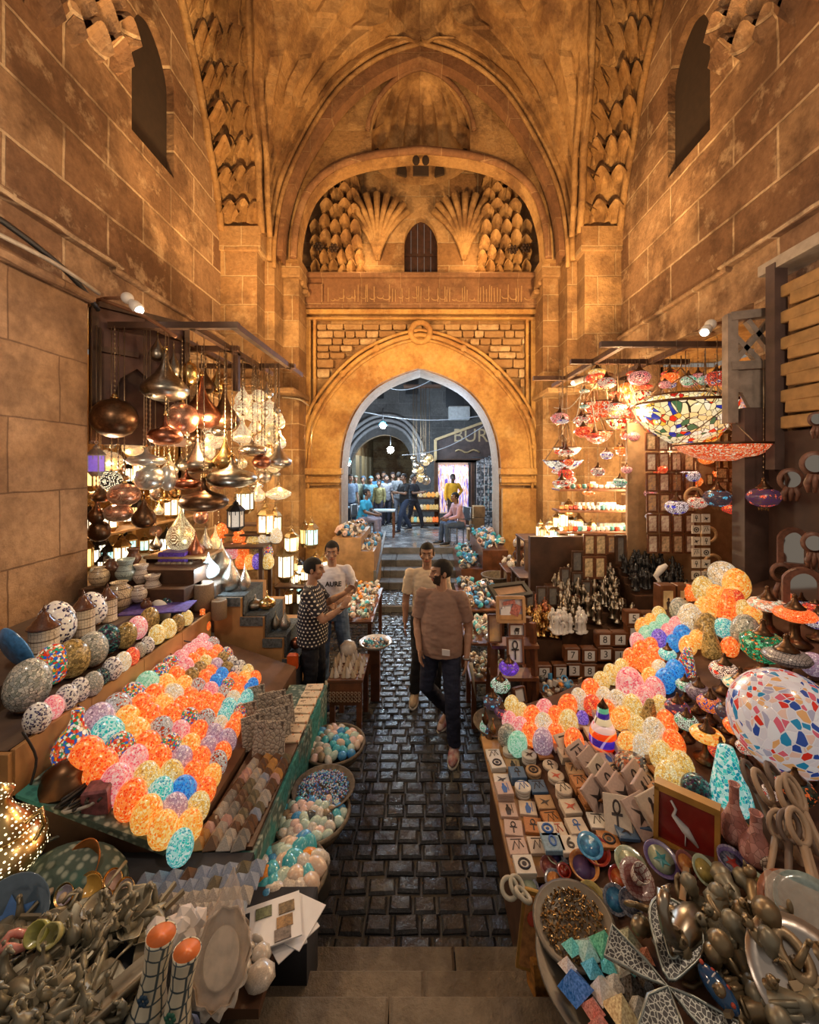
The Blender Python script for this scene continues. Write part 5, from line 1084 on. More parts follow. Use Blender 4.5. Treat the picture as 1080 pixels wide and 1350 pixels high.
wallpipe([(-3.3, 4.24, 4.4), (-2.9, 4.3, 4.25), (-2.6, 4.35, 4.05)], 'rusty rod reaching out above the left shop', .018, simple('rusty_pipe', (.3, .14, .07), .6))
# thin wall conduits on the portal
wallpipe([(-2.7, 7.93, 4.0), (-2.35, 7.9, 3.95), (-2.3, 8.4, 3.9)], 'pale conduit on the left pier beside the gateway', .014)
wallpipe([(2.9, 7.4, 4.12), (2.6, 7.48, 4.1), (2.35, 7.9, 4.0)], 'pale conduit on the right pier beside the gateway', .014)
# ================================================================= RIGHT SHOP
beam('lamp_rack', [((3.4, 4.45, 4.0), (1.95, 4.45, 4.0)), ((3.4, 5.2, 4.0), (1.9, 5.2, 4.0)), ((3.4, 6.2, 4.0), (1.7, 6.2, 4.0)), ((2.9, 4.45, 4.0), (2.9, 6.8, 4.0)), ((2.2, 4.45, 4.0), (2.2, 6.8, 4.0))], .06, WOOD, 'dark wooden frame over the right shop holding mosaic lamps', 'frame')
t = thing('lattice_post', 'tall grey wooden post with lattice bracket at the right shop front', 'post', (3.2, 4.0, 0))
MB().box((.05, .0, 1.62), (.3, .16, 3.25), None, .02).build('post', [simple('dark_brown_post', (.1, .06, .05), .6, nz=.4, nsc=5, bump=.2)], t)
g = MB()
for a, b in (((-.18, 3.1), (-.18, 4.15)), ((.3, 3.1), (.3, 4.2)), ((-.2, 4.13), (.4, 4.2)), ((-.2, 3.65), (.32, 3.68))): g.bar((a[0], 0, a[1]), (b[0], 0, b[1]), .1, .08)
for a, b in (((-.15, 3.7), (.2, 4.1)), ((.28, 3.72), (-.02, 4.1)), ((-.15, 3.95), (.1, 3.7))): g.bar((a[0], -.0, a[1]), (b[0], 0, b[1]), .05, .05)
g.build('lattice_bracket', [GREYW], t)
plate('scalloped_panel', [(-.15, 3.62), (.28, 3.62), (.28, 2.95), (.2, 2.95), (.14, 3.2), (0, 3.25), (-.08, 3.4), (-.15, 3.4)], [], .04, XZ(0), [GREYW], t)
MB().lathe([(.02, 0), (.07, .03), (.08, .08), (.05, .14), (.02, .16)], 14, MX.Translation((.24, -.02, 2.78))).build('turned_knob', [simple('dark_knob', (.05, .035, .03), .5)], t)
t = thing('slatted_shutter', 'yellow horizontal plank shutter at the right picture edge', 'shutter', (3.3, 3.3, 2.3))
for k in range(11): MB().box((.02, 0, .12*k+.78), (.05, .9, .112), MX.Rotation(.05*(k % 2), 4, 'X'), .008).build('slat', [simple('yellow_plank', (.42, .24, .09), .6, nz=.4, nsc=7, bump=.2)], t)
MB().box((0, .5, 1.3), (.12, .1, 1.9)).build('upright', [simple('dark_brown_post', (.1, .06, .05))], t)
MB().box((.1, -.3, 2.25), (.3, 1.9, .1)).build('canopy', [simple('pale_canopy', (.4, .33, .26), .7)], t)
# mosaic hanging lamps
def mos(key): n, pal, gr, li = EC[key]; return mosaic('mosaic_'+n.replace(' ', '_'), pal, gr, 6.5, .055, li*.5)
def flowermat(name, petals, lit=.4):
    if name in MATS: return MATS[name]
    t = NT(name); o = t.obj(); v = t.n('ShaderNodeTexVoronoi', i_Vector=o, i_Scale=1.7, i_Randomness=.3).outputs[0]; v2 = t.n('ShaderNodeTexVoronoi', i_Vector=o, i_Scale=11, i_Randomness=.4)
    sp = t.n('ShaderNodeSeparateColor', i_0=v2.outputs['Color']).outputs[0]
    c = t.ramp(t.math('MULTIPLY_ADD', sp, .12, v), [(0, petals[0]), (.14, petals[1]), (.27, petals[2]), (.42, petals[3])], 'CONSTANT')
    c = t.mix(t.ramp(v2.outputs[0], [(.42, (0,)*3), (.5, (1,)*3)]), c, (.06, .03, .03, 1))
    t.p(Base_Color=c, Roughness=.25, Emission_Color=c, Emission_Strength=lit); MATS[name] = t.m; return t.m
F1 = flowermat('flower_blue_on_white', ('ff8020', '2030c0', '3848d8', 'e8e0e8')); F2 = flowermat('flower_red_on_white', ('ffe0d0', 'e82010', 'ff5030', 'f8d8c0')); F3 = flowermat('flower_turquoise_on_navy', ('80d8ff', '1898d8', '60c8f0', '202838')); F4 = flowermat('flower_orange', ('ffe060', 'ff5010', 'ff8020', 'e83808'), .6); F5 = flowermat('flower_orange_on_purple', ('4030c0', 'ff4030', 'ff7050', '402050')); F6 = flowermat('flower_pink', ('ffd8d8', 'e83848', 'ff8890', 'ffb0a8')); F7 = flowermat('flower_green', ('ffffff', '18a068', '30c890', 'c8e8d8'))
def turkish_parts(mat, kind='globe', top=BRONZE):
    k = ('tk', mat.name, kind, top.name)
    if k not in BM:
        pr = {'globe': [(.0, -.72), (.35, -.68), (.75, -.5), (1, -.1), (1, .12), (.8, .42), (.45, .58)], 'flat': [(0, -.35), (.5, -.32), (.9, -.15), (1, .02), (.85, .22), (.42, .36)], 'drum': [(.3, -.8), (.6, -.75), (1, -.35), (1, .3), (.7, .55), (.4, .6)]}[kind]
        zt = pr[-1][1]; r0 = pr[-1][0]
        cap = [(r0+.06, zt-.03), (r0+.08, zt+.04), (r0*.75, zt+.16), (r0*.7, zt+.22), (r0*.4, zt+.36), (r0*.35, zt+.48), (.1, zt+.6), (.14, zt+.66), (.04, zt+.78), (0, zt+.8)]
        g = MB(); q_ = random.Random(1)
        for i in range(9): g.tube([(.28*cos(i*.7), .28*sin(i*.7), pr[0][1]+.03), (.28*cos(i*.7), .28*sin(i*.7), pr[0][1]-.22)], .015, 4)
        BM[k] = [('shade', MB().lathe(pr, 22).mesh('shade', [mat])), ('cap', MB().lathe(cap, 18).mesh('cap', [top])), ('tassel', g.mesh('tassel', [BRASS]))]
    return BM[k]
def turk(px, py, wpx, Y, mat, lb, kind='globe', hung=True, zt=4.0, tilt=0):
    p = at(px, py, Y); r = wpx*Y/F/2; t = spawn('mosaic_lamp', turkish_parts(mat, kind)[:3 if hung else 2], lb, 'lamp', p, rnd.random()*6, r, None, (tilt, 0, rnd.random()*6) if tilt else None)
    if hung:
        g = MB(); L = (zt-p.z)/r; g.tube([(0, 0, 1.2), (0, 0, L)], .02, 4)
        for k in range(min(12, int(L*r/.05))): g.ball((0, 0, 1.3+k*.05/r), (.06, .04, .1), 6, 4)
        g.build('chain', [CHM], t)
    return t
turk(892, 668, 28, 4.25, F1, 'hanging mosaic lamp with blue flowers on white')
turk(920, 662, 24, 4.3, F2, 'hanging mosaic lamp with red star, left of the navy one'); turk(946, 656, 34, 4.2, F3, 'hanging navy mosaic lamp with turquoise flower'); turk(974, 672, 38, 4.3, F4, 'orange hanging mosaic lamp near the post', 'flat'); turk(1007, 655, 38, 3.75, F5, 'hanging lamp with orange and purple flowers in front of the post')
turk(843, 498, 28, 4.9, F6, 'pink hanging mosaic globe at centre of the right shop'); turk(833, 575, 20, 5.0, F6, 'smaller pink mosaic lamp under the tiffany shade'); turk(827, 572+2, 18, 5.2, mos('R'), 'small red lamp behind the pink mosaic one'); turk(812, 537, 30, 5.0, F2, 'long red and cream mosaic lamp left of centre', 'flat'); turk(752, 633, 16, 5.6, F2, 'tiny red mosaic lamp near the right pier'); turk(776, 650, 16, 5.4, mos('O'), 'small orange fish shaped lamp over the lanterns', 'flat'); turk(836, 648, 14, 5.2, mos('O'), 'small orange heart lamp over the lit shelf'); turk(855, 650, 20, 5.0, F6, 'pink white hanging lamp over the lit shelf'); turk(854, 680, 16, 5.0, F1, 'blue red small lamp below the pink white one'); turk(800, 600, 16, 5.2, F1, 'small blue flower lamp in the left tangle'); turk(945, 520-22, 26, 4.4, flowermat('flower_tube', ('f04020', '3050c0', 'f8e0d0', 'e04020')), 'tall cylinder mosaic lamp hanging at the upper right', 'drum')
# tiffany shades: shallow leaded glass bowls
def tiff(name, pal, lit=.45, sc=22, gr='2a1a10'): return mosaic(name, pal, gr, sc, .05, lit)
TF1 = tiff('tiffany_cream', ['ffe8b0', 'fff0c8', 'ffd070', 'ffe8b0', 'fff4d8', 'c82010']); TF2 = tiff('tiffany_white_blue', ['f8f0e0', 'fff8e8', '2838a0', 'e8e0d0', 'f8f0e0', 'c82818']); TF3 = tiff('tiffany_orange', ['ff6030', 'ff8a50', 'ffb080', 'f04820', 'ffd8b0'], .45, 60, '301008'); TF4 = tiff('tiffany_green_red', ['f8e0a0', 'ffe8b0', '487048', 'f8e8b8', 'ffd890', 'e83818', 'ffe8c0', 'ffc040', 'f8e8b8', '2838a0', 'fff0d0'], .5, 15)
def bowl(px, py, wpx, hpx, Y, mat, lb, rim=BRONZE, up=True, zt=4.0):
    p = at(px, py, Y); r = wpx*Y/F/2; h = hpx*Y/F; t = thing('bowl_shade', lb, 'lamp', p)
    MB().lathe([(0, -h*.5), (.3*r, -h*.46), (.65*r, -h*.2), (.9*r, h*.2), (r, h*.5), (.98*r, h*.5), (.88*r, h*.2), (.6*r, -h*.18), (0, -h*.46)], 34).build('glass_bowl', [mat], t)
    MB().tube([(cos(a)*r, sin(a)*r, h*.5) for a in [k*2*pi/34 for k in range(34)]], max(.008, r*.03), 6, closed=True).build('rim', [rim], t)
    g = MB()
    for k in range(3): a = k*2*pi/3+.5; g.tube([(cos(a)*r*.95, sin(a)*r*.95, h*.5), (0, 0, h*.5+min(.35, zt-p.z-.1))], .006, 5)
    g.tube([(0, 0, h*.5+min(.35, zt-p.z-.1)), (0, 0, max(h*.5+.1, zt-p.z))], .006, 5); g.build('suspension_chain', [CHM], t); return t
bowl(953, 597, 112, 22, 4.15, TF3, 'very wide orange beaded disc lamp with toothed metal rim'); 
bowl(904, 560, 128, 52, 4.7, TF4, 'big tiffany bowl with lily flowers, widest glass shade'); bowl(898, 552-16, 84, 26, 4.9, TF1, 'cream tiffany bowl with red tulips at centre'); bowl(877, 538-1, 46, 22, 5.4, TF2, 'white tiffany bowl with red leaf behind the tulip bowl')
bowl(840, 528, 34, 20, 5.5, TF1, 'cream tiffany bowl with orange flower at upper left'); bowl(792, 541, 46, 20, 5.3, TF3, 'tilted orange beaded bowl under the curved arm lamp'); bowl(780, 553, 26, 12, 5.4, TF3, 'small orange bowl directly under the tilted one'); bowl(742, 614, 50, 14, 5.6, TF2, 'shallow bowl with blue rim and flowers by the pier'); bowl(748, 596, 36, 12, 5.8, simple('pearl_glass', (.6, .5, .4), .3, emit=(1, .85, .6), es=.35), 'plain pearl glass bowl above the blue rimmed bowl'); bowl(788, 577, 38, 16, 5.3, TF3, 'orange beaded saucer lamp in the middle left'); bowl(930, 575, 44, 22, 4.6, tiff('tiffany_amber', ['ffb040', 'ff9020', 'e05010', 'ffd080']), 'amber tiffany shade beside the post'); bowl(815, 560, 30, 14, 5.2, TF1, 'small cream bowl in the middle left cluster')
put('film_strip', MB().box((0, 0, 0), (.14, .1, .75), None, .02).mesh('film_strip', [mosaic('bead_column', ['f8c8b0', 'f0a890', 'e88860', 'c0a0c0'], 'c08060', 40, .05, .35)]), 'tall beaded glass column lamp beside the post', 'lamp', at(991, 560, 4.05))
# frames and shelves behind
FRM = {}
ART = []
for i, (c, c2) in enumerate((((.65, .5, .28), (.12, .08, .05)), ((.6, .42, .25), (.05, .04, .04)), ((.7, .62, .5), (.45, .06, .03)), ((.5, .32, .14), (.1, .12, .3)), ((.08, .08, .08), (.45, .4, .34)))):
    ART.append(simple('small_artwork_%d' % i, tuple(min(1, v*1.5) for v in c), .5, nz=0, nsc=6, col2=tuple(v*.5+w_*.4 for v, w_ in zip(c, c2))))
def frame_mesh(i, ar):
    k = (i, ar)
    if k not in FRM:
        g = MB(); t_ = .09; w_ = ar
        g.m = 0; g.box((0, 0, 0), (w_-.1, .04, .9)); f2 = g.mesh('artwork', [ART[i]])
        g = MB()
        for s_ in (-1, 1): g.box((s_*(w_/2-t_/2), -.02, 0), (t_, .08, 1), None, .01); g.box((0, -.02, s_*(.5-t_/2)), (w_-2*t_, .08, t_))
        FRM[k] = [('artwork', f2), ('frame', g.mesh('frame', [WOODR if i != 4 else WOOD]))]
    return FRM[k]
def frame(px, py, w_, h_, Y, i, lb, rot=(0, 0, 0), group=None): return spawn('framed_picture', frame_mesh(i, round(w_/h_, 2)), lb, 'picture', at(px, py, Y), 0, h_*Y/F, group, rot)
n = 0
for (x, y, w_, h_, i) in ((777, 718, 16, 28, 0), (792, 718, 16, 28, 0), (806, 718, 12, 24, 3), (818, 724, 15, 38, 4), (776, 748, 16, 30, 0), (791, 748, 16, 30, 0), (761, 740, 15, 28, 4), (745, 762, 14, 28, 4), (761, 768, 15, 28, 4), (773, 778, 14, 26, 4), (729, 786, 14, 26, 4), (714, 786, 14, 26, 4), (744, 790, 14, 26, 4), (699, 792, 12, 24, 4), (758, 796, 14, 22, 1)):
    frame(x, y, w_, h_, 5.0-.004*(y-700), i, '%s framed relief, %s in the stack of dark frames by the lantern crowd' % ({0: 'tan papyrus', 3: 'amber', 4: 'black and silver', 1: 'tan'}[i], ORD[n])); n += 1
put('frame_rack', MB().box((0, 0, 0), (1.25, .1, 1.3)).mesh('frame_rack', [WOOD]), 'dark rack behind the stacked frames', 'rack', (1.98, 5.12, 1.15))
q = random.Random(14); n = 0
for r_, y in enumerate((600, 627, 654, 681, 708, 735)):
    for c_ in range(4):
        x = 858+c_*16.5+r_*.5
        frame(x, y-18, 15, 25, 4.75, q.choice((1, 1, 2, 3, 2)), 'small framed picture, %s from left in the %s wall row of right shop' % (ORD[c_], ORD[r_]), group='small frames on the right shop wall')
for r_ in range(2):
    for c_ in range(3): frame(952+c_*15, 632+r_*18-8, 14, 15, 4.7, q.choice((1, 0)), 'square amber framed picture, %s of the %s short row behind the disc lamp' % (ORD[c_], ORD[r_]), group='square frames behind the disc lamp')
put('wall_panel', MB().box((0, 0, 0), (1.6, .05, 2.0)).mesh('wall_panel', [simple('tan_panel', (.34, .2, .1), .7, nz=.3)]), 'tan panel behind the small frames of the right shop', 'panel', (3.3, 4.98, 2.2))
for i, (x, w_) in enumerate(((876, 20), (897, 17), (913, 13))):
    p = at(x, 795, 4.05); t = thing('painted_box', 'tall wooden box with painted standing figure, %s of three below the black figurines' % ['left', 'middle', 'right'][i], 'box', p)
    MB().box((0, 0, 0), (w_*4.05/F, .12, .38), None, .006).build('case', [WOODR], t); MB().box((0, -.065, -.01), (w_*4.05/F*.6, .01, .3)).build('picture', [ART[0]], t)
    g = MB(); g.ball((0, -.072, .06), (.012, .003, .015), 8, 5); g.lathe([(.018, -.1), (.012, -.03), (.022, .03), (.006, .045)], 8, MX.Translation((0, -.072, 0)) @ MX.Diagonal((1, .2, 1, 1))); g.build('figure', [simple('painted_black', (.04, .02, .02), .6, nz=0)], t)
# cube blocks strings
TILE = simple('tile_cream', (.62, .52, .42), .5, nz=.12); n = 0
def tilemesh(kind):
    k = ('tile', kind)
    if k in BM: return BM[k]
    g = MB(); g.smooth = False; g.m = 0; g.box((0, 0, .09), (1, 1, .18), None, .02); g.m = 1
    z = .185
    if kind == 'ankh': g.tube([(cos(a)*.12, .18+sin(a)*.16, z) for a in [k_*pi/6 for k_ in range(12)]], .035, 5, closed=True); g.box((0, -.15, z), (.07, .4, .03)); g.box((0, .0, z), (.4, .07, .03))
    elif kind == 'eye': g.tube([(cos(a)*.27, sin(a)*.27, z) for a in [k_*pi/8 for k_ in range(16)]], .06, 5, closed=True); g.lathe([(0, z), (.12, z), (.12, z+.02), (0, z+.02)], 12)
    elif kind == 'bird': g.add([(-.3, .25, z+.01), (.05, .05, z+.01), (.35, .12, z+.01), (.1, -.1, z+.01), (.12, -.35, z+.01), (-.05, -.12, z+.01), (-.32, -.2, z+.01), (-.1, .02, z+.01)], [tuple(range(7, -1, -1))])
    elif kind == 'scroll': g.tube([(-.3, -.25, z), (-.1, .25, z), (.05, -.2, z), (.15, .3, z), (.32, -.1, z)], .035, 5); g.box((0, .36, z), (.6, .05, .02))
    elif kind == 'figure': g.ball((0, .27, z), (.08, .09, .02), 8, 4); g.add([(-.06, .2, z+.01), (.06, .2, z+.01), (.2, -.05, z+.01), (.1, -.4, z+.01), (-.12, -.4, z+.01), (-.16, .0, z+.01)], [(5, 4, 3, 2, 1, 0)]); g.box((.25, .05, z), (.04, .6, .02))
    BM[k] = g; return g
TM = {}
def tile(kind, base, ink):
    k = (kind, base.name, ink.name)
    if k not in TM: TM[k] = tilemesh(kind).mesh('picture_tile', [base, ink])
    return TM[k]
for r_ in range(6):
    for c_ in range(2):
        p = at(917+c_*13, 683+r_*15, 4.3-.01*r_); put('picture_block', tile(['ankh', 'eye', 'bird', 'scroll'][(r_+c_*2) % 4], TILE, BLACK), 'small picture block hanging %s in the %s string' % (ORD[r_], ['left', 'right'][c_]), 'block', p, (pi/2, 0, 0), .085, 'picture blocks hung in two strings')
for i, (x, y, w_) in enumerate(((935, 705, 22), (940, 742, 24), (936, 760, 22), (915, 655, 26))): MB_ = MB().tube([(cos(a), 0, sin(a)) for a in [k*pi/12 for k in range(24)]], .22, 6, closed=True); put('wooden_ring_plate', MB_.mesh('wooden_ring_plate', [WOODL]), 'round yellow wooden plate, %s of four behind the hanging blocks' % ORD[i], 'plate', at(x, y, 4.45), sc=w_/2*4.45/F*.85)
# lit ceramic shelves
for i, z in enumerate((1.75, 2.05, 2.35)): board(1.95, 3.0, 5.75, 6.1, z, '%s lit shelf of small ceramics in the right shop' % ['lowest', 'middle', 'top'][i], WOODR, .03, False)
MUGC = [simple('ceramic_white', (.8, .76, .7), .3, nz=.2, nsc=30, coat=.4), simple('ceramic_orange', (.75, .22, .06), .3, nz=.3, nsc=30, coat=.4), simple('ceramic_teal', (.12, .4, .4), .3, nz=.5, nsc=30, coat=.4), simple('ceramic_red', (.5, .06, .03), .3, nz=.3, nsc=30, coat=.4)]
def ceramic(i):
    k = ('cer', i)
    if k not in BM: BM[k] = MB().lathe([(.5, -.9), (.7, -.8), (1, 0), (.8, .7), (.85, .9), (.75, .9), (.6, .1)], 12).mesh('ceramic_pot', [MUGC[i]])
    return BM[k]
for z, nn in ((1.75, 15), (2.05, 15), (2.35, 12)):
    for c_ in range(nn):
        i = q.choice((0, 0, 0, 1, 2, 3)); r = .03+.012*q.random(); put('ceramic_pot', ceramic(i), '%s small ceramic pot on the lit shelves of the right shop' % ['white', 'orange', 'teal', 'red'][i], 'pot', (2.0+c_*.97/nn, 5.82, z+r*.92), (0, 0, 0), r, '%s ceramic pots on the lit shelves' % ['white', 'orange', 'teal', 'red'][i])
        if q.random() < .6: put('ceramic_pot', ceramic(0), 'white small ceramic pot on the lit shelves of the right shop', 'pot', (2.03+c_*.97/nn, 5.98, z+.05), (0, 0, 0), .048, 'white ceramic pots on the lit shelves')
lamp('shelf_bulb', 'POINT', (2.45, 5.6, 2.75), 16, (1, .8, .55), .04)
lamp('shelf_bulb', 'POINT', (3.1, 4.75, 2.9), 12, (1, .75, .45), .04)
# crowd of lit lanterns beside the right pier
board(1.35, 2.0, 5.6, 6.2, 1.15, 'dark shelf carrying the crowd of lit lanterns, right side'); board(1.5, 2.1, 5.95, 6.5, 1.6, 'upper shelf behind the lantern crowd, right side')
q = random.Random(19)
for k in range(44):
    x = 708+q.random()*62; y = 690+q.random()*62-(x-708)*.25; 
    Y = 5.75+(y < 715)*.25+q.random()*.15; gl = q.choice([GL_W, GL_A, GL_T, GL_W, GL_W]); w_ = q.uniform(9, 15); nm = {GL_W.name: 'frosted', GL_A.name: 'amber', GL_T.name: 'teal'}[gl.name]
    lantern(x, y, w_, w_*1.8, Y, q.choice([FR_G, FR_G, FR_B]), gl, 'small lantern with %s glass in the crowd by the right pier' % nm, group='small %s lanterns by the right pier' % nm)
for i, (x, y, h_) in enumerate(((743, 682, 30), (763, 690, 34), (780, 697, 32), (750, 668, 26))): lantern(x, y, 14, h_, 5.9, FR_G, (GL_W, GL_W, GL_T, GL_A)[i], 'tall lantern with %s panes, %s from left above the lantern crowd' % (('frosted', 'frosted', 'teal', 'amber')[i], ORD[i]))
lamp('lantern_bulb', 'POINT', (1.75, 5.5, 1.9), 18, (1, .8, .5), .04)
# dark figurines and silver figurine crowds
def figurine(h=1):
    g = MB(); g.lathe([(.22, 0), (.24, .05), (.12, .1), (.14, .3), (.1, .5), (.16, .68), (.13, .8), (.06, .84), (.09, .93), (.05, 1.0), (0, 1.02)], 9); g.tube([(-.14, 0, .72), (-.2, -.05, .5), (-.1, -.1, .42)], .035, 5); g.tube([(.14, 0, .72), (.24, -.03, .62), (.2, -.05, .85)], .035, 5); return g
FG = figurine(); FGM = {k: FG.mesh('figurine', [m]) for k, m in (('black', simple('black_resin', (.02, .02, .022), .25, nz=.2)), ('silver', PEWTER), ('gold', BRASS), ('white', simple('crystal_white', (.75, .72, .7), .15, nz=.1, coat=.5)), ('copper', COPPER))}
def crowd(k, n_, x0, x1, y0, y1, z0, z1, hh, where, seed):
    q = random.Random(seed)
    for i in range(n_):
        u, v = q.random(), (i+.5)/n_; put('figurine', FGM[k], '%s small standing figurine in the crowd %s' % (k, where), 'figurine', (x0+(x1-x0)*u, y0+(y1-y0)*v, z0+(z1-z0)*v), (q.uniform(-.08, .08), 0, q.random()*6), hh*q.uniform(.75, 1.2), '%s figurines %s' % (k, where))
def ramp_stand(x0, x1, y0, y1, z0, z1, lb, m=None):
    g = MB(); n_ = 4
    for k in range(n_): g.box(((x0+x1)/2, y0+(y1-y0)*(k+.5)/n_, (z0+(z1-z0)*k/(n_-1))/2), (x1-x0, (y1-y0)/n_, z0+(z1-z0)*k/(n_-1)))
    put('tiered_stand', g.mesh('tiered_stand', [m or WOOD]), lb, 'stand', (0, 0, 0))
ramp_stand(1.5, 2.35, 4.35, 5.0, .95, 1.25, 'dark tiered stand under the silver figurines'); crowd('silver', 90, 1.55, 2.3, 4.4, 4.95, .98, 1.3, .2, 'on the tiered stand', 1)
ramp_stand(1.05, 1.48, 4.3, 4.8, .85, 1.0, 'dark tiered stand under the gold figurines'); crowd('gold', 44, 1.08, 1.45, 4.32, 4.75, .87, 1.02, .17, 'left of the white crystals', 2); crowd('copper', 14, 1.2, 1.5, 4.5, 4.8, .95, 1.03, .18, 'above the gold ones', 3); crowd('white', 26, 1.38, 1.72, 4.22, 4.34, .95, .97, .2, 'above the number blocks', 4)
ramp_stand(2.36, 3.05, 4.5, 5.0, 1.25, 1.45, 'dark tiered stand under the black figurines'); crowd('black', 60, 2.4, 3.0, 4.55, 4.95, 1.27, 1.5, .17, 'under the hanging mosaic lamps', 5)
t = thing('white_cobra', 'white carved cobra rising from the black figurines', 'figurine', at(872, 757, 4.5)-V((0, 0, .12))); MB().tube([(-.05, 0, 0), (-.02, 0, .04), (-.06, 0, .1), (0, 0, .18), (.05, -.02, .23)], [.03, .02, .03, .04, .02], 8).build('cobra_body', [FGM['white'].materials[0]], t)
# number blocks
BK = {}
def numblock(px, py, d, Y, sz=21, dark=False, where=''):
    p = at(px, py, Y); s_ = sz*Y/F; t = thing('number_block', 'wooden block showing %s, %s' % (d, where), 'block', p)
    MB().box((0, 0, 0), (s_, s_*.6, s_*.95), None, s_*.06).build('block', [WOODR], t)
    MB().box((0, -s_*.31, 0), (s_*.66, .006, s_*.62)).build('number_card', [WC if not dark else simple('navy_tile', (.03, .04, .12), .4)], t)
    text(d, 'numeral', s_*.62, BLACK if not dark else WC, (0, -s_*.32, 0), parent=t, ext=.002)
def rows_(z, x0, x1, y, lb, h): board(x0, x1, y-.07, y+.12, z, lb, WOODR, .02, False, 'step_board')
NB = [(833, 813, '5', 'top left of the number blocks'), (852, 815, '5', 'top right of the number blocks'), (835, 832, '4', 'below the top left number block'), (795, 841, '8', 'left of a pair in the second tier'), (815, 841, '4', 'right of a pair in the second tier'), (753, 861, '7', 'leftmost in the third tier'), (775, 862, '8', 'second in the third tier'), (796, 860, '3', 'third in the third tier'), (815, 862, '1', 'last in the third tier, half hidden'), (716, 884, '9', 'leftmost of the lowest tier'), (738, 883, '7', 'second of the lowest tier'), (755, 881, '3', 'third of the lowest tier'), (775, 882, '8', 'last of the lowest tier')]
for x, y, d, wh in NB: numblock(x, y, d, 4.12, 20, False, wh)
numblock(734, 905, '3', 4.0, 18, True, 'white on navy tile, under the lowest tier'); 
ramp_stand(1.05, 2.3, 4.19, 4.27, .62, .62, 'wooden stand behind the number blocks', WOODR)
ramp_stand(1.08, 1.85, 4.06, 4.18, .55, .55, 'wooden step under the number blocks', WOODR)
# stepped pile of small framed pieces and the picture rack
t = thing('picture_rack', 'dark wooden rack carrying framed pictures beside the paving, right', 'rack', (.88, 3.95, 0))
for i in (-.22, .22):
    for j in (-.12, .12): MB().bar((i, j, 0), (i*.8, j*.6, 1.2), .05).build('post', [WOODR], t)
for z in (.35, .7, 1.0): MB().box((0, -.05, z), (.44, .2, .03)).build('crossboard', [WOODR], t)
SKY = simple('sky_blue_print', (.05, .3, .65), .5, nz=0, nsc=5, col2=(.75, .5, .35)); 
def bigframe(px, py, w_, h_, Y, art, lb, rot=(-.15, 0, 0), fm=None, motif=None):
    p = at(px, py, Y); W_, H_ = w_*Y/F, h_*Y/F; t = thing('framed_picture', lb, 'picture', p); t.rotation_euler = rot
    MB().box((0, 0, 0), (W_*.9, .015, H_*.9)).build('artwork', [art], t)
    g = MB(); b_ = .1*W_
    for s_ in (-1, 1): g.box((s_*(W_/2-b_/2), -.01, 0), (b_, .04, H_), None, .006); g.box((0, -.01, s_*(H_/2-b_/2)), (W_-2*b_, .04, b_))
    g.build('frame', [fm or WOODR], t)
    if motif: motif(t, W_, H_)
    return t
def mo1(t, W_, H_):
    g = MB(); g.box((0, -.012, -H_*.28), (W_*.78, .006, H_*.2)); g.build('painted_sand', [simple('sand_print', (.55, .3, .12), .6)], t)
    g = MB(); g.box((-W_*.18, -.014, -H_*.1), (W_*.35, .006, H_*.22)); g.box((-.1*W_, -.014, .05*H_), (.2*W_, .006, .12*H_)); g.ball((-.25*W_, -.014, .03*H_), (.06*W_, .004, .07*H_), 8, 5); g.build('painted_white_houses', [WC], t)
    g = MB(); g.box((.16*W_, -.016, .06*H_), (.3*W_, .006, .42*H_), MX.Rotation(.4, 4, 'Y')); g.box((.0, -.017, .26*H_), (.42*W_, .006, .14*H_), MX.Rotation(-.2, 4, 'Y')); g.build('painted_pink_town', [simple('pink_print', (.6, .2, .16), .6, nz=.6, nsc=60)], t)
def mo2(t, W_, H_):
    g = MB(); g.tube([(cos(a)*W_*.14, -.016, H_*.2+sin(a)*H_*.15) for a in [k*pi/8 for k in range(16)]], W_*.035, 5, closed=True); g.box((0, -.016, -H_*.12), (W_*.07, .006, H_*.42)); g.box((0, -.016, .03*H_), (W_*.44, .006, H_*.05)); g.build('ankh_symbol', [BLACK], t)
def mo3(t, W_, H_):
    g = MB(); g.smooth = False; g.lathe([(0, -.5), (.5, -.2), (.6, .2), (0, .9)], 8, MX.Translation((0, -.014, 0)) @ MX.Rotation(1.1, 4, 'Y') @ MX.Diagonal((W_*.2, .004, H_*.3, 1))); g.bar((-.02, -.014, -H_*.05), (-.01, -.014, -H_*.32), .006); g.bar((.02, -.014, -H_*.05), (.01, -.014, -H_*.32), .006); g.build('black_bird', [BLACK], t)
bigframe(673, 803, 38, 34, 3.72, SKY, 'framed picture of pink and white village under blue sky', fm=WOODL, motif=mo1)
bigframe(681, 830, 22, 17, 3.75, WC, 'small framed picture of a black ibis below the village', motif=mo3); bigframe(679, 857, 22, 34, 3.68, WC, 'framed black ankh sign on the right rack', motif=mo2); bigframe(652, 828, 18, 36, 3.8, ART[3], 'dark framed mirror picture left of the ibis picture'); bigframe(684, 916, 18, 20, 3.6, WC, 'small red framed picture at the foot of the rack', (-.3, 0, .4)); bigframe(672, 780, 56, 26, 4.05, simple('desert_print', (.5, .3, .18), .6, nz=.3), 'large tilted desert picture behind the village picture', (-1.1, 0, .35), BLACK)
turk(671, 880, 26, 3.6, flowermat('flower_violet_red', ('ff4020', '7030f0', '9050ff', '5020c0'), .6), 'violet and red mosaic lamp at the rack foot', 'globe', False)
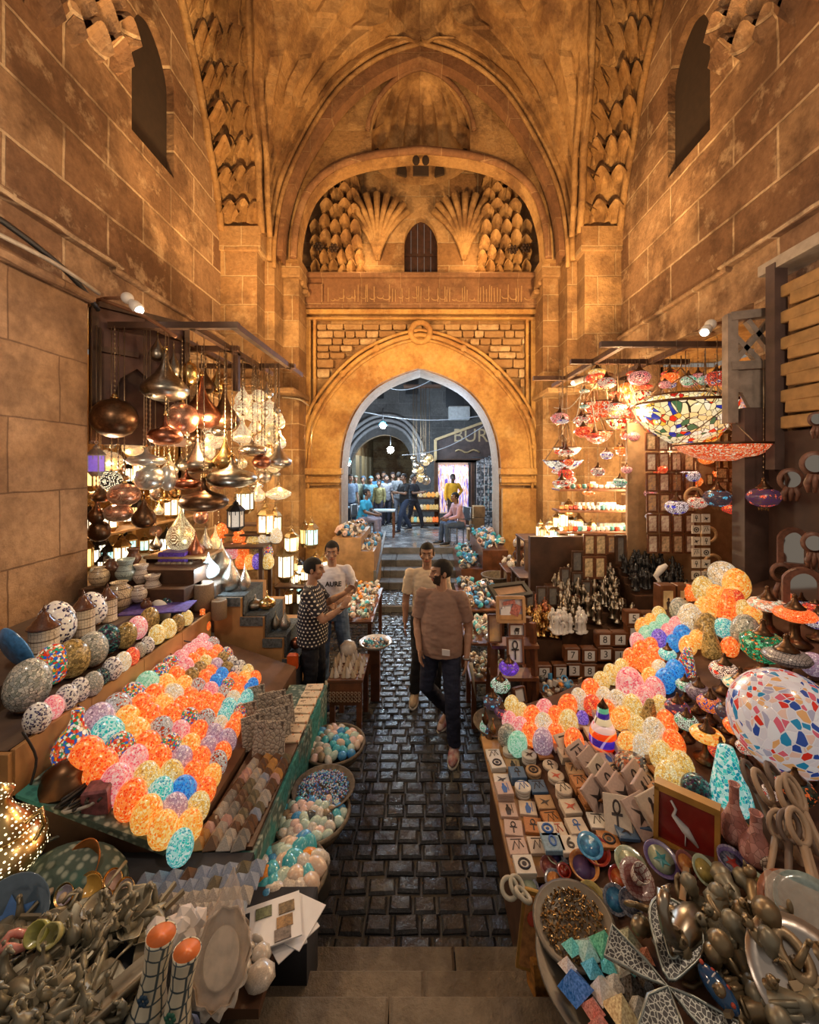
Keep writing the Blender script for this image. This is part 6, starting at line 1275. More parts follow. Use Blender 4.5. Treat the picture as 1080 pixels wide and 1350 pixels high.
for i, (x, y, w_, Y, m_, lb) in enumerate(((660, 903, 26, 3.45, F7, 'green and white flower lamp at the rack foot'), (650, 925, 26, 3.3, F3, 'blue green mosaic lamp below the green flower lamp'), (662, 938, 20, 3.2, F5, 'dark mosaic lamp beside the small bottles'), (646, 978, 22, 2.98, F3, 'white and blue drop ornament at the table corner'))): turk(x, y, w_, Y, m_, lb, 'globe', False)
for i, (x, y) in enumerate(((640, 945), (642, 962), (636, 972), (637, 955), (650, 960))): stand('vase', [BRONZE, F3, BRASS, F7, BRASS][i], x, y, 9, 26, 3.05, '%s small metal bottle, %s of five at the corner of the tile table' % (['bronze', 'navy', 'brass', 'green', 'gold'][i], ORD[i]), 'small_bottle', 'bottle')
put('corner_tray', MB().lathe([(0, 0), (.17, 0), (.2, .04), (.19, .04), (.16, .01), (0, .01)], 28).mesh('corner_tray', [BASK]), 'round tray holding small lamps at the tile table corner', 'tray', (.6, 3.14, .69))
# mirrors on the right pillar wall
def mirror(px, py, w_, h_, Y, lb, hand=False, arch=False):
    p = at(px, py, Y); W_, H_ = w_*Y/F, h_*Y/F; t = thing('hand_mirror' if hand else 'wall_mirror', lb, 'mirror', p); t.rotation_euler = (0, 0, -.5)
    mr = simple('mirror_glass', (.6, .58, .55), .06, 1, nz=0); fr = simple('carved_frame_wood', (.16, .065, .04), .5, nz=.5, nsc=30, bump=.4)
    if hand:
        MB().lathe([(0, 0), (.5, 0), (.5, .08), (.3, .1)], 22, MX.Translation((0, 0, H_*.18)) @ MX.Rotation(pi/2, 4, 'X') @ MX.Diagonal((W_, W_*1.1, W_*.6, 1))).build('mirror_frame', [fr], t)
        mg = MB(); mg.smooth = False; mg.lathe([(0, 0), (.34, 0), (.34, .02), (0, .02)], 22, MX.Translation((0, -.062*W_-.02, H_*.18)) @ MX.Rotation(pi/2, 4, 'X') @ MX.Diagonal((W_, W_*1.1, W_*.4, 1))); mg.build('glass', [mr], t)
        g = MB()
        for k in (-1, 0, 1): g.tube([(k*W_*.12, -.02, -H_*.05), (k*W_*.26, -.02, -H_*.25), (k*W_*.2, -.02, -H_*.46)], [W_*.12, W_*.13, W_*.06], 8)
        g.build('handle', [fr], t)
    else:
        o_ = parch(W_, H_, H_*.7) if arch else [(-W_/2, 0), (W_/2, 0), (W_/2, H_), (-W_/2, H_)]
        i_ = [(x*.66, H_*.12+y*.76) for x, y in (parch(W_, H_, H_*.7) if arch else o_)]
        plate('mirror_frame', [(x, y-H_/2) for x, y in o_], [[(x, y-H_/2) for x, y in i_]], .05, XZ(0), [fr], t)
        plate('glass', [(x, y-H_/2) for x, y in i_], [], .01, XZ(.01), [mr], t)
MR = [(1042, 640, 28, 44, 3.5, 'oval hand mirror in carved wood, topmost by the post', True, False), (1073, 622, 30, 60, 3.1, 'round pearl framed mirror at the right picture edge', True, False), (1047, 722, 34, 54, 3.5, 'arched wooden wall mirror reflecting the shop', False, True), (1072, 725, 26, 54, 3.1, 'oval hand mirror at the far right, middle row', True, False), (1030, 765, 24, 58, 3.4, 'small hand mirror lowest beside the post', True, False), (1060, 778, 44, 60, 3.1, 'large arched mirror in inlaid frame at the lower right', False, True), (1076, 560, 18, 40, 3.2, 'small carved mirror near the yellow shutter', True, False)]
for a in MR: mirror(*a)
put('mirror_board', MB().box((0, 0, 0), (.06, 1.3, 2.0)).mesh('mirror_board', [simple('maroon_dark', (.045, .018, .012), .7)]), 'dark board the mirrors hang on, right edge', 'board', (3.36, 3.35, 2.0))
# ================================================================= RIGHT LOWER STALL
ER = Pl(.50, .33)
NET = simple('stall_cloth_brown', (.13, .06, .035), .85, nz=.5, nsc=5, bump=.2)
pts = [(.62, 1.0), (3.36, 1.0), (3.36, 3.98), (2.22, 3.98), (2.08, 3.85), (1.76, 3.5), (1.4, 3.34), (1.1, 3.28), (.62, 3.28)]; g = MB(); g.smooth = False; n = len(pts)
g.add([(x, y, .01) for x, y in pts]+[(x, y, ER.z(x, 0)) for x, y in pts], [tuple(range(n))[::-1], tuple(range(n, 2*n))]+[(i, (i+1) % n, (i+1) % n+n, i+n) for i in range(n)])
put('sloping_stall', g.mesh('sloping_stall', [NET]), 'sloping brown cloth covered stall along the right side', 'stall', (0, 0, 0))
put('tile_board', MB().box((.1, 0, .665), (1.0, 1.02, .03)).mesh('tile_board', [WOODL]), 'wooden board carrying picture tiles beside the paving', 'board', (.84, 2.48, .035))
TW = {'cream': TILE, 'tan': simple('tile_tan', (.45, .28, .15), .5, nz=.2), 'white': simple('tile_white', (.66, .62, .56), .4, nz=.1), 'pink': simple('tile_pinkish', (.55, .4, .34), .5, nz=.15), 'orange': simple('tile_orange', (.5, .2, .06), .5, nz=.3), 'blue': simple('tile_blue', (.08, .16, .3), .4, nz=.3)}
INK = {'black': simple('ink_black', (.03, .02, .02), .5, nz=0), 'red': simple('ink_red', (.45, .06, .03), .5, nz=0), 'blue': simple('ink_blue', (.03, .12, .4), .5, nz=0)}
KN = {'ankh': 'an ankh', 'eye': 'an eye', 'bird': 'a bird', 'scroll': 'hieroglyph strokes', 'figure': 'a standing figure'}
q = random.Random(77); cols = 9; rws = 8
def rtile(kind, b, i):
    k = ('rt', kind, b.name, i.name)
    if k not in TM:
        g = MB(); g.lathe([(0, 0), (.48, 0), (.5, .02), (.5, .16), (.47, .18), (0, .18)], 18); src = tilemesh(kind); bb = len(g.v); g.v += src.v
        for f, m_, s_ in zip(src.f, src.mi, src.sm):
            if m_ == 1: g.f.append(tuple(x+bb for x in f)); g.mi.append(1); g.sm.append(s_)
        TM[k] = g.mesh('picture_tile', [b, i])
    return TM[k]
for i in range(rws):
    for j in range(cols):
        x = .5+.107*j+q.uniform(-.008, .008); y = 2.0+.112*i+q.uniform(-.006, .006)+.01*j
        if (i == 0 and j in (1, 2, 3)) : continue
        rd = (j in (1, 2, 3) and 3 <= i <= 8 and q.random() < .7); kd = q.choice(list(KN)); bn = q.choice(['cream', 'cream', 'white', 'pink', 'tan', 'cream', 'orange', 'blue'] if j > 0 else ['white', 'cream', 'pink']); ik = q.choice(['black', 'black', 'red', 'blue']) if bn in ('cream', 'white', 'pink') else 'black'
        me = (rtile if rd else tile)(kd, TW[bn], INK[ik]); st = q.choice([0, 0, 1, 2]); z = max(.717, ER.z(x, 0)+.012)
        for k in range(st):
            put('picture_tile', (rtile if rd else tile)(kd, TW[bn], INK[ik]), '%s %s tile lying under another in the tile stacks' % (bn, 'round' if rd else 'square'), 'tile', (x, y, z+k*.0175), (0, 0, q.uniform(-.1, .1)), .092, '%s %s tiles inside the stacks' % (bn, 'round' if rd else 'square'))
        put('picture_tile', me, '%s %s tile with %s in %s, %s across and %s back' % (bn, 'round' if rd else 'square', KN[kd], ik, ORD[j], ORD[i]), 'tile', (x, y, z+st*.0175), (0, 0, q.uniform(-.15, .15)), .096)
for px, py, s_, b, ik, tx, lb in ((722, 1094, .085, 'white', 'blue', None, 'white tile with blue eye ring at the front of the tile board'), (729, 1111, .1, 'blue', 'blue', '0', 'pale blue tile reading 0 at the front edge'), (752, 1114, .1, 'white', 'black', '6', 'white tile reading 6 beside the tile reading 0')):
    p = onz(px, py, .8); t = thing('number_tile', lb, 'tile', (p.x, p.y, .785)); MB().box((0, 0, .01), (s_, s_, .025), None, .003).build('tile', [TW['white'] if tx != '0' else simple('pale_blue_tile', (.25, .4, .55), .3, nz=.3, nsc=80)], t)
    if tx: text(tx, 'numeral', s_*.85, INK['blue'] if tx == '0' else INK['black'], (0, 0, .024), (0, 0, 0), t)
    else: MB().tube([(cos(a)*.025, sin(a)*.025, .024) for a in [k*pi/8 for k in range(16)]], .006, 5, closed=True).ball((0, 0, .023), (.01, .01, .004), 8, 4).build('eye_ring', [INK['blue']], t)
    t.rotation_euler = (0, 0, .0)
# leaning wooden plaques at the back of the tiles
for i, (px, py, rz, rx) in enumerate(((750, 985, .1, .4), (765, 1000, .5, .7), (780, 1010, .6, .8), (792, 1022, .7, .9), (805, 1035, .7, .8), (820, 1048, .7, .7), (815, 1075, -.5, .8), (838, 1030, .6, 1.0), (850, 1045, .7, 1.0), (862, 1070, .3, .9), (845, 1075, .3, .7), (785, 1052, .7, .9))):
    p = ER.hit(px, py, .05); put('wood_plaque', tile(q.choice(['bird', 'scroll', 'figure', 'ankh']), TW['pink' if i % 3 else 'cream'], INK['black']), 'pale wooden plaque with dark design, %s of the leaning plaques' % ORD[i], 'plaque', p, (rx, -.2, rz), (.13, .17, .12))
# glitter heap
put('trinket_heap', MB().ball((0, 0, 0), (.1, .09, .05), 20, 10).mesh('trinket_heap', [mosaic('trinkets', ['a08878', '606878', 'c07050', 'd8c8b8', '484048'], '302420', 60, .04, 0)]), 'sparkling heap of tiny trinkets behind the plaques', 'trinkets', ER.hit(833, 1006, .03))
# red lacquer box with a white crane
p = ER.hit(905, 1085, .1); t = thing('lacquer_box', 'red lacquer picture with gold frame and white crane standing on the stall', 'picture', p); t.rotation_euler = (-.1, 0, -.7)
MB().box((0, 0, 0), (.22, .03, .22)).build('panel', [simple('red_lacquer', (.28, .02, .015), .25, nz=.3, coat=.5)], t)
g = MB(); g.box((0, 0, .12), (.26, .06, .03)); g.box((-.12, 0, 0), (.02, .06, .24)); g.box((.12, 0, 0), (.02, .06, .24)); g.box((0, 0, -.12), (.26, .06, .02)); g.build('frame', [simple('ochre_frame', (.5, .25, .05), .4)], t)
g = MB(); g.tube([(-.06, -.02, .08), (-.04, -.02, .05), (-.05, -.02, .02), (0, -.02, -.02), (.05, -.02, -.07)], [.005, .006, .01, .02, .004], 6); g.tube([(0, -.02, -.03), (.0, -.02, -.09)], .003, 4); g.build('white_crane', [WC], t)
# glazed bowls, coasters, dishes
def glazed(px, py, w_, rim, inner, lb, tilt=(.35, 0), ht=.35, mo_=None, Z=None):
    p = ER.hit(px, py, .04) if Z is None else onz(px, py, Z); r = w_/2*p.y/F; t = thing('glazed_bowl', lb, 'bowl', p); t.rotation_euler = (tilt[0], tilt[1], 0)
    MB().lathe([(.0, -ht*r), (.5*r, -ht*r), (.8*r, -.2*ht*r), (r, .25*ht*r), (.95*r, .28*ht*r), (.74*r, 0), (0, -.1*r)], 26).build('bowl', [rim], t)
    MB().lathe([(0, -.07*r), (.72*r, .01*r), (.74*r, .02*r), (0, -.04*r)], 24).build('glaze', [inner], t)
    if mo_:
        g = MB(); g.smooth = False; n_ = 5; g.add([(cos(a*pi/n_)*r*(.5 if a % 2 else .22), sin(a*pi/n_)*r*(.5 if a % 2 else .22), .03*r) for a in range(2*n_)]+[(0, 0, .06*r)], [(i, (i+1) % (2*n_), 2*n_) for i in range(2*n_)]); g.build('painted_motif', [mo_], t)
    return t
sg = lambda n_, c, c2=None, s_=40: simple('glz_'+n_, c, .2, nz=.4, nsc=s_, coat=.5, col2=c2)
gl_blue = sg('blue', (.02, .14, .38), (.1, .4, .7)); gl_red = sg('red', (.4, .03, .02), (.15, .01, .01)); gl_grn = sg('green', (.3, .4, .3), (.5, .55, .4)); gl_pur = potmat('purple_net_glaze', (.5, .48, .5), (.08, .05, .2), 60); gl_whi = potmat('white_net_glaze', (.65, .6, .55), (.2, .05, .05), 60); gl_org = sg('orange', (.6, .28, .08), (.35, .1, .03)); gl_navy = sg('navy', (.02, .04, .1), (.3, .3, .35), 90); gl_yel = sg('yellow', (.55, .42, .12)); gl_teal = sg('teal', (.05, .3, .35))
for a in ((786, 1122, 36, gl_red, gl_red, 'dark red glazed bowl behind the sparkling blue one', (.35, 0), .5), (770, 1143, 38, gl_org, potmat('flower_net', (.45, .42, .3), (.12, .08, .25), 70), 'flower painted bowl with orange outside', (.25, 0), .8), (732, 1127, 22, gl_grn, gl_pur, 'small green net painted bowl at the tile board corner'), (747, 1131, 14, gl_navy, gl_navy, 'tiny dark bowl beside the green net one'), (724, 1142, 24, gl_whi, gl_whi, 'white egg dish with red dots near the paving'), (744, 1148, 18, gl_red, gl_red, 'small red glass heart dish'), (688, 1145, 26, gl_whi, gl_pur, 'white and blue patterned egg dish nearest the paving', (.5, -.3), .8), (731, 1161, 26, gl_navy, gl_org, 'bowl with orange bird painting'), (698, 1171, 26, gl_navy, gl_grn, 'bowl with pale green landscape painting'), (722, 1182, 24, gl_pur, gl_red, 'small bowl with a red dome by the coin tray'), (779, 1185, 36, gl_yel, gl_yel, 'yellow round box with red medallion', (.4, 0), .8, gl_red), (832, 1140, 42, gl_grn, gl_grn, 'pale green oval dish with orange fish', (.35, .1), .3, gl_org), (872, 1133, 44, gl_pur, gl_grn, 'green dish with turquoise leaf in a purple rim', (.35, .1), .3, gl_teal), (817, 1158, 28, gl_red, sg('redorange', (.6, .07, .02), (.7, .3, .1)), 'shiny red orange bowl beside the white cup', (.5, -.2), .5), (812, 1186, 32, gl_navy, gl_blue, 'dark blue speckled bowl behind the coin tray', (.6, -.3), .4), (832, 1190, 30, gl_navy, gl_navy, 'navy bowl with white dots behind the pyramids', (.6, -.3), .4), (905, 1140, 30, gl_whi, gl_org, 'white fan shaped dish with orange centre', (.6, .3)), (929, 1148, 34, gl_grn, gl_yel, 'green rimmed dish with a painted face', (.6, .3)), (966, 1138, 38, gl_pur, gl_navy, 'lidded turquoise box with red and black star', (.25, .1), 1.1, gl_red), (998, 1165, 26, gl_grn, BRASS, 'brass lined cup with green rim', (.3, .1), 1.4), (1010, 1180, 18, gl_grn, gl_org, 'small orange inside cup beside the brass lined cup', (.6, .2), 1.2), (908, 1068, 36, gl_navy, gl_navy, 'dark blue floral saucer behind the crane picture', (.4, 0), .3), (927, 1087, 32, gl_red, sg('redorange', (.6, .07, .02)), 'orange red glass cup beside the crane picture', (.3, 0), .9), (965, 1090, 44, gl_org, potmat('turtle_net', (.6, .5, .36), (.3, .15, .05), 45), 'net patterned turtle shell dish beside the vases', (.3, 0), .5), (926, 1053, 20, gl_whi, gl_yel, 'small cream dish over the floral saucer', (.9, .3), .3), (938, 1074, 20, gl_whi, gl_grn, 'small pale green dish beside the orange cup', (.6, .3), .3)):
    glazed(*a[:8], mo_=a[8] if len(a) > 8 else None) if len(a) >= 8 else glazed(*a)
glazed(778, 1115, 33, gl_blue, gl_blue, 'sparkling blue glazed bowl on the red bowl', (.3, 0), .3, None, .9)
p = ER.hit(838, 1160, .1); t = thing('white_cup', 'white cup and saucer with red net lines tipped on the bowls', 'cup', p); t.rotation_euler = (.5, .1, 0)
MB().lathe([(.0, 0), (.05, 0), (.072, .02), (.07, .022), (.04, .006), (0, .006)], 20).build('saucer', [gl_whi], t); MB().lathe([(.02, .01), (.03, .03), (.036, .08), (.033, .08), (.026, .03), (0, .02)], 18).build('cup', [gl_whi], t)
# rings with stones, keyrings
for i, (x, y) in enumerate(((672+0, 1171), (682, 1168), (690, 1180))): put('metal_ring', MB().tube([(cos(a)*.035, sin(a)*.035, 0) for a in [k*pi/10 for k in range(20)]], .01, 7, closed=True).mesh('metal_ring', [simple('pale_ring', (.5, .47, .38), .4, nz=.2)]), 'pale bangle at the stall edge, %s from the left' % ORD[i], 'bangle', onz(x, y, .76), (.6, 0, i))
# tray of gilded amulets
p = ER.hit(757, 1225, .06); t = thing('amulet_tray', 'round tray of tiny gilded amulets behind the coloured pyramids', 'tray', p); t.rotation_euler = (.1, -.1, 0); MB().lathe([(0, 0), (.13, 0), (.165, .035), (.15, .04), (.12, .012), (0, .012)], 28).build('tray', [simple('grey_metal_tray', (.22, .2, .17), .5, .7)], t)
g = MB(); g.smooth = False; q = random.Random(3)
for k in range(420):
    a = q.random()*2*pi; rr = .13*sqrt(q.random()); g.box((0, 0, 0), (.005, .016, .004), MX.Translation((cos(a)*rr, sin(a)*rr, .02+q.random()*.018)) @ MX.Rotation(q.random()*6, 4, 'Z') @ MX.Rotation(q.random()*2, 4, 'X'))
g.build('amulet', [simple('gilded_bits', (.55, .36, .16), .3, .9, nz=.6, nsc=40)], t)['kind'] = 'stuff'
# basket of coloured pyramids
p0 = ER.hit(806, 1270, .05); t = thing('pyramid_basket', 'large grey round tray holding coloured stone pyramids at the bottom right', 'tray', p0+V((.02, 0, -.06))); MB().lathe([(0, 0), (.24, 0), (.3, .05), (.29, .055), (.23, .012), (0, .012)], 34).build('tray', [simple('grey_metal_tray', (.22, .2, .17), .5, .7)], t)
PC = {'turquoise': (.1, .5, .48), 'pale turquoise': (.3, .6, .55), 'green veined': (.05, .3, .2), 'olive': (.3, .3, .2), 'deep blue': (.01, .12, .5), 'sky blue': (.03, .3, .5), 'pinkish white': (.65, .5, .45), 'cream': (.66, .52, .38), 'white marble': (.68, .64, .6), 'black': (.02, .02, .02), 'rose': (.5, .15, .12), 'sand': (.55, .38, .2), 'grey': (.3, .28, .24), 'rust': (.45, .14, .06), 'striped': (.4, .38, .35), 'teal': (.02, .3, .35)}
for i, (x, y, w_, c) in enumerate(((754, 1232, 24, 'turquoise'), (774, 1236, 32, 'pale turquoise'), (797, 1230, 36, 'green veined'), (828, 1225, 38, 'olive'), (748, 1256, 22, 'pinkish white'), (759, 1284, 42, 'deep blue'), (782, 1262, 28, 'sky blue'), (803, 1258, 24, 'teal'), (816, 1252, 28, 'cream'), (836, 1254, 26, 'turquoise'), (852, 1244, 22, 'rust'), (795, 1288, 34, 'white marble'), (812, 1280, 26, 'striped'), (832, 1284, 38, 'black'), (782, 1312, 28, 'rose'), (792, 1335, 28, 'rose'), (818, 1316, 42, 'sand'), (844, 1312, 32, 'grey'), (852, 1276, 22, 'black'))):
    z_ = ER.z(p0.x, 0)+.07; p = onz(x, y+4, z_+.04); s_ = w_/2*p.y/F*.8; c_ = PC[c]
    k_ = 'onx_'+c.replace(' ', '_'); m_ = simple(k_, c_, .12, nz=0, nsc=6, coat=.6, col2=tuple(min(1, v*2+.12) for v in c_))
    g = MB(); g.smooth = False; g.add([(-1, -1, 0), (1, -1, 0), (1, 1, 0), (-1, 1, 0), (0, 0, 1.35)], [(3, 2, 1, 0), (0, 1, 4), (1, 2, 4), (2, 3, 4), (3, 0, 4)])
    put('onyx_pyramid', g.mesh('onyx_pyramid', [m_]), '%s pyramid in the grey tray%s' % (c, {759: ', largest blue one', 792: ', nearest rose one', 782+1000: '', 852: ', beside the metal ankh', 836: ' beside the rust one'}.get(x, '')), 'pyramid', (p.x, p.y, z_), (q.uniform(-.25, .25), q.uniform(-.25, .25), q.uniform(-.3, .5)), s_)
# big metal ankh with inscribed plates
INS = NT('inscribed_black_plate'); _o = INS.obj(); _n = INS.n('ShaderNodeTexVoronoi', feature='DISTANCE_TO_EDGE', i_Vector=_o, i_Scale=75).outputs[0]
INS.p(Base_Color=INS.ramp(_n, [(.05, (.4, .42, .4)), (.1, (.03, .03, .035))]), Roughness=.4, Metallic=.3); INS = INS.m
EDG = simple('pale_metal_edge', (.38, .42, .4), .35, .8)
p = ER.hit(880, 1318, .1); t = thing('metal_ankh', 'large metal ankh with inscribed black plates at the bottom right', 'ankh', p+V((0, 0, .04))); t.rotation_euler = (.25, .15, -.65)
def plt(pts, nm, hole=None):
    plate(nm, pts, [hole] if hole else [], .016, MX.Identity(4), [INS], t)
    g = MB(); g.tube([(x, y, .009) for x, y in pts], .005, 6, closed=True)
    if hole: g.tube([(x, y, .009) for x, y in hole], .005, 6, closed=True)
    g.build(nm+'_edge', [EDG], t)
lo = smooth2([(0, .02), (.05, .09), (.085, .17), (.07, .24), (0, .27), (-.07, .24), (-.085, .17), (-.05, .09)], 3, True); li_ = [(x*.5, .16+(y-.16)*.55) for x, y in lo]
plt(lo, 'loop', li_); plt([(0, 0), (.05, -.06), (.075, -.26), (-.075, -.26), (-.05, -.06)][:5], 'shaft')
for s_ in (-1, 1): plt([(0, 0), (s_*.07, .025), (s_*.19, .05), (s_*.19, -.05), (s_*.07, -.025)], 'arm')
# blue beetle ornament
p = ER.hit(947, 1315, .08); t = thing('beetle_ornament', 'blue beetle ornament with red dots beside the metal ankh', 'ornament', p+V((0, 0, .03))); t.rotation_euler = (.3, 0, .5)
MB().ball((0, 0, 0), (.035, .065, .03), 18, 12).build('body', [simple('blue_lacquer', (.01, .07, .2), .15, nz=.2, coat=.7)], t)
for x, y in ((.012, .03), (-.015, .0), (.016, -.015), (-.01, -.045), (0, .06)): MB().ball((x, y, .024-.3*abs(y)**1.2*.6), (.008, .008, .005), 8, 5).build('red_dot', [INK['red']], t)
MB().tube([(-.032, .022, .012), (0, .022, .031), (.032, .022, .012)], .0025, 5).build('pale_band', [WC], t)
# pewter animals
OLB = simple('bronzed_pewter', (.36, .27, .16), .38, .65, nz=.5, nsc=6, bump=.25)
def m_camel():
    g = MB(); g.lathe([(0, -1), (.7, -.8), (1, -.2), (.95, .4), (.6, .85), (0, 1)], 12, MX.Translation((0, 0, .09)) @ MX.Rotation(pi/2, 4, 'X') @ MX.Diagonal((.028, .03, .06, 1))); g.ball((0, 0, .125), (.018, .028, .024), 10, 6)
    g.tube([(0, -.05, .1), (0, -.085, .09), (0, -.1, .13), (0, -.1, .16)], [.018, .013, .01, .009], 8); g.ball((0, -.115, .165), (.01, .024, .01), 10, 6)
    for x, y in ((-.015, -.04), (.015, -.04), (-.015, .04), (.015, .04)): g.tube([(x, y, .09), (x, y+.004, .045), (x, y-.003, 0)], [.012, .008, .008], 7)
    return g
def m_cat():
    g = MB(); g.lathe([(.032, 0), (.04, .02), (.034, .06), (.022, .1), (.014, .12)], 14); g.ball((0, -.005, .14), (.02, .022, .02), 12, 8); g.lathe([(.008, 0), (0, .02)], 6, MX.Translation((-.012, 0, .153))); g.lathe([(.008, 0), (0, .02)], 6, MX.Translation((.012, 0, .153))); g.tube([(0, .03, .01), (.04, .03, .01), (.05, 0, .01), (.04, -.03, .01)], .007, 6); g.tube([(-.012, -.03, .09), (-.012, -.035, 0)], .008, 6); g.tube([(.012, -.03, .09), (.012, -.035, 0)], .008, 6); return g
def m_bust():
    g = MB(); g.lathe([(.045, 0), (.05, .01), (.02, .03), (.022, .06), (.034, .08), (.03, .1), (.04, .12), (.02, .15), (0, .155)], 14); return g
AN = [('metal_camel', 'camel', m_camel), ('metal_cat', 'cat', m_cat), ('metal_bust', 'bust', m_bust), ('metal_bird', 'bird', m_bird), ('metal_fish', 'fish', m_fish)]
AM = [(n_, l_, f_().mesh(l_, [m_]), w_) for n_, l_, f_ in AN for m_, w_ in ((OLD, 'grey pewter'), (OLB, 'bronzed'))]
q = random.Random(55)
for k in range(95):
    px = q.uniform(862, 1065); py = q.uniform(1195, 1352)
    if px < 900 and py > 1250 or (px < 965 and py > 1290) or (px > 1035 and py > 1240): continue
    n_, l_, me, w_ = q.choice(AM); p = ER.hit(px, py, .03+.02*q.random()); put(n_, me, '%s metal %s lying in the heap at the bottom right' % (w_, l_), l_, p, (q.uniform(-1.5, 1.5), q.uniform(-1.2, 1.2), q.uniform(0, 6)), q.uniform(.75, 1.15), '%s %s figures heaped at the bottom right' % (w_, l_))
p = ER.hit(905, 1222, .12); put('metal_duck', m_bird().mesh('metal_duck', [PEWTER]), 'big polished pewter duck with spread tail on top of the heap', 'duck', p, (.1, .2, 2.3), 2.0)
p = ER.hit(958, 1215, .1); put('metal_pyramid', PYM[4][1], 'dark metal pyramid among the animal figures', 'pyramid', p-V((0, 0, .05)), (.3, .2, .5), .06)
p = ER.hit(890, 1245, .1); put('metal_pyramid', PYM[3][1], 'grey inscribed metal pyramid left of the pewter duck', 'pyramid', p-V((0, 0, .05)), (.2, .1, .2), .055)
p = ER.hit(1066, 1300, .06); t = thing('silver_plate', 'big silver plate with relief ankh at the bottom right corner', 'plate', p); t.rotation_euler = (.45, -.15, 0); MB().lathe([(0, 0), (.13, .0), (.17, .015), (.17, .022), (.13, .01), (0, .01)], 34).build('plate', [simple('brushed_silver', (.5, .47, .45), .3, .9, nz=.2, nsc=3)], t); o = m_ankh(.01).build('relief_ankh', [simple('tan_relief', (.38, .28, .17), .4, .5)], t, (0, 0, .02)); o.scale = (1.4, 1.4, 1)
# wooden ladles, figure loops, vases
WL = simple('blond_wood', (.52, .36, .24), .5, nz=.3, nsc=8, bump=.1)
for i, (x, y, a_, s_) in enumerate(((1008, 1065, -.9, 1.3), (1030, 1085, -.8, 1.4), (1058, 1105, -1.2, 1.5), (1040, 1130, -1.7, 1.2), (1066, 1140, -1.3, 1.3), (1020, 1120, -1.9, 1.1), (1050, 1075, -.7, 1.4), (1072, 1095, -.9, 1.4))):
    p = ER.hit(x, y, .1); g = MB(); g.tube([(cos(b)*.028, .09+sin(b)*.045, 0) for b in [k*pi/8 for k in range(16)]], .009, 8, closed=True); g.tube([(0, .045, 0), (0, -.1, 0), (0, -.13, 0)], [.012, .01, .016], 8); put('wooden_sculpture', g.mesh('wooden_sculpture', [WL if i % 3 else simple('dark_loop_wood', (.2, .14, .11), .5, nz=.3)]), 'looped wooden figure carving, %s of the group under the big globe' % ORD[i], 'sculpture', p, (.9, .2, a_+1.2), s_)
PKV = mosaic('pink_grit', ['b88078', 'c89088', 'a87068', 'd0a098'], '906058', 40, .04, 0, .7)
for i, (x, y, h_, w_, lb) in enumerate(((968, 1083, 95, 32, 'tall gritty pink bottle vase behind the turtle dish'), (997, 1108, 80, 38, 'gritty pink bottle vase with net medallion, nearer the brass cup'))):
    p = ER.hit(x, y, .1); hh = h_*p.y/F*.8; r = w_/2*p.y/F; zb = ER.z(p.x, 0)
    t = thing('bottle_vase', lb, 'vase', (p.x, p.y, zb+.01)); MB().lathe([(.7*r, 0), (r, .12*hh), (1.0*r, .3*hh), (.6*r, .5*hh), (.36*r, .65*hh), (.34*r, .95*hh), (.42*r, hh), (.34*r, hh), (.26*r, .9*hh)], 22).build('bottle', [PKV], t)
    if i: MB().ball((0, -.9*r, .22*hh), (.5*r, .15*r, .14*hh), 12, 8).build('net_medallion', [potmat('medallion_net', (.6, .5, .42), (.08, .04, .03), 60)], t)
t = thing('plastic_wrapped_plates', 'plates wrapped in clear plastic at the right edge', 'plates', ER.hit(1050, 1205, .06)); t.rotation_euler = (.5, .1, -.5)
for k in range(3): MB().lathe([(0, 0), (.09, 0), (.12, .02), (.12, .026), (.09, .008), (0, .008)], 24, MX.Translation((.02*k, 0, .02*k))).build('plate', [sg('plate_%d' % k, ((.5, .2, .12), (.55, .5, .45), (.3, .4, .4))[k])], t)
g = MB(); g.box((.0, 0, .06), (.2, .16, .012), MX.Rotation(.1, 4, 'X'), .005); g.build('plastic_wrap', [simple('plastic_film', (.75, .62, .52), .2, nz=.2, nsc=60, alpha=.3)], t)
# picture leaning at the stall front, small books
t = thing('gilt_picture', 'gilt framed picture with red and white figure at the stall front', 'picture', onz(700, 1225, .6)); t.rotation_euler = (-.25, .15, -.15); MB().box((0, 0, 0), (.1, .02, .3), None, .004).build('frame', [simple('gilt', (.5, .3, .08), .35, .6, nz=.4)], t); MB().box((0, -.012, 0), (.075, .01, .26)).build('picture', [simple('orange_print', (.45, .2, .06), .5, nz=.5, nsc=40)], t); MB().ball((0, -.018, .05), (.025, .004, .03), 10, 6).build('red_head', [INK['red']], t)
put('small_book', MB().box((0, 0, 0), (.14, .09, .14), None, .004).mesh('small_book', [simple('amber_print', (.5, .22, .04), .5, nz=.7, nsc=30)]), 'orange printed box standing low by the steps, right side', 'box', onz(712, 1290, .45)+V((.03, .03, 0)), (-.2, 0, .2))
put('stall_foot', MB().box((0, 0, 0), (.3, 1.15, .62), None, .02).mesh('stall_foot', [WOOD]), 'dark wooden chest supporting the tile board by the paving', 'chest', (.66, 2.45, .32))
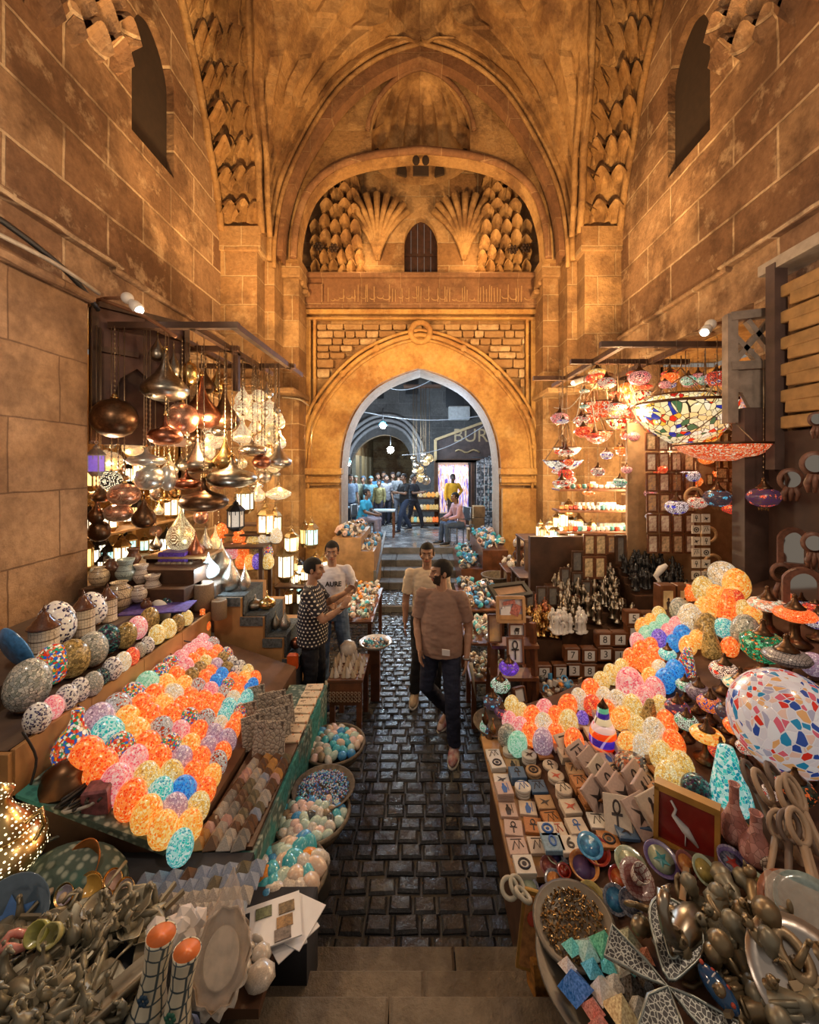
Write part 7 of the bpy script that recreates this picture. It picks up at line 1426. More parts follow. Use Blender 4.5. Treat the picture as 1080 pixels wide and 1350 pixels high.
# ---- named pieces on the slope
BIGM = mosaic('globe_mosaic', ['f0e4e4', 'e8dcdc', 'f4ece8', 'f0e0dc', '2890b8', 'e83828', 'f0b070', 'b8b0c0', 'f8c8b0', 'e86878', '3050a0'], 'f4e8e4', 30, .07, .2)
p = ER.hit(1035, 950, .3); t = thing('globe_lamp', 'huge white mosaic globe lamp with coloured glass chips, right edge', 'lamp', p); r = 63*p.y/F
MB().ball((0, 0, 0), r, 44, 28).build('globe', [BIGM], t); MB().lathe([(.5*r, -1.02*r), (.45*r, -.9*r), (.3*r, -.9*r), (.3*r, -1.02*r)], 20).build('base_ring', [BRONZE], t)
NS = [(930, 801, 22, 'K', 'ball'), ]
for x, y, w_, k, sh_, lb in ((953, 757, 34, 'C', 'ball', 'pale pierced ball lamp standing highest by the post'), (971, 770, 32, 'A', 'egg', 'gold speckled egg lamp right of the pale ball lamp'), (927, 776, 26, 'Y', 'egg', 'yellow green egg lamp left of the pale ball lamp'), (945, 786, 24, 'A', 'egg', 'amber egg lamp in front of the pale ball'), (959, 800, 26, 'O', 'cone', 'tall pink orange cone lamp in the upper group'), (970, 790, 20, 'R', 'egg', 'red and black mosaic egg behind the cone lamp'), (896, 803, 24, 'G', 'egg', 'grey green egg at the top left of the slope'), (910, 815, 30, 'C', 'egg', 'creamy egg lamp with red flecks in the upper group'), (930, 803, 26, 'A', 'egg', 'amber egg lamp below the yellow green one'), (931, 826, 28, 'K', 'egg', 'beige unlit egg below the amber ones'), (955, 828, 26, 'T', 'ball', 'glowing turquoise bowl lamp below the cone lamp'), (938, 850, 26, 'K', 'cone', 'grey speckled tall cone lamp in mid slope'), (983, 832, 34, 'G', 'egg', 'large grey and pink cracked egg in mid slope'), (980, 803, 20, 'Y', 'egg', 'yellow egg lamp below the gold speckled egg'), (994, 810, 22, 'A', 'egg', 'amber flat egg beside the post foot'), (1073, 876, 30, 'L', 'ball', 'pale pink ball behind the huge globe'), (831, 903, 36, 'P', 'egg', 'long pink egg with flower medallion'), (795, 985, 0, 'X', 'drop', ''), (962, 1033, 50, 'T', 'cone', 'big pointed turquoise and black net lamp left of the huge globe'), (856, 943, 24, 'K', 'cone', 'dark leaf shaped brass lamp with curled wire'), (827, 980, 24, 'A', 'egg', 'mustard open shell lamp beside the striped bottle'), (905, 875, 24, 'X', 'cone', 'blue and grey tall patterned lamp in mid slope'), (768, 947, 16, 'V', 'egg', 'purple egg lamp with white crackle'), (757, 977, 26, 'O', 'egg', 'orange and red scaled egg lamp above the tiles'), (918, 1040, 36, 'D', 'ball', 'dark grey flower ball beside the turquoise net lamp')):
    if not w_: continue
    r = .08
    for _ in range(3): p = ER.hit(x, y, r*1.25); r = w_/2*p.y/F
    put('egg_lamp' if sh_ == 'egg' else 'mosaic_lamp', egg_mesh(k, sh_), lb, 'lamp', p, (rnd.uniform(-.1, .1), rnd.uniform(-.15, .1), rnd.random()*6), r); NS.append((x, y, w_, k, sh_))
p = ER.hit(795, 962, .12); t = thing('striped_bottle', 'bottle lamp banded in blue, white, orange and green mosaic above the plaques', 'lamp', p); r = 17*p.y/F
for i, (z0, z1, r0, r1, c) in enumerate(((-1.3, -.7, .6, .98, 'R'), (-.7, -.25, .98, 1.0, 'V'), (-.25, .1, 1.0, .9, 'O'), (.1, .45, .9, .66, 'P'), (.45, .8, .66, .5, 'C'), (.8, 1.1, .5, .44, 'V'), (1.1, 1.4, .44, .4, 'M'))): MB().lathe([(r0*r, z0*r*1.3), ((r0+r1)/2*r*1.02, (z0+z1)/2*r*1.3), (r1*r, z1*r*1.3)], 22).build('mosaic_band', [mos(c)], t)
MB().lathe([(.42*r, 1.8*r), (.2*r, 2.1*r), (0, 2.5*r)], 12).build('cap', [BRONZE], t); NS.append((795, 962, 40, 0, 0))
# table lamps with bronze caps on the slope
TKL = [(1012, 797, 44, F1 if 0 else tiff('saucer_peach', ['ffd8b0', 'f8a880', 'c8e0c0', 'ffe8d0', 'ff9060'], .4, 6, '806050'), 'flat', 'wide peach and green saucer lamp beside the post'), (1048, 810, 48, tiff('saucer_orange', ['ff5010', 'ff6820', 'f04808'], .55, 9, 'ffb070'), 'flat', 'wide bright orange saucer lamp'), (1074, 800, 30, tiff('saucer_orange', []) if 0 else F4, 'flat', 'orange lamp cut by the right edge'), (1078, 818, 30, F1, 'globe', 'blue beaded lamp at the right picture edge'), (1006, 850, 50, mosaic('green_beads', ['108050', '20a868', '0c6840', '60c890', 'f08030'], '203020', 9, .08, .3), 'drum', 'drum lamp of green beads with orange ends'), (1037, 866, 54, potmat('scallop_black', (.4, .38, .4), (.03, .03, .04), 8), 'flat', 'black and grey scalloped unlit lamp'), (955, 884, 34, F2, 'globe', 'red, white and blue beaded lamp above the star lamp'), (976, 902, 40, tiff('saucer_cream', ['ffe8c0', 'f8dca8', 'ffe0b0', '30b0a8'], .35, 6, 'c09060'), 'flat', 'cream saucer lamp with turquoise star'), (903, 903, 22, F7, 'globe', 'green beaded small lamp with bronze top'), (921, 912, 30, mosaic('lilac_dark', ['887888', '706070', '988898'], '302830', 8, .07, .1), 'globe', 'dull lilac lamp beside the green beaded one'), (893, 933, 30, F5, 'globe', 'blue and pink beaded lamp on a brass foot'), (936, 927, 30, mosaic('orange_beads', ['ff8040', 'ffa060', '3048a8', 'f06828'], '401810', 10, .09, .45), 'globe', 'orange beaded lamp with blue ends'), (960, 938, 30, F3, 'globe', 'blue flower lamp left of the huge globe'), (905, 951, 28, F7, 'globe', 'white lamp with green star'), (970, 957, 28, mos('O'), 'globe', 'plain orange lamp tucked beside the huge globe'), (932, 969, 40, mos('A'), 'flat', 'wide amber saucer lamp with brown cap'), (950, 990, 28, F4, 'globe', 'orange flower lamp just above the turquoise net lamp'), (983, 985, 22, F2, 'globe', 'red lamp touching the huge globe'), (1048, 1040, 46, mosaic('bottle_dark', ['182820', '203828', 'f07030', '102018'], '080808', 8, .06, .12), 'globe', 'dark green and orange lamp with tall bronze cap under the globe'), (1015, 1045, 22, F2, 'globe', 'red beaded lamp hidden under the huge globe'), (990, 905, 22, mos('R'), 'globe', 'red and orange lamp behind the huge globe'), (880, 862, 22, mos('T'), 'globe', 'turquoise white lamp in the middle of the slope')]
BPIL = MB().lathe([(.75, 0), (.8, .1), (.45, .2), (.25, .4), (.22, .8), (.4, 1.0)], 14).mesh('foot', [BRONZE])
for x, y, w_, m_, kd, lb in TKL:
    r = .1
    for _ in range(3): p = ER.hit(x, y, r*1.7); r = w_/2*p.y/F
    t = spawn('mosaic_table_lamp', turkish_parts(m_, kd)[:2], lb, 'lamp', p, rnd.random()*6, r); f = link('foot', BPIL, t, (0, 0, -(p.z-ER.z(p.x, 0))/r+.02)); f.scale = (1, 1, max(.2, ((p.z-ER.z(p.x, 0))/r-.3)))
    NS.append((x, y, w_*1.0, 0, 0))
# filling rows of eggs over the slope
def inpoly(x, y, P):
    c = False; j = len(P)-1
    for i in range(len(P)):
        if (P[i][1] > y) != (P[j][1] > y) and x < (P[j][0]-P[i][0])*(y-P[i][1])/(P[j][1]-P[i][1])+P[i][0]: c = not c
        j = i
    return c
POLY = [(652, 985), (668, 930), (740, 922), (785, 900), (826, 870), (842, 826), (876, 790), (925, 765), (990, 800), (990, 850), (930, 880), (890, 905), (880, 960), (920, 1010), (930, 1060), (890, 1055), (850, 1000), (780, 985), (740, 990)]
hotR = [(697, 982, 'T'), (678, 975, 'M'), (662, 965, 'G'), (726, 980, 'L'), (678, 940, 'Y'), (680, 955, 'P'), (712, 935, 'P'), (725, 940, 'O'), (742, 935, 'O'), (700, 940, 'O'), (760, 925, 'C'), (770, 960, 'P'), (805, 810, 'X'), (855, 835, 'M'), (878, 825, 'M'), (868, 845, 'V'), (888, 848, 'B'), (840, 848, 'P'), (850, 855, 'O'), (862, 865, 'O'), (880, 870, 'T'), (870, 890, 'C'), (876, 835, 'P'), (822, 860, 'C'), (812, 875, 'Y'), (845, 880, 'O'), (800, 895, 'Y'), (782, 905, 'O'), (770, 915, 'Y'), (785, 930, 'R'), (805, 925, 'C'), (857, 995, 'R'), (847, 978, 'C'), (835, 880, 'P'), (865, 910, 'P'), (885, 895, 'B'), (893, 840, 'B')]
q = random.Random(91); e1 = V((cos(.45), sin(.45))); e2 = V((-sin(.45), cos(.45))); n = 0
rr0 = .062
for i in range(60):
    for j in range(60):
        X = .35+(i-20)*rr0*1.85*e1.x+(j-20)*rr0*1.9*e2.x; Y_ = 2.9+(i-20)*rr0*1.85*e1.y+(j-20)*rr0*1.9*e2.y
        if not (1.9 < Y_ < 4.0 and X < 3.3): continue
        z = ER.z(X, 0) if X > .62 else .705; r = rr0*q.uniform(.88, 1.12); zc = z+r*1.25
        px = CX+X*F/Y_; py = HY+(H-zc)*F/Y_
        if not inpoly(px, py, POLY) or any(hypot(px-a[0], py-a[1]) < a[2]*.5+5 for a in NS): continue
        h_ = sorted([c for c in hotR if hypot(c[0]-px, c[1]-py) < 12], key=lambda c: hypot(c[0]-px, c[1]-py)); c = h_[0][2] if h_ else q.choice('AAYYOYCAOOAPYO')
        put('egg_lamp', egg_mesh(c), '%s egg lamp, %s from the aisle in the %s slanting row, right slope' % (EC[c][0], ORD[min(19, max(0, i-16))], ORD[min(19, max(0, j-14))]), 'lamp', (X, Y_, zc), (q.uniform(-.25, .05), q.uniform(-.25, .05), q.random()*6), r, 'glowing egg lamps on the right slope'); n += 1
lamp('egg_light', 'POINT', (1.6, 3.0, 1.75), 7, (1, .72, .4), .2)
# ================================================================= TABLES BY THE GATEWAY
def table(x0, x1, y0, y1, z, lb, m=None, apron=.0, name='souvenir_table', cat='table', legs=.05):
    t = thing(name, lb, cat, ((x0+x1)/2, (y0+y1)/2, 0)); w_, d_ = x1-x0, y1-y0
    MB().box((0, 0, z-.015), (w_, d_, .03), None, .004).build('table_top', [m or WOODR], t)
    if apron: MB().box((0, -d_/2+.015, z-.03-apron/2), (w_-.04, .02, apron)).build('apron', [m or WOODR], t)
    for i in (-1, 1):
        for j in (-1, 1): MB().box((i*(w_/2-.04), j*(d_/2-.04), (z-.03)/2), (legs, legs, z-.03)).build('leg', [m or WOODR], t)
    return t
t = table(-.9, -.56, 3.95, 4.5, .62, 'carved wooden table holding shells and clay figures near the polka-dot shirt man', None, .22)
g = MB()
for k in range(9):
    for l in range(3): g.tube([(-.14+k*.035+cos(a)*.013, -.31, .44+l*.035+sin(a)*.013) for a in [i*pi/3 for i in range(6)]], .0035, 4, closed=True)
g.build('carved_fretwork', [simple('pale_fretwork', (.42, .3, .2), .6)], t)
q = random.Random(12); CLY = [simple('clay_buff', (.5, .38, .25), .7, nz=.3), simple('clay_pale', (.6, .52, .44), .6, nz=.3)]
cone_ = MB().lathe([(.5, 0), (.45, .1), (.1, 1.5), (0, 1.6)], 8)
CM_ = [cone_.mesh('clay_cone', [m_]) for m_ in CLY]
for k in range(34): put('clay_figure', CM_[k % 2], '%s small clay cone figure on the carved table' % ('buff' if k % 2 == 0 else 'pale'), 'figurine', (-.87+.056*(k % 6)+q.uniform(-.01, .01), 4.0+.075*(k//6), .621), (q.uniform(-.2, .2), q.uniform(-.2, .2), 0), .05*q.uniform(.8, 1.3), '%s clay cones on the carved table' % ('buff' if k % 2 == 0 else 'pale'))
put('large_shell', cl, 'big pale scallop shell on the carved table', 'shell', (-.78, 4.4, .72), (1.2, 0, .3), .09)
p = V((-.52, 4.7, .74)); t = thing('bead_dish', 'white rimmed dish of small blue stones on the carved table', 'dish', (p.x, p.y, .62)); MB().lathe([(0, 0), (.14, 0), (.19, .05), (.185, .055), (.13, .012), (0, .012)], 26).build('dish', [SHM], t)
for k in range(46):
    c = q.choice(['blue', 'turquoise', 'white', 'pink', 'black']); a = k*2.4; r = .15*sqrt(k/46); put('polished_stone', SE[c], '%s polished stone in the white rimmed dish' % c, 'stone', (p.x+cos(a)*r, p.y+sin(a)*r, .645+.02*(1-k/46)), (q.random(), 0, q.random()*6), (.016, .022, .014), '%s stones in the white rimmed dish' % c)
put('bench_block', MB().box((0, 0, 0), (.1, .12, .6)).mesh('bench_block', [WOODR]), 'short wooden post under the bead dish', 'post', (-.52, 4.7, .31))
# left bead table by the steps
table(-1.25, -.62, 5.25, 6.7, .68, 'long table of beads and bracelets leading to the gateway, left')
table(.52, .95, 4.75, 5.5, .62, 'low table of white and teal beads behind the brown shirt man'); table(.55, 1.15, 5.55, 6.8, .72, 'table of beads and bracelets leading to the gateway, right'); table(.5, .9, 4.15, 4.7, .5, 'small table heaped with grey stone beetles on the right')
KIT = {}
def kit(c, j):
    if (c, j) not in KIT:
        g = MB(); m_ = SE[c].materials[0]
        if j == 0: KIT[(c, j)] = SE[c]
        elif j == 1: g.box((0, 0, 0), (1.7, 1.3, .9), None, .15)
        elif j == 2: g.tube([(cos(a), sin(a), 0) for a in [k*pi/8 for k in range(16)]], .28, 6, closed=True)
        else: g.lathe([(.4, -1), (.8, -.6), (.9, .1), (.5, .5), (.65, 1), (.5, 1), (.3, .4)], 10)
        if j: KIT[(c, j)] = g.mesh('small_goods', [m_])
    return KIT[(c, j)]
def scatter(n_, x0, x1, y0, y1, z, cols, sz, where, seed, name='souvenir', cat='souvenir', dz=.05):
    q = random.Random(seed)
    for k in range(n_):
        c = q.choice(cols); put(name, kit(c, q.choice((0, 1, 2, 3, 3)) if cat != 'beetle' else 0), '%s small %s %s' % (c, name.replace('_', ' '), where), cat, (q.uniform(x0, x1), q.uniform(y0, y1), z+q.uniform(0, dz)), (q.random()*3, q.random()*3, q.random()*6), (sz*q.uniform(.6, 1.3), sz*q.uniform(.8, 1.3), sz*q.uniform(.5, 1.2)), '%s %ss %s' % (c, name.replace('_', ' '), where))
scatter(230, -1.22, -.66, 5.28, 6.65, .71, ['white', 'white', 'mint', 'turquoise', 'peach', 'brown', 'orange', 'white', 'pink'], .036, 'on the long left table by the gateway', 1, dz=.09)
scatter(70, .55, .92, 4.78, 5.45, .65, ['white', 'turquoise', 'mint', 'peach', 'white'], .036, 'on the low right table', 2, 'bead_bundle', 'beads', .06)
scatter(80, .53, .87, 4.18, 4.66, .52, ['brown', 'white', 'mint', 'black', 'brown'], .028, 'heaped on the small right table', 3, 'stone_beetle', 'beetle', .07)
scatter(120, .6, 1.12, 5.6, 6.75, .75, ['white', 'blue', 'turquoise', 'brown', 'pink', 'black'], .04, 'on the farther right table', 4, 'bead_string', 'beads', .09)
lamp('table_bulb', 'POINT', (-1.15, 5.6, 1.5), 9, (1, .85, .6), .04)
# goods piled on both sides of the inner steps
put('step_chest', prism('step_chest', [(-1.62, .2), (-1.62, 1.35), (-1.1, 1.35), (-1.1, 1.1), (-.86, 1.1), (-.86, .2)], 7.5, 8.9, [WOODL]), 'stepped wooden chest under the trinkets, left of the inner steps', 'chest', (0, 0, 0))
put('step_chest', prism('step_chest', [(.75, .2), (.75, .75), (1.15, .75), (1.15, 1.1), (1.62, 1.1), (1.62, .2)], 7.6, 9.6, [WOODR]), 'stepped chest under blue and white goods, right of the inner steps', 'chest', (0, 0, 0))
scatter(90, -1.58, -1.12, 7.55, 8.85, 1.38, ['white', 'blue', 'brown', 'black', 'pink', 'white'], .05, 'piled high left of the inner steps', 5, 'trinket', 'trinket', .12)
scatter(40, -1.08, -.88, 7.55, 8.85, 1.13, ['white', 'blue', 'brown', 'white'], .05, 'on the lower chest left of the inner steps', 15, 'trinket', 'trinket', .1)
scatter(110, 1.17, 1.6, 7.65, 9.5, 1.13, ['white', 'blue', 'pink', 'black', 'white', 'turquoise'], .05, 'piled high right of the inner steps', 6, 'curio', 'curio', .14)
scatter(80, .77, 1.12, 7.65, 9.5, .78, ['white', 'blue', 'turquoise', 'white', 'black'], .05, 'on the lower chest right of the inner steps', 16, 'curio', 'curio', .14)
for i in range(7): put('folded_textile', MB().box((0, 0, 0), (.34, .26, .05), None, .015).mesh('folded_textile', [SE[['white', 'turquoise', 'blue', 'brown', 'white', 'pink', 'turquoise'][i]].materials[0]]), 'folded %s textile, %s from bottom of the stack right of the inner steps' % (['white', 'turquoise', 'blue', 'brown', 'white', 'pink', 'turquoise'][i], ORD[i]), 'textile', (.95+.02*(i % 2), 7.3, .15+.055*i), (0, 0, .1*(-1)**i))
g = MB(); g.bar((-.84, 7.5, .55), (-.84, 9.6, 1.1), .05); g.bar((-.84, 7.5, .12), (-.84, 7.5, .75), .05)
put('step_rail', g.mesh('step_rail', [simple('grey_rail', (.16, .15, .14), .6)]), 'grey sloping side rail on the left of the inner steps', 'rail', (0, 0, 0))
t = thing('woven_hamper', 'round woven hamper below the textiles right of the inner steps', 'basket', (1.3, 6.98, 0)); MB().lathe([(.2, 0), (.24, .02), (.26, .8), (.28, .82), (.24, .82), (.2, .1)], 22).build('hamper', [BASK], t)
# pots and figures on the right pier side
q = random.Random(8)
for k in range(16): pot(672+q.random()*50, 715+q.random()*45, 13+q.random()*6, 7.0-q.random()*.4, q.choice([POT_C, POT_W, LIDM]), 'small painted pot in the group against the right pier', 'painted pots against the right pier', q.choice(['pot', 'jug']))
table(1.35, 2.1, 6.45, 7.05, 1.0, 'wooden table under the pots against the right pier')
scatter(60, 1.4, 2.05, 6.5, 7.0, 1.04, ['white', 'brown', 'black', 'peach'], .045, 'around the pots at the right pier', 9, 'trinket', 'trinket', .08)

table(1.12, 1.95, 3.62, 4.03, .56, 'low bench of small goods in front of the number blocks, right side')
scatter(80, 1.15, 1.92, 3.65, 4.0, .59, ['brown', 'white', 'peach', 'orange', 'black', 'blue'], .03, 'on the low bench before the number blocks', 23, 'charm', 'charm', .05)
# ================================================================= PEOPLE
TS = bpy.data.scenes.new('scratch')
def evalmesh(g, voxel, sm=3, name='body'):
    me = g.mesh(name, []); o = bpy.data.objects.new(name, me); TS.collection.objects.link(o)
    r = o.modifiers.new('r', 'REMESH'); r.mode = 'VOXEL'; r.voxel_size = voxel; r.use_smooth_shade = True
    s_ = o.modifiers.new('s', 'SMOOTH'); s_.factor = .5; s_.iterations = sm
    with bpy.context.temp_override(scene=TS, view_layer=TS.view_layers[0]): dg = bpy.context.evaluated_depsgraph_get()
    out = bpy.data.meshes.new_from_object(o.evaluated_get(dg))
    bpy.data.objects.remove(o); out.name = name; out.materials.clear()
    for p in out.polygons: p.use_smooth = True
    return out
def wrinkle(me, s1, a1, s2, a2):
    ns = [v.normal.copy() for v in me.vertices]; cs = [v.co.copy() for v in me.vertices]; out = []
    for c, n in zip(cs, ns):
        q_ = c+n*(noise.noise(V((c.x, c.y, c.z*1.6))*s1)*a1+noise.noise(V((c.x, c.y, c.z*2))*s2)*a2); out += [q_.x, q_.y, q_.z]
    me.vertices.foreach_set('co', out); me.update()
def cap_(g, a, b, ra, rb, seg=10):
    a, b = V(a), V(b); g.tube([a, b], [ra, rb], seg); g.ball(a, ra, seg, 6); g.ball(b, rb, seg, 6)
def limb(g, pts, rs):
    for i in range(len(pts)-1): cap_(g, pts[i], pts[i+1], rs[i], rs[i+1])
def ring_loft(g, secs, seg=20):      # (centre, rx, ry)
    vs = []; fs = []
    for c, rx, ry in secs:
        for k in range(seg): a = 2*pi*k/seg; vs.append((c[0]+cos(a)*rx, c[1]+sin(a)*ry, c[2]))
    for i in range(len(secs)-1):
        for k in range(seg): l = (k+1) % seg; fs.append((i*seg+k, i*seg+l, (i+1)*seg+l, (i+1)*seg+k))
    fs += [tuple(reversed(range(seg))), tuple((len(secs)-1)*seg+k for k in range(seg))]; g.add(vs, fs)
def hand(g, w, d, n, side, curl=.35):
    # w wrist, d direction of the palm, n palm normal
    d = V(d).normalized(); n = V(n); n = (n-d*n.dot(d)).normalized(); s = d.cross(n).normalized()*side
    m = MX((( s.x, n.x, d.x, w[0]+d.x*.045), (s.y, n.y, d.y, w[1]+d.y*.045), (s.z, n.z, d.z, w[2]+d.z*.045), (0, 0, 0, 1)))
    g.ball((0, 0, 0), (.038, .015, .05), 12, 8, m)
    for k, (off, L) in enumerate(((-.028, .062), (-.0095, .075), (.0095, .07), (.028, .055))):
        p = m @ V((off, 0, .035)); dd = d.copy(); pts = [p]
        for j in range(3): dd = (dd+n*curl*(.5+.3*j)).normalized(); pts.append(pts[-1]+dd*L*(.45, .33, .28)[j])
        limb(g, pts, [.0095, .0088, .008, .007])
    p = m @ V((-.03, .004, -.015)); dd = (d*.7-s*.75+n*.25).normalized(); limb(g, [p, p+dd*.035, p+dd*.035+(d*.9+n*.4).normalized()*.03], [.012, .0105, .009])
HEADH = .235
def human(lab, loc, heading, hgt, J={}, skin=(.36, .19, .11), shirt=None, pants=None, shoes=None, hair='short', sleeve='short', head=(0, 0), vox=.007, hands=None, beard=False, group=None, hem=.86, fat=1.0, extras=None, haircol=(.015, .01, .008), seated=False):
    k = hgt/1.75
    P = dict(pelvis=(0, 0, .95), chest=(0, .0, 1.3), neck=(0, .01, 1.46), head=(0, -.015, 1.625), sL=(.185, .01, 1.41), eL=(.235, .02, 1.13), wL=(.245, -.05, .89), sR=(-.185, .01, 1.41), eR=(-.235, .02, 1.13), wR=(-.245, -.05, .89), hL=(.09, 0, .93), kL=(.1, -.02, .5), aL=(.1, .03, .09), hR=(-.09, 0, .93), kR=(-.1, -.02, .5), aR=(-.1, .03, .09), tL=(.15, -1), tR=(-.15, -1))
    P.update(J); P = {a: V(b)*1.0 if len(b) == 3 else b for a, b in P.items()}
    root = thing('person', lab, 'person', loc, heading, group, k)
    hm = MX.Translation(P['head']) @ MX.Rotation(head[0], 4, 'Z') @ MX.Rotation(head[1], 4, 'X')
    g = MB(); f = fat
    ring = []
    pv, ch, nk = P['pelvis'], P['chest'], P['neck']
    for c, rx, ry in ((pv-V((0, 0, .06)), .135, .1), (pv.lerp(ch, .25), .13*f, .095*f), (pv.lerp(ch, .6), .125*f, .09*f), (ch, .15, .1), (ch.lerp(nk, .5), .13, .075), (ch.lerp(nk, .85), .09, .06), (nk, .055, .055)): ring.append((c, rx, ry))
    ring_loft(g, ring)
    cap_(g, nk-V((0, 0, .03)), P['head']+V((0, .01, -.06)), .056, .05)
    for s_ in 'LR': 
        limb(g, [P['s'+s_]-V((0, 0, .02)), P['e'+s_], P['w'+s_]], [.046, .041, .027]); cap_(g, P['e'+s_].lerp(P['w'+s_], .3), P['e'+s_].lerp(P['w'+s_], .5), .042, .038)
        limb(g, [P['h'+s_], P['k'+s_], P['a'+s_]], [.085, .055, .038]); cap_(g, P['k'+s_].lerp(P['a'+s_], .25), P['k'+s_].lerp(P['a'+s_], .5), .056, .047)
        t = P['t'+s_]; td = V((t[0], t[1], 0)).normalized(); a = P['a'+s_]; cap_(g, a-V((0, 0, .035)), a+td*.15-V((0, 0, .055)), .036, .026)
        hd = (hands or {}).get(s_); d = hd[0] if hd else (P['w'+s_]-P['e'+s_]); n = hd[1] if hd else ((-1 if s_ == 'L' else 1), 0, 0)
        hand(g, P['w'+s_], d, n, 1 if s_ == 'R' else -1, hd[2] if hd else .3)
    # head
    g.ball((0, .012, .03), (.075, .095, .09), 20, 14, hm); g.ball((0, -.03, -.045), (.056, .062, .062), 16, 10, hm); g.ball((0, -.055, -.088), (.028, .028, .022), 10, 8, hm)
    g.ball((0, -.085, .035), (.05, .016, .014), 10, 8, hm)
    g.lathe([(.011, .02), (.013, -.01), (.019, -.032), (.006, -.042)], 10, hm @ MX.Translation((0, -.094, 0)) @ MX.Rotation(-.28, 4, 'X')); g.ball((0, -.108, -.027), (.015, .016, .011), 10, 8, hm)
    g.ball((0, -.085, -.055), (.026, .014, .007), 10, 6, hm); g.ball((0, -.083, -.067), (.022, .013, .007), 10, 6, hm)
    for s_ in (-1, 1): g.ball((s_*.078, .012, -.005), (.01, .02, .032), 8, 8, hm); g.ball((s_*.045, -.055, -.02), (.028, .03, .022), 10, 8, hm)
    b = evalmesh(g, vox, 2, 'body'); hi = hm.inverted()
    sk = simple('skin_%.2f' % skin[0], skin, .5, nz=.12, nsc=20); ms = [sk, simple('eye_white', (.6, .57, .52), .3, nz=0), simple('eye_dark', (.01, .007, .005), .3, nz=0), simple('lips', (skin[0]*.85, skin[1]*.5, skin[2]*.5), .5, nz=0), simple('brow_beard', (.03, .018, .012), .8, nz=.2)]
    for m in ms: b.materials.append(m)
    for p in b.polygons:
        c = hi @ p.center
        if abs(c.x) < .09 and -.12 < c.z < .1 and c.y < -.02:
            ax = abs(c.x)
            if ax < .024 and -.073 < c.z < -.048 and c.y < -.06: p.material_index = 3
            elif abs(ax-.032) < .012 and abs(c.z-.004) < .005: p.material_index = 2 if abs(ax-.032) < .007 else 1
            elif .014 < ax < .05 and .029 < c.z < .036: p.material_index = 4
            elif beard and ((c.z < -.036 and not (ax < .02 and c.z > -.045)) or (ax > .05 and c.z < -.01)): p.material_index = 4
    link('body', b, root)
    # hair
    if hair:
        g = MB(); vs = []; fs = []; NA, NR = 30, 16; hs = {'short': 1.07, 'curly': 1.16, 'quiff': 1.12, 'scarf': 1.2}[hair]
        for j in range(NR+1):
            e = pi*j/NR
            for i in range(NA):
                a = 2*pi*i/NA; n_ = 1+(.05 if hair != 'scarf' else .02)*noise.noise(V((cos(a)*3*sin(e), sin(a)*3*sin(e), cos(e)*3))*(2.2 if hair == 'curly' else 1.3)); up = 1+(.1 if hair == 'quiff' and sin(a) < 0 and e < 1.2 else 0)
                vs.append((sin(e)*cos(a)*.078*hs*n_, .014+sin(e)*sin(a)*.099*hs*n_, .03+cos(e)*.093*hs*n_*up))
        for j in range(NR):
            for i in range(NA):
                q4 = (j*NA+i, (j+1)*NA+i, (j+1)*NA+(i+1) % NA, j*NA+(i+1) % NA); c = sum((V(vs[x]) for x in q4), V())/4; fr = -(c.y-.014)/.1
                lim = (.065 if fr > .45 else (.0 if fr > .1 else -.045)) if hair != 'scarf' else (.07 if fr > .5 else -.16)
                if c.z > lim: fs.append(q4)
        g.add(vs, fs, hm); g.build('hair' if hair != 'scarf' else 'headscarf', [simple('hair_%.3f' % haircol[0], tuple(v*.6 for v in haircol), .85, nz=.4, nsc=60, bump=.4)], root)
    if shirt:
        g = MB(); hz = V((pv.x, pv.y, hem if not seated else pv.z-.04))
        ring_loft(g, [(hz, .165*f, .135*f), (pv.lerp(ch, .2), .165*f, .135*f), (pv.lerp(ch, .65), .16*f, .13*f), (ch, .175, .125), (ch.lerp(nk, .45), .18, .11), (ch.lerp(nk, .8), .12, .085), (nk.lerp(ch, .06), .075, .072)])
        for s_ in 'LR':
            a, e_, w_ = P['s'+s_], P['e'+s_], P['w'+s_]
            cap_(g, nk.lerp(ch, .2), a-V((0, 0, .015)), .05, .055, 12)
            if sleeve == 'short': g.ball(a-V((0, 0, .012)), .068, 14, 10); g.tube([a.lerp(e_, .04), a.lerp(e_, .3), a.lerp(e_, .6), a.lerp(e_, .8)], [.062, .066, .063, .066], 14)
            else: g.ball(a-V((0, 0, .012)), .068, 14, 10); g.tube([a.lerp(e_, .04), a.lerp(e_, .3), e_, e_.lerp(w_, .5), e_.lerp(w_, .95)], [.062, .064, .054, .048, .04], 14); g.ball(e_, .054, 12, 8)
        m_ = evalmesh(g, vox*1.3, 3, 'shirt')
        wrinkle(m_, 9, .009, 22, .004)
        m_.materials.append(shirt); link('shirt', m_, root)
    if pants:
        g = MB(); ring_loft(g, [(pv+V((0, 0, -.13)), .14, .11), (pv+V((0, 0, -.04)), .152, .118), (pv+V((0, 0, .06)), .145*f, .115*f), (pv+V((0, 0, .1)), .14*f, .11*f)])
        for s_ in 'LR':
            h_, kk, a = P['h'+s_], P['k'+s_], P['a'+s_]; g.tube([h_, h_.lerp(kk, .5), kk, kk.lerp(a, .5), a+V((0, 0, .0))], [.098, .09, .073, .068, .06], 14); g.ball(h_, .1, 12, 8); g.ball(kk, .073, 12, 8)
        m_ = evalmesh(g, vox*1.3, 3, 'trousers')
        wrinkle(m_, 12, .008, 30, .003)
        m_.materials.append(pants); link('trousers', m_, root)
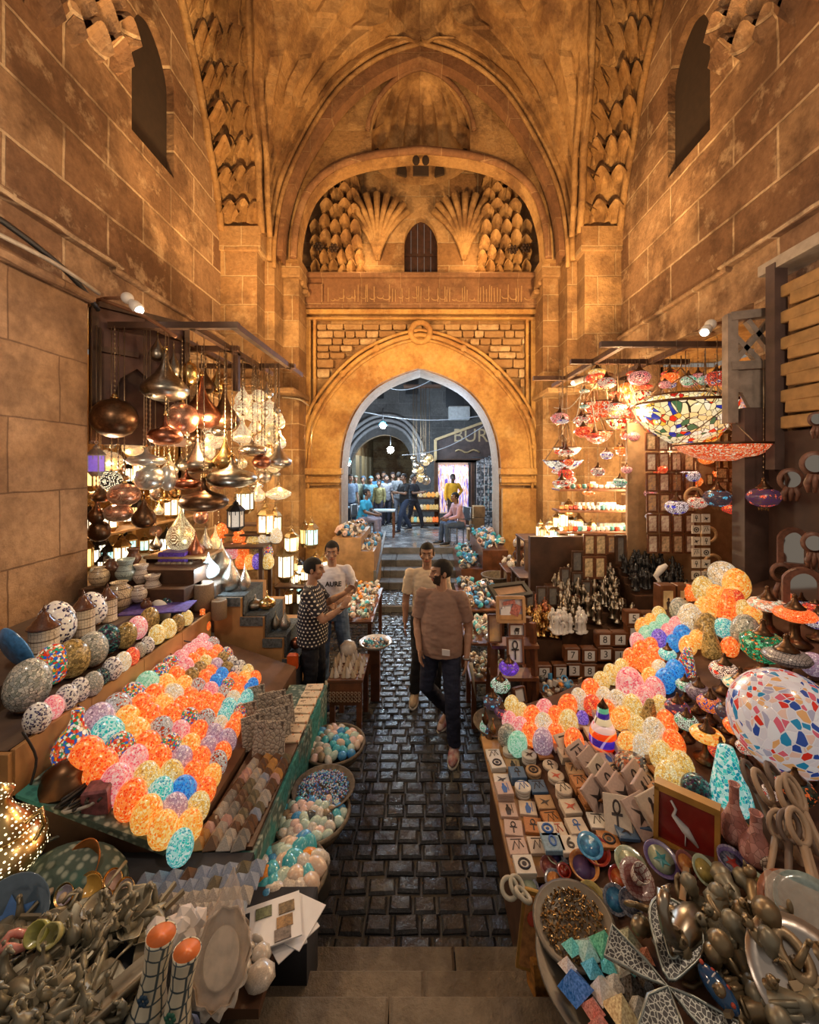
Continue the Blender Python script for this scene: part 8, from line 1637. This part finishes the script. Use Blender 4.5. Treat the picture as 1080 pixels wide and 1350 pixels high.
    if shoes:
        for s_ in 'LR':
            a = P['a'+s_]; t = P['t'+s_]; td = V((t[0], t[1], 0)).normalized(); ang = atan2(td.x, -td.y)
            pit = t[2] if len(t) > 2 else 0
            m = MX.Translation((a.x, a.y, a.z-.09)) @ MX.Rotation(ang, 4, 'Z') @ MX.Rotation(pit, 4, 'X')
            g = MB(); g.lathe([(0, .0), (.75, .02), (1, .25), (.95, .5), (.6, .85), (0, 1)], 18, m @ MX.Translation((0, -.07, .018)) @ MX.Diagonal((.05, .145, .075, 1))); g.tube([m @ V((0, .025, .05)), m @ V((0, .03, .11))], [.05, .048], 14); o = g.build('shoe', [shoes], root)
            g = MB(); g.lathe([(.9, 0), (1, .3), (1, .8), (.9, 1)], 18, m @ MX.Translation((0, -.068, 0)) @ MX.Diagonal((.054, .15, .026, 1))); so = g.build('sole', [simple('shoe_sole', (.6, .55, .5), .6)], o)
    if extras: extras(root, P)
    return root
def cloth(n_, c, nz=.15, s_=10): return simple('cloth_'+n_, c, .85, nz=nz, nsc=s_, bump=.15)
DOT = NT('polka_dot_cotton'); _s = DOT.n('ShaderNodeSeparateXYZ', i_0=DOT.obj()); _th = DOT.math('ARCTAN2', _s.outputs[1], _s.outputs[0])
_u = DOT.math('MULTIPLY', _th, 28/ (2*pi)); _v = DOT.math('MULTIPLY', _s.outputs[2], 27)
_row = DOT.math('FLOOR', _v); _fu = DOT.math('SUBTRACT', DOT.math('FRACT', DOT.math('ADD', _u, DOT.math('MULTIPLY', _row, .5))), .5); _fv = DOT.math('SUBTRACT', DOT.math('FRACT', _v), .5)
_d = DOT.math('SQRT', DOT.math('ADD', DOT.math('MULTIPLY', _fu, _fu), DOT.math('MULTIPLY', _fv, _fv)))
DOT.p(Base_Color=DOT.mix(DOT.ramp(_d, [(.2, (1,)*3), (.26, (0,)*3)]), (.014, .013, .022, 1), (.75, .68, .58, 1)), Roughness=.8); DOT = DOT.m
# man in polka dots, side view, facing right
def exA(r, P):
    w = P['wR']
    g = MB(); g.tube([w+V((cos(a)*.03, sin(a)*.03, 0)) for a in [k*pi/6 for k in range(12)]], .005, 5, closed=True); g.build('bracelet', [BLACK], r)
pA = onz(420, 950, 0); hA = pi/2
A = human('man in black polka-dot shirt and dark jeans standing at left, raising a small object', (pA.x-.07, pA.y+.03, 0), hA, 1.71,
  dict(sL=(.17, .02, 1.4), eL=(.2, -.12, 1.2), wL=(.12, -.33, 1.33), sR=(-.17, .02, 1.4), eR=(-.235, -.17, 1.16), wR=(-.2, -.36, 1.27), kL=(.09, -.05, .5), aL=(.1, -.04, .09), kR=(-.09, .0, .5), aR=(-.1, .08, .09)),
  (.42, .23, .14), DOT, cloth('black_denim', (.012, .013, .022), .4), simple('navy_shoe', (.02, .03, .09), .5), 'short', fat=1.2, hands={'R': ((0, -.5, .85), (.5, -.3, .2), .8), 'L': ((0, -.6, .6), (-.5, -.2, 0), .7)}, extras=exA, head=(.1, .06), hem=.84, vox=.006)
put('small_handheld', MB().box((0, 0, 0), (.03, .075, .14), None, .008).mesh('small_handheld', [simple('handheld_brown', (.35, .25, .17), .5, nz=.3)]), 'small brown object held up by the polka-dot shirt man', 'object', V(A.location)+V((.42, .2, 1.34)), (0, .25, .2))
# man in white t-shirt behind the table
def exB(r, P):
    o = text('AURE', 'chest_lettering', .075, BLACK, (.03, -.165, 1.28), parent=r, bold=.003); o.rotation_euler = (pi/2-.05, 0, 0); o.scale = (1, 1, 1)
    w = P['wR']; MB().tube([w+V((cos(a)*.033, sin(a)*.02, sin(a)*.03)) for a in [k*pi/6 for k in range(12)]], .006, 5, closed=True).build('bracelet', [BLACK], r)
    MB().box((.215, -.02, 1.24), (.02, .03, .2)).build('sleeve_stripe', [BLACK], r)
B = human('young man in white lettered t-shirt and blue jeans behind the polka-dot shirt man', (-1.08, 4.98, 0), .12, 1.76,
  dict(sL=(.18, .01, 1.41), eL=(.27, .02, 1.16), wL=(.08, -.22, 1.08), sR=(-.18, .01, 1.41), eR=(-.27, .0, 1.16), wR=(-.06, -.24, 1.1), kL=(.16, -.08, .5), aL=(.24, -.1, .09)),
  (.38, .2, .12), cloth('white', (.66, .62, .66), .06), cloth('blue_denim', (.09, .14, .24), .35), simple('white_shoe', (.6, .58, .55), .5, nz=.2), 'quiff', hands={'L': ((-.7, -.4, -.2), (0, .4, -1), .8), 'R': ((.7, -.4, -.2), (0, .4, -1), .8)}, extras=exB, head=(.0, .05), hem=.9, vox=.006)
# young man in cream t-shirt, partly hidden
C_ = human('young man in cream t-shirt and black trousers standing behind the brown shirt man', (.05+.02, 4.72, 0), .05, 1.8, dict(kR=(-.1, -.04, .5), aR=(-.14, -.02, .09)), (.3, .16, .1), cloth('cream', (.62, .5, .36), .08), cloth('black', (.015, .015, .018), .3), simple('beige_shoe', (.5, .38, .26), .6, nz=.2), 'short', head=(-.12, .05), hem=.88, vox=.006)
# man in brown t-shirt, walking towards the camera, head turned left
def exD(r, P):
    w = P['wL']; g = MB(); g.tube([w+V((cos(a)*.033, sin(a)*.033, .0)) for a in [k*pi/6 for k in range(12)]], .009, 6, closed=True); g.ball(w+V((.03, -.012, 0)), (.008, .02, .02), 10, 6); g.build('wrist_watch', [simple('steel_watch', (.4, .38, .35), .3, .9)], r)
    MB().box((.1, -.155, 1.0), (.07, .008, .055), MX.Rotation(.1, 4, 'X')).build('hem_label', [WC], r)
D = human('man in taupe brown t-shirt and navy trousers standing in the paving, looking left', (.2, 3.98, 0), -.28, 1.78,
  dict(sL=(.19, .0, 1.41), eL=(.26, .04, 1.12), wL=(.25, -.05, .86), sR=(-.19, .0, 1.41), eR=(-.23, -.04, 1.13), wR=(-.18, -.14, .93), hL=(.09, 0, .93), kL=(.13, -.12, .5), aL=(.15, -.13, .09), kR=(-.14, -.02, .52), aR=(-.0, .33, .12), tR=(-.3, -1, .25), tL=(.1, -1)),
  (.4, .22, .14), cloth('taupe', (.27, .165, .125), .1), cloth('navy', (.014, .018, .045), .3), simple('white_red_sneaker', (.55, .5, .46), .5, nz=0, nsc=14, col2=(.3, .06, .08)), 'short', head=(-1.05, .02), beard=True, extras=exD, hem=.86, fat=1.25, vox=.006)
put('paper_cone', MB().lathe([(.002, -.36), (.022, 0), (.018, 0)], 10).mesh('paper_cone', [simple('beige_paper', (.5, .42, .3), .7)]), 'long beige paper cone held in the brown shirt man\'s hand', 'cone', V(D.location)+V((.27, -.12, .82)), (.12, -.15, 0))
# ---- people in the alley
def alley(px, py, hgt, head, lab, top, pan, J={}, **kw):
    p = onz(px, py, .7); return human(lab, (p.x, p.y, .7), head, hgt, J, kw.pop('skin', (.25, .14, .09)), top, pan, simple('dark_shoe', (.03, .03, .035), .5), kw.pop('hair', 'short'), vox=.014, **kw)
WALK = dict(kL=(.09, -.2, .52), aL=(.1, -.28, .09), kR=(-.09, .06, .5), aR=(-.1, .3, .11), eL=(.22, -.12, 1.16), wL=(.12, -.33, 1.2), eR=(-.22, -.1, 1.16), wR=(-.1, -.32, 1.18))
alley(533, 701, 1.72, -.9, 'man in black t-shirt and striped track trousers walking in the alley, holding a phone', cloth('black', (.015, .015, .018)), cloth('navy_track', (.03, .05, .1)), WALK)
alley(545, 697, 1.68, 1.1, 'second dark dressed person stepping right behind the black t-shirt man', cloth('dark', (.02, .022, .03)), cloth('dark2', (.02, .02, .03)), dict(WALK))
alley(597, 697, 1.7, .3, 'person in bright yellow shirt standing before the lit bead shop window', cloth('yellow', (.75, .38, .02)), cloth('dark3', (.06, .04, .03)), dict(eL=(.33, .05, 1.2), wL=(.16, .0, 1.02)), skin=(.06, .03, .02), sleeve='long')
SIT = dict(pelvis=(0, .1, .5), chest=(0, .0, .86), neck=(0, -.03, 1.02), head=(0, -.07, 1.18), sL=(.185, -.01, .97), eL=(.22, -.1, .72), wL=(.14, -.32, .66), sR=(-.185, -.01, .97), eR=(-.22, -.1, .72), wR=(-.14, -.32, .66), hL=(.1, .06, .5), kL=(.12, -.36, .5), aL=(.12, -.34, .09), hR=(-.1, .06, .5), kR=(-.12, -.36, .5), aR=(-.12, -.4, .09))
alley(603, 717, 1.74, -1.2, 'man in pale pink shirt and jeans sitting on a metal chair in the alley', cloth('pink', (.6, .36, .4)), cloth('blue_denim', (.09, .14, .24)), dict(SIT), seated=True, sleeve='long')
alley(481, 710, 1.8, 1.3, 'man in turquoise t-shirt and grey trousers sitting at left behind the gateway', cloth('turquoise', (.05, .42, .65)), cloth('lilac_grey', (.3, .27, .33)), dict(SIT), seated=True)
CR = [(462, 699, 1.7, .6, (.25, .35, .5), (.02, .03, .05), 'person in striped blue top standing at the far left of the alley', 'short'), (469, 691, 1.62, .2, (.5, .55, .4), (.2, .2, .2), 'person in pale flowered top among the alley crowd', 'scarf'), (479, 690, 1.6, -.3, (.2, .3, .38), (.1, .12, .2), 'person in grey blue headscarf in the alley crowd', 'scarf'), (489, 692, 1.6, .1, (.25, .5, .58), (.2, .25, .3), 'woman in light teal top in the alley crowd', 'scarf'), (498, 689, 1.7, .5, (.08, .3, .55), (.03, .04, .06), 'person in blue top behind the teal top woman', 'short'), (500, 694, 1.5, -.4, (.55, .48, .2), (.05, .05, .08), 'child sized person in yellow vest in the alley crowd', 'short'), (509, 693, 1.66, .6, (.45, .45, .5), (.03, .03, .05), 'person in light grey t-shirt in the alley crowd', 'short'), (506, 687, 1.75, 0, (.03, .03, .04), (.02, .02, .02), 'person in black behind the grey t-shirt one', 'short'), (518, 688, 1.72, .3, (.05, .03, .03), (.02, .02, .02), 'person in dark brown at the tunnel mouth', 'scarf'), (526, 692, 1.75, 3.0, (.25, .26, .28), (.12, .13, .16), 'person in grey shirt left of the black t-shirt man', 'short')]
for i, (x, y, h_, hd, c1, c2, lb, hr) in enumerate(CR): alley(x, y, h_, hd, lb, cloth('crowd_top_%d' % i, tuple(v*.5 for v in c1), .3, 25), cloth('crowd_bottom_%d' % i, c2), {}, hair=hr, haircol=(.015, .01, .008) if hr == 'short' else (c1[0]*.8, c1[1]*.8, c1[2]*.9), sleeve='long' if i % 2 else 'short')
# seats and small tables in the alley
def chair(px, py, rz, lab, seat=.44):
    p = onz(px, py, .7); t = thing('metal_chair', lab, 'chair', (p.x, p.y, .7), rz); m = simple('chair_grey', (.22, .22, .23), .4, .7)
    MB().box((0, 0, seat), (.44, .42, .03), None, .008).build('seat', [m], t); MB().box((0, .21, seat+.3), (.44, .03, .34), None, .008).build('backrest', [m], t)
    for i in (-1, 1):
        for j in (-1, 1): MB().tube([(i*.2, j*.19, 0), (i*.2, j*.19, seat if j < 0 else seat+.45)], .015, 7).build('leg', [m], t)
        MB().tube([(i*.22, -.18, seat), (i*.22, -.18, seat+.2), (i*.22, .2, seat+.2)], .013, 6).build('armrest', [m], t)
chair(607, 716, -1.2, 'grey metal armchair under the man in pink shirt'); chair(476, 709, 1.3, 'grey metal chair under the man in turquoise t-shirt')
def altable(px, py, lab, w_=.6, h_=.72):
    p = onz(px, py, .7); t = thing('side_table', lab, 'table', (p.x, p.y, .7)); MB().box((0, 0, h_), (w_, .5, .04)).build('table_top', [simple('pale_blue_top', (.3, .4, .48), .4)], t)
    for i in (-1, 1):
        for j in (-1, 1): MB().box((i*(w_/2-.04), j*.2, h_/2), (.05, .05, h_)).build('leg', [WOODR], t)
altable(507, 707, 'small blue topped table beside the man in turquoise'); altable(466, 700, 'blue topped table at the far left of the alley', .5)
# lamp stall in the alley: globes and egg shelves
t = thing('lamp_stall', 'tall rack of glowing egg lamps standing left of the bead shop', 'rack', (at(560, 690, 13.3).x, 13.3, .7))
for z in (.1, .5, .9): MB().box((0, 0, z), (.95, .35, .04)).build('shelf', [WOOD], t)
for x in (-.46, .46): MB().box((x, 0, .5), (.04, .35, 1.0)).build('side', [WOOD], t)
q = random.Random(6)
for z, r_ in ((.12, 9), (.52, 9), (.92, 7)):
    for k in range(r_): c = q.choice('OAYCTAY'); put('egg_lamp', egg_mesh(c), '%s egg lamp on the tall rack in the alley' % EC[c][0], 'lamp', (t.location.x-.4+k*.8/(r_-1), 13.2, .7+z+.1), (0, 0, k), .07, '%s egg lamps on the alley rack' % EC[c][0])
for k in range(16):
    x, y = 543+q.random()*28, 596+q.random()*42; m_ = q.choice([P_GOLD, P_LIT, SILVER, P_SILV]); hang('globe', m_, x, y, q.uniform(8, 13), 13.1, 'ball lamp in the cluster hanging over the alley egg rack', zt=5.2, group='ball lamps clustered over the alley egg rack')
put('hanging_rail', MB().box((0, 0, 0), (1.2, .4, .05)).mesh('hanging_rail', [WOOD]), 'rail carrying the ball lamps beside the bead shop', 'rail', (at(557, 600, 13.1).x, 13.15, 5.2-.0))
t = thing('textile_rail', 'patterned black and white cloths hanging right of the bead shop', 'textiles', (at(636, 690, 12.4).x, 12.4, .7))
for k in range(4): MB().box((-.12+.12*k, 0, 1.1), (.1, .05, 2.0+.1*k), None, .01).build('hanging_cloth', [potmat('bw_textile', (.4, .42, .44), (.06, .07, .08), 12)], t)
MB().tube([(-.3, 0, 2.2), (.5, 0, 2.2)], .02, 6).build('rail', [BLACK], t)
t = thing('goods_box', 'stack of wooden boxes behind the man in pink shirt', 'boxes', (at(626, 712, 10.9).x, 10.9, .7))
for k in range(3): MB().box((.05*k, 0, .15+.3*k), (.4-.05*k, .35, .29), None, .01).build('crate', [WOODL], t)
# ---- extra density in the two shops
q = random.Random(40)
for k in range(46):
    x = q.uniform(125, 300); y = q.uniform(560, 720); kd = q.choice(['globe', 'drop', 'saucer', 'onion']); m_, nm = q.choice([(BRONZE, 'bronze'), (P_COPP, 'pierced copper'), (P_GOLD, 'pierced gold'), (BRASS, 'brass'), (PEWTER, 'pewter')])
    hang(kd, m_, x, y, q.uniform(12, 22), q.uniform(5.2, 6.3), 'small %s %s lamp hanging in the back of the left shop' % (nm, kd), group='small %s %s lamps at the back of the left shop' % (nm, kd))
for k in range(26):
    x = q.uniform(310, 372); y = q.uniform(510, 660); m_, nm = q.choice([(P_LIT, 'bright lit'), (P_GOLD, 'pierced gold'), (SILVER, 'silver')])
    hang(q.choice(['globe', 'drop', 'saucer']), m_, x, y, q.uniform(12, 20), q.uniform(5.9, 6.5), 'small %s lamp hanging near the left pier' % nm, group='small %s lamps near the left pier' % nm)
for k in range(110):
    x = q.uniform(735, 990); y = q.uniform(490, 640); m_, nm = q.choice([(F6, 'pink'), (F2, 'red and white'), (F4, 'orange'), (F1, 'blue and white'), (mos('R'), 'red mosaic'), (mos('O'), 'orange mosaic'), (mos('Y'), 'cream mosaic'), (F7, 'green and white')])
    turk(x, y, q.uniform(13, 25), q.uniform(4.75, 5.7), m_, 'small %s lamp in the hanging tangle of the right shop' % nm, q.choice(['globe', 'flat']))
for o in COL.objects:
    lb = o.get('label', '')
    if 'hanging tangle' in lb: o['group'] = lb.replace(' lamp in', ' lamps in')
for k in range(60):
    r_ = k//12; x = 862+(k % 12)*10.5; y = 560+r_*18
    if q.random() < .75: frame(x, y, 9, 15, 4.93, q.choice((0, 1, 2, 3, 0)), 'little framed picture high on the right shop panel', group='little frames high on the right shop panel')
lamp('shop_bulb', 'POINT', (2.5, 5.2, 3.5), 30, (1, .6, .3), .05)

bpy.data.scenes.remove(TS)

q = random.Random(61); CORD = simple('pale_cord', (.55, .48, .38), .6)
for k in range(16):
    a = at(q.uniform(935, 985), q.uniform(498, 515), 4.4); b_ = a+V((q.uniform(-.25, .25), q.uniform(-.1, .2), -q.uniform(.35, .6)))
    o = cable([a, a.lerp(b_, .4)+V((q.uniform(-.1, .1), 0, 0)), a.lerp(b_, .8)+V((q.uniform(-.12, .12), 0, -.05)), b_], 'pale cord hanging in the bundle by the tall cylinder mosaic lamp', .007, CORD); o['group'] = 'pale cords hanging by the tall cylinder lamp'
for k in range(14):
    a = at(q.uniform(760, 900), q.uniform(497, 530), 5.0); b_ = a+V((q.uniform(-.5, .5), q.uniform(-.1, .2), -q.uniform(.2, .5)))
    o = cable([a, a.lerp(b_, .5)+V((0, 0, -.12)), b_], 'pale cord in the tangle over the tiffany bowls', .006, CORD); o['group'] = 'pale cords tangled over the tiffany bowls'
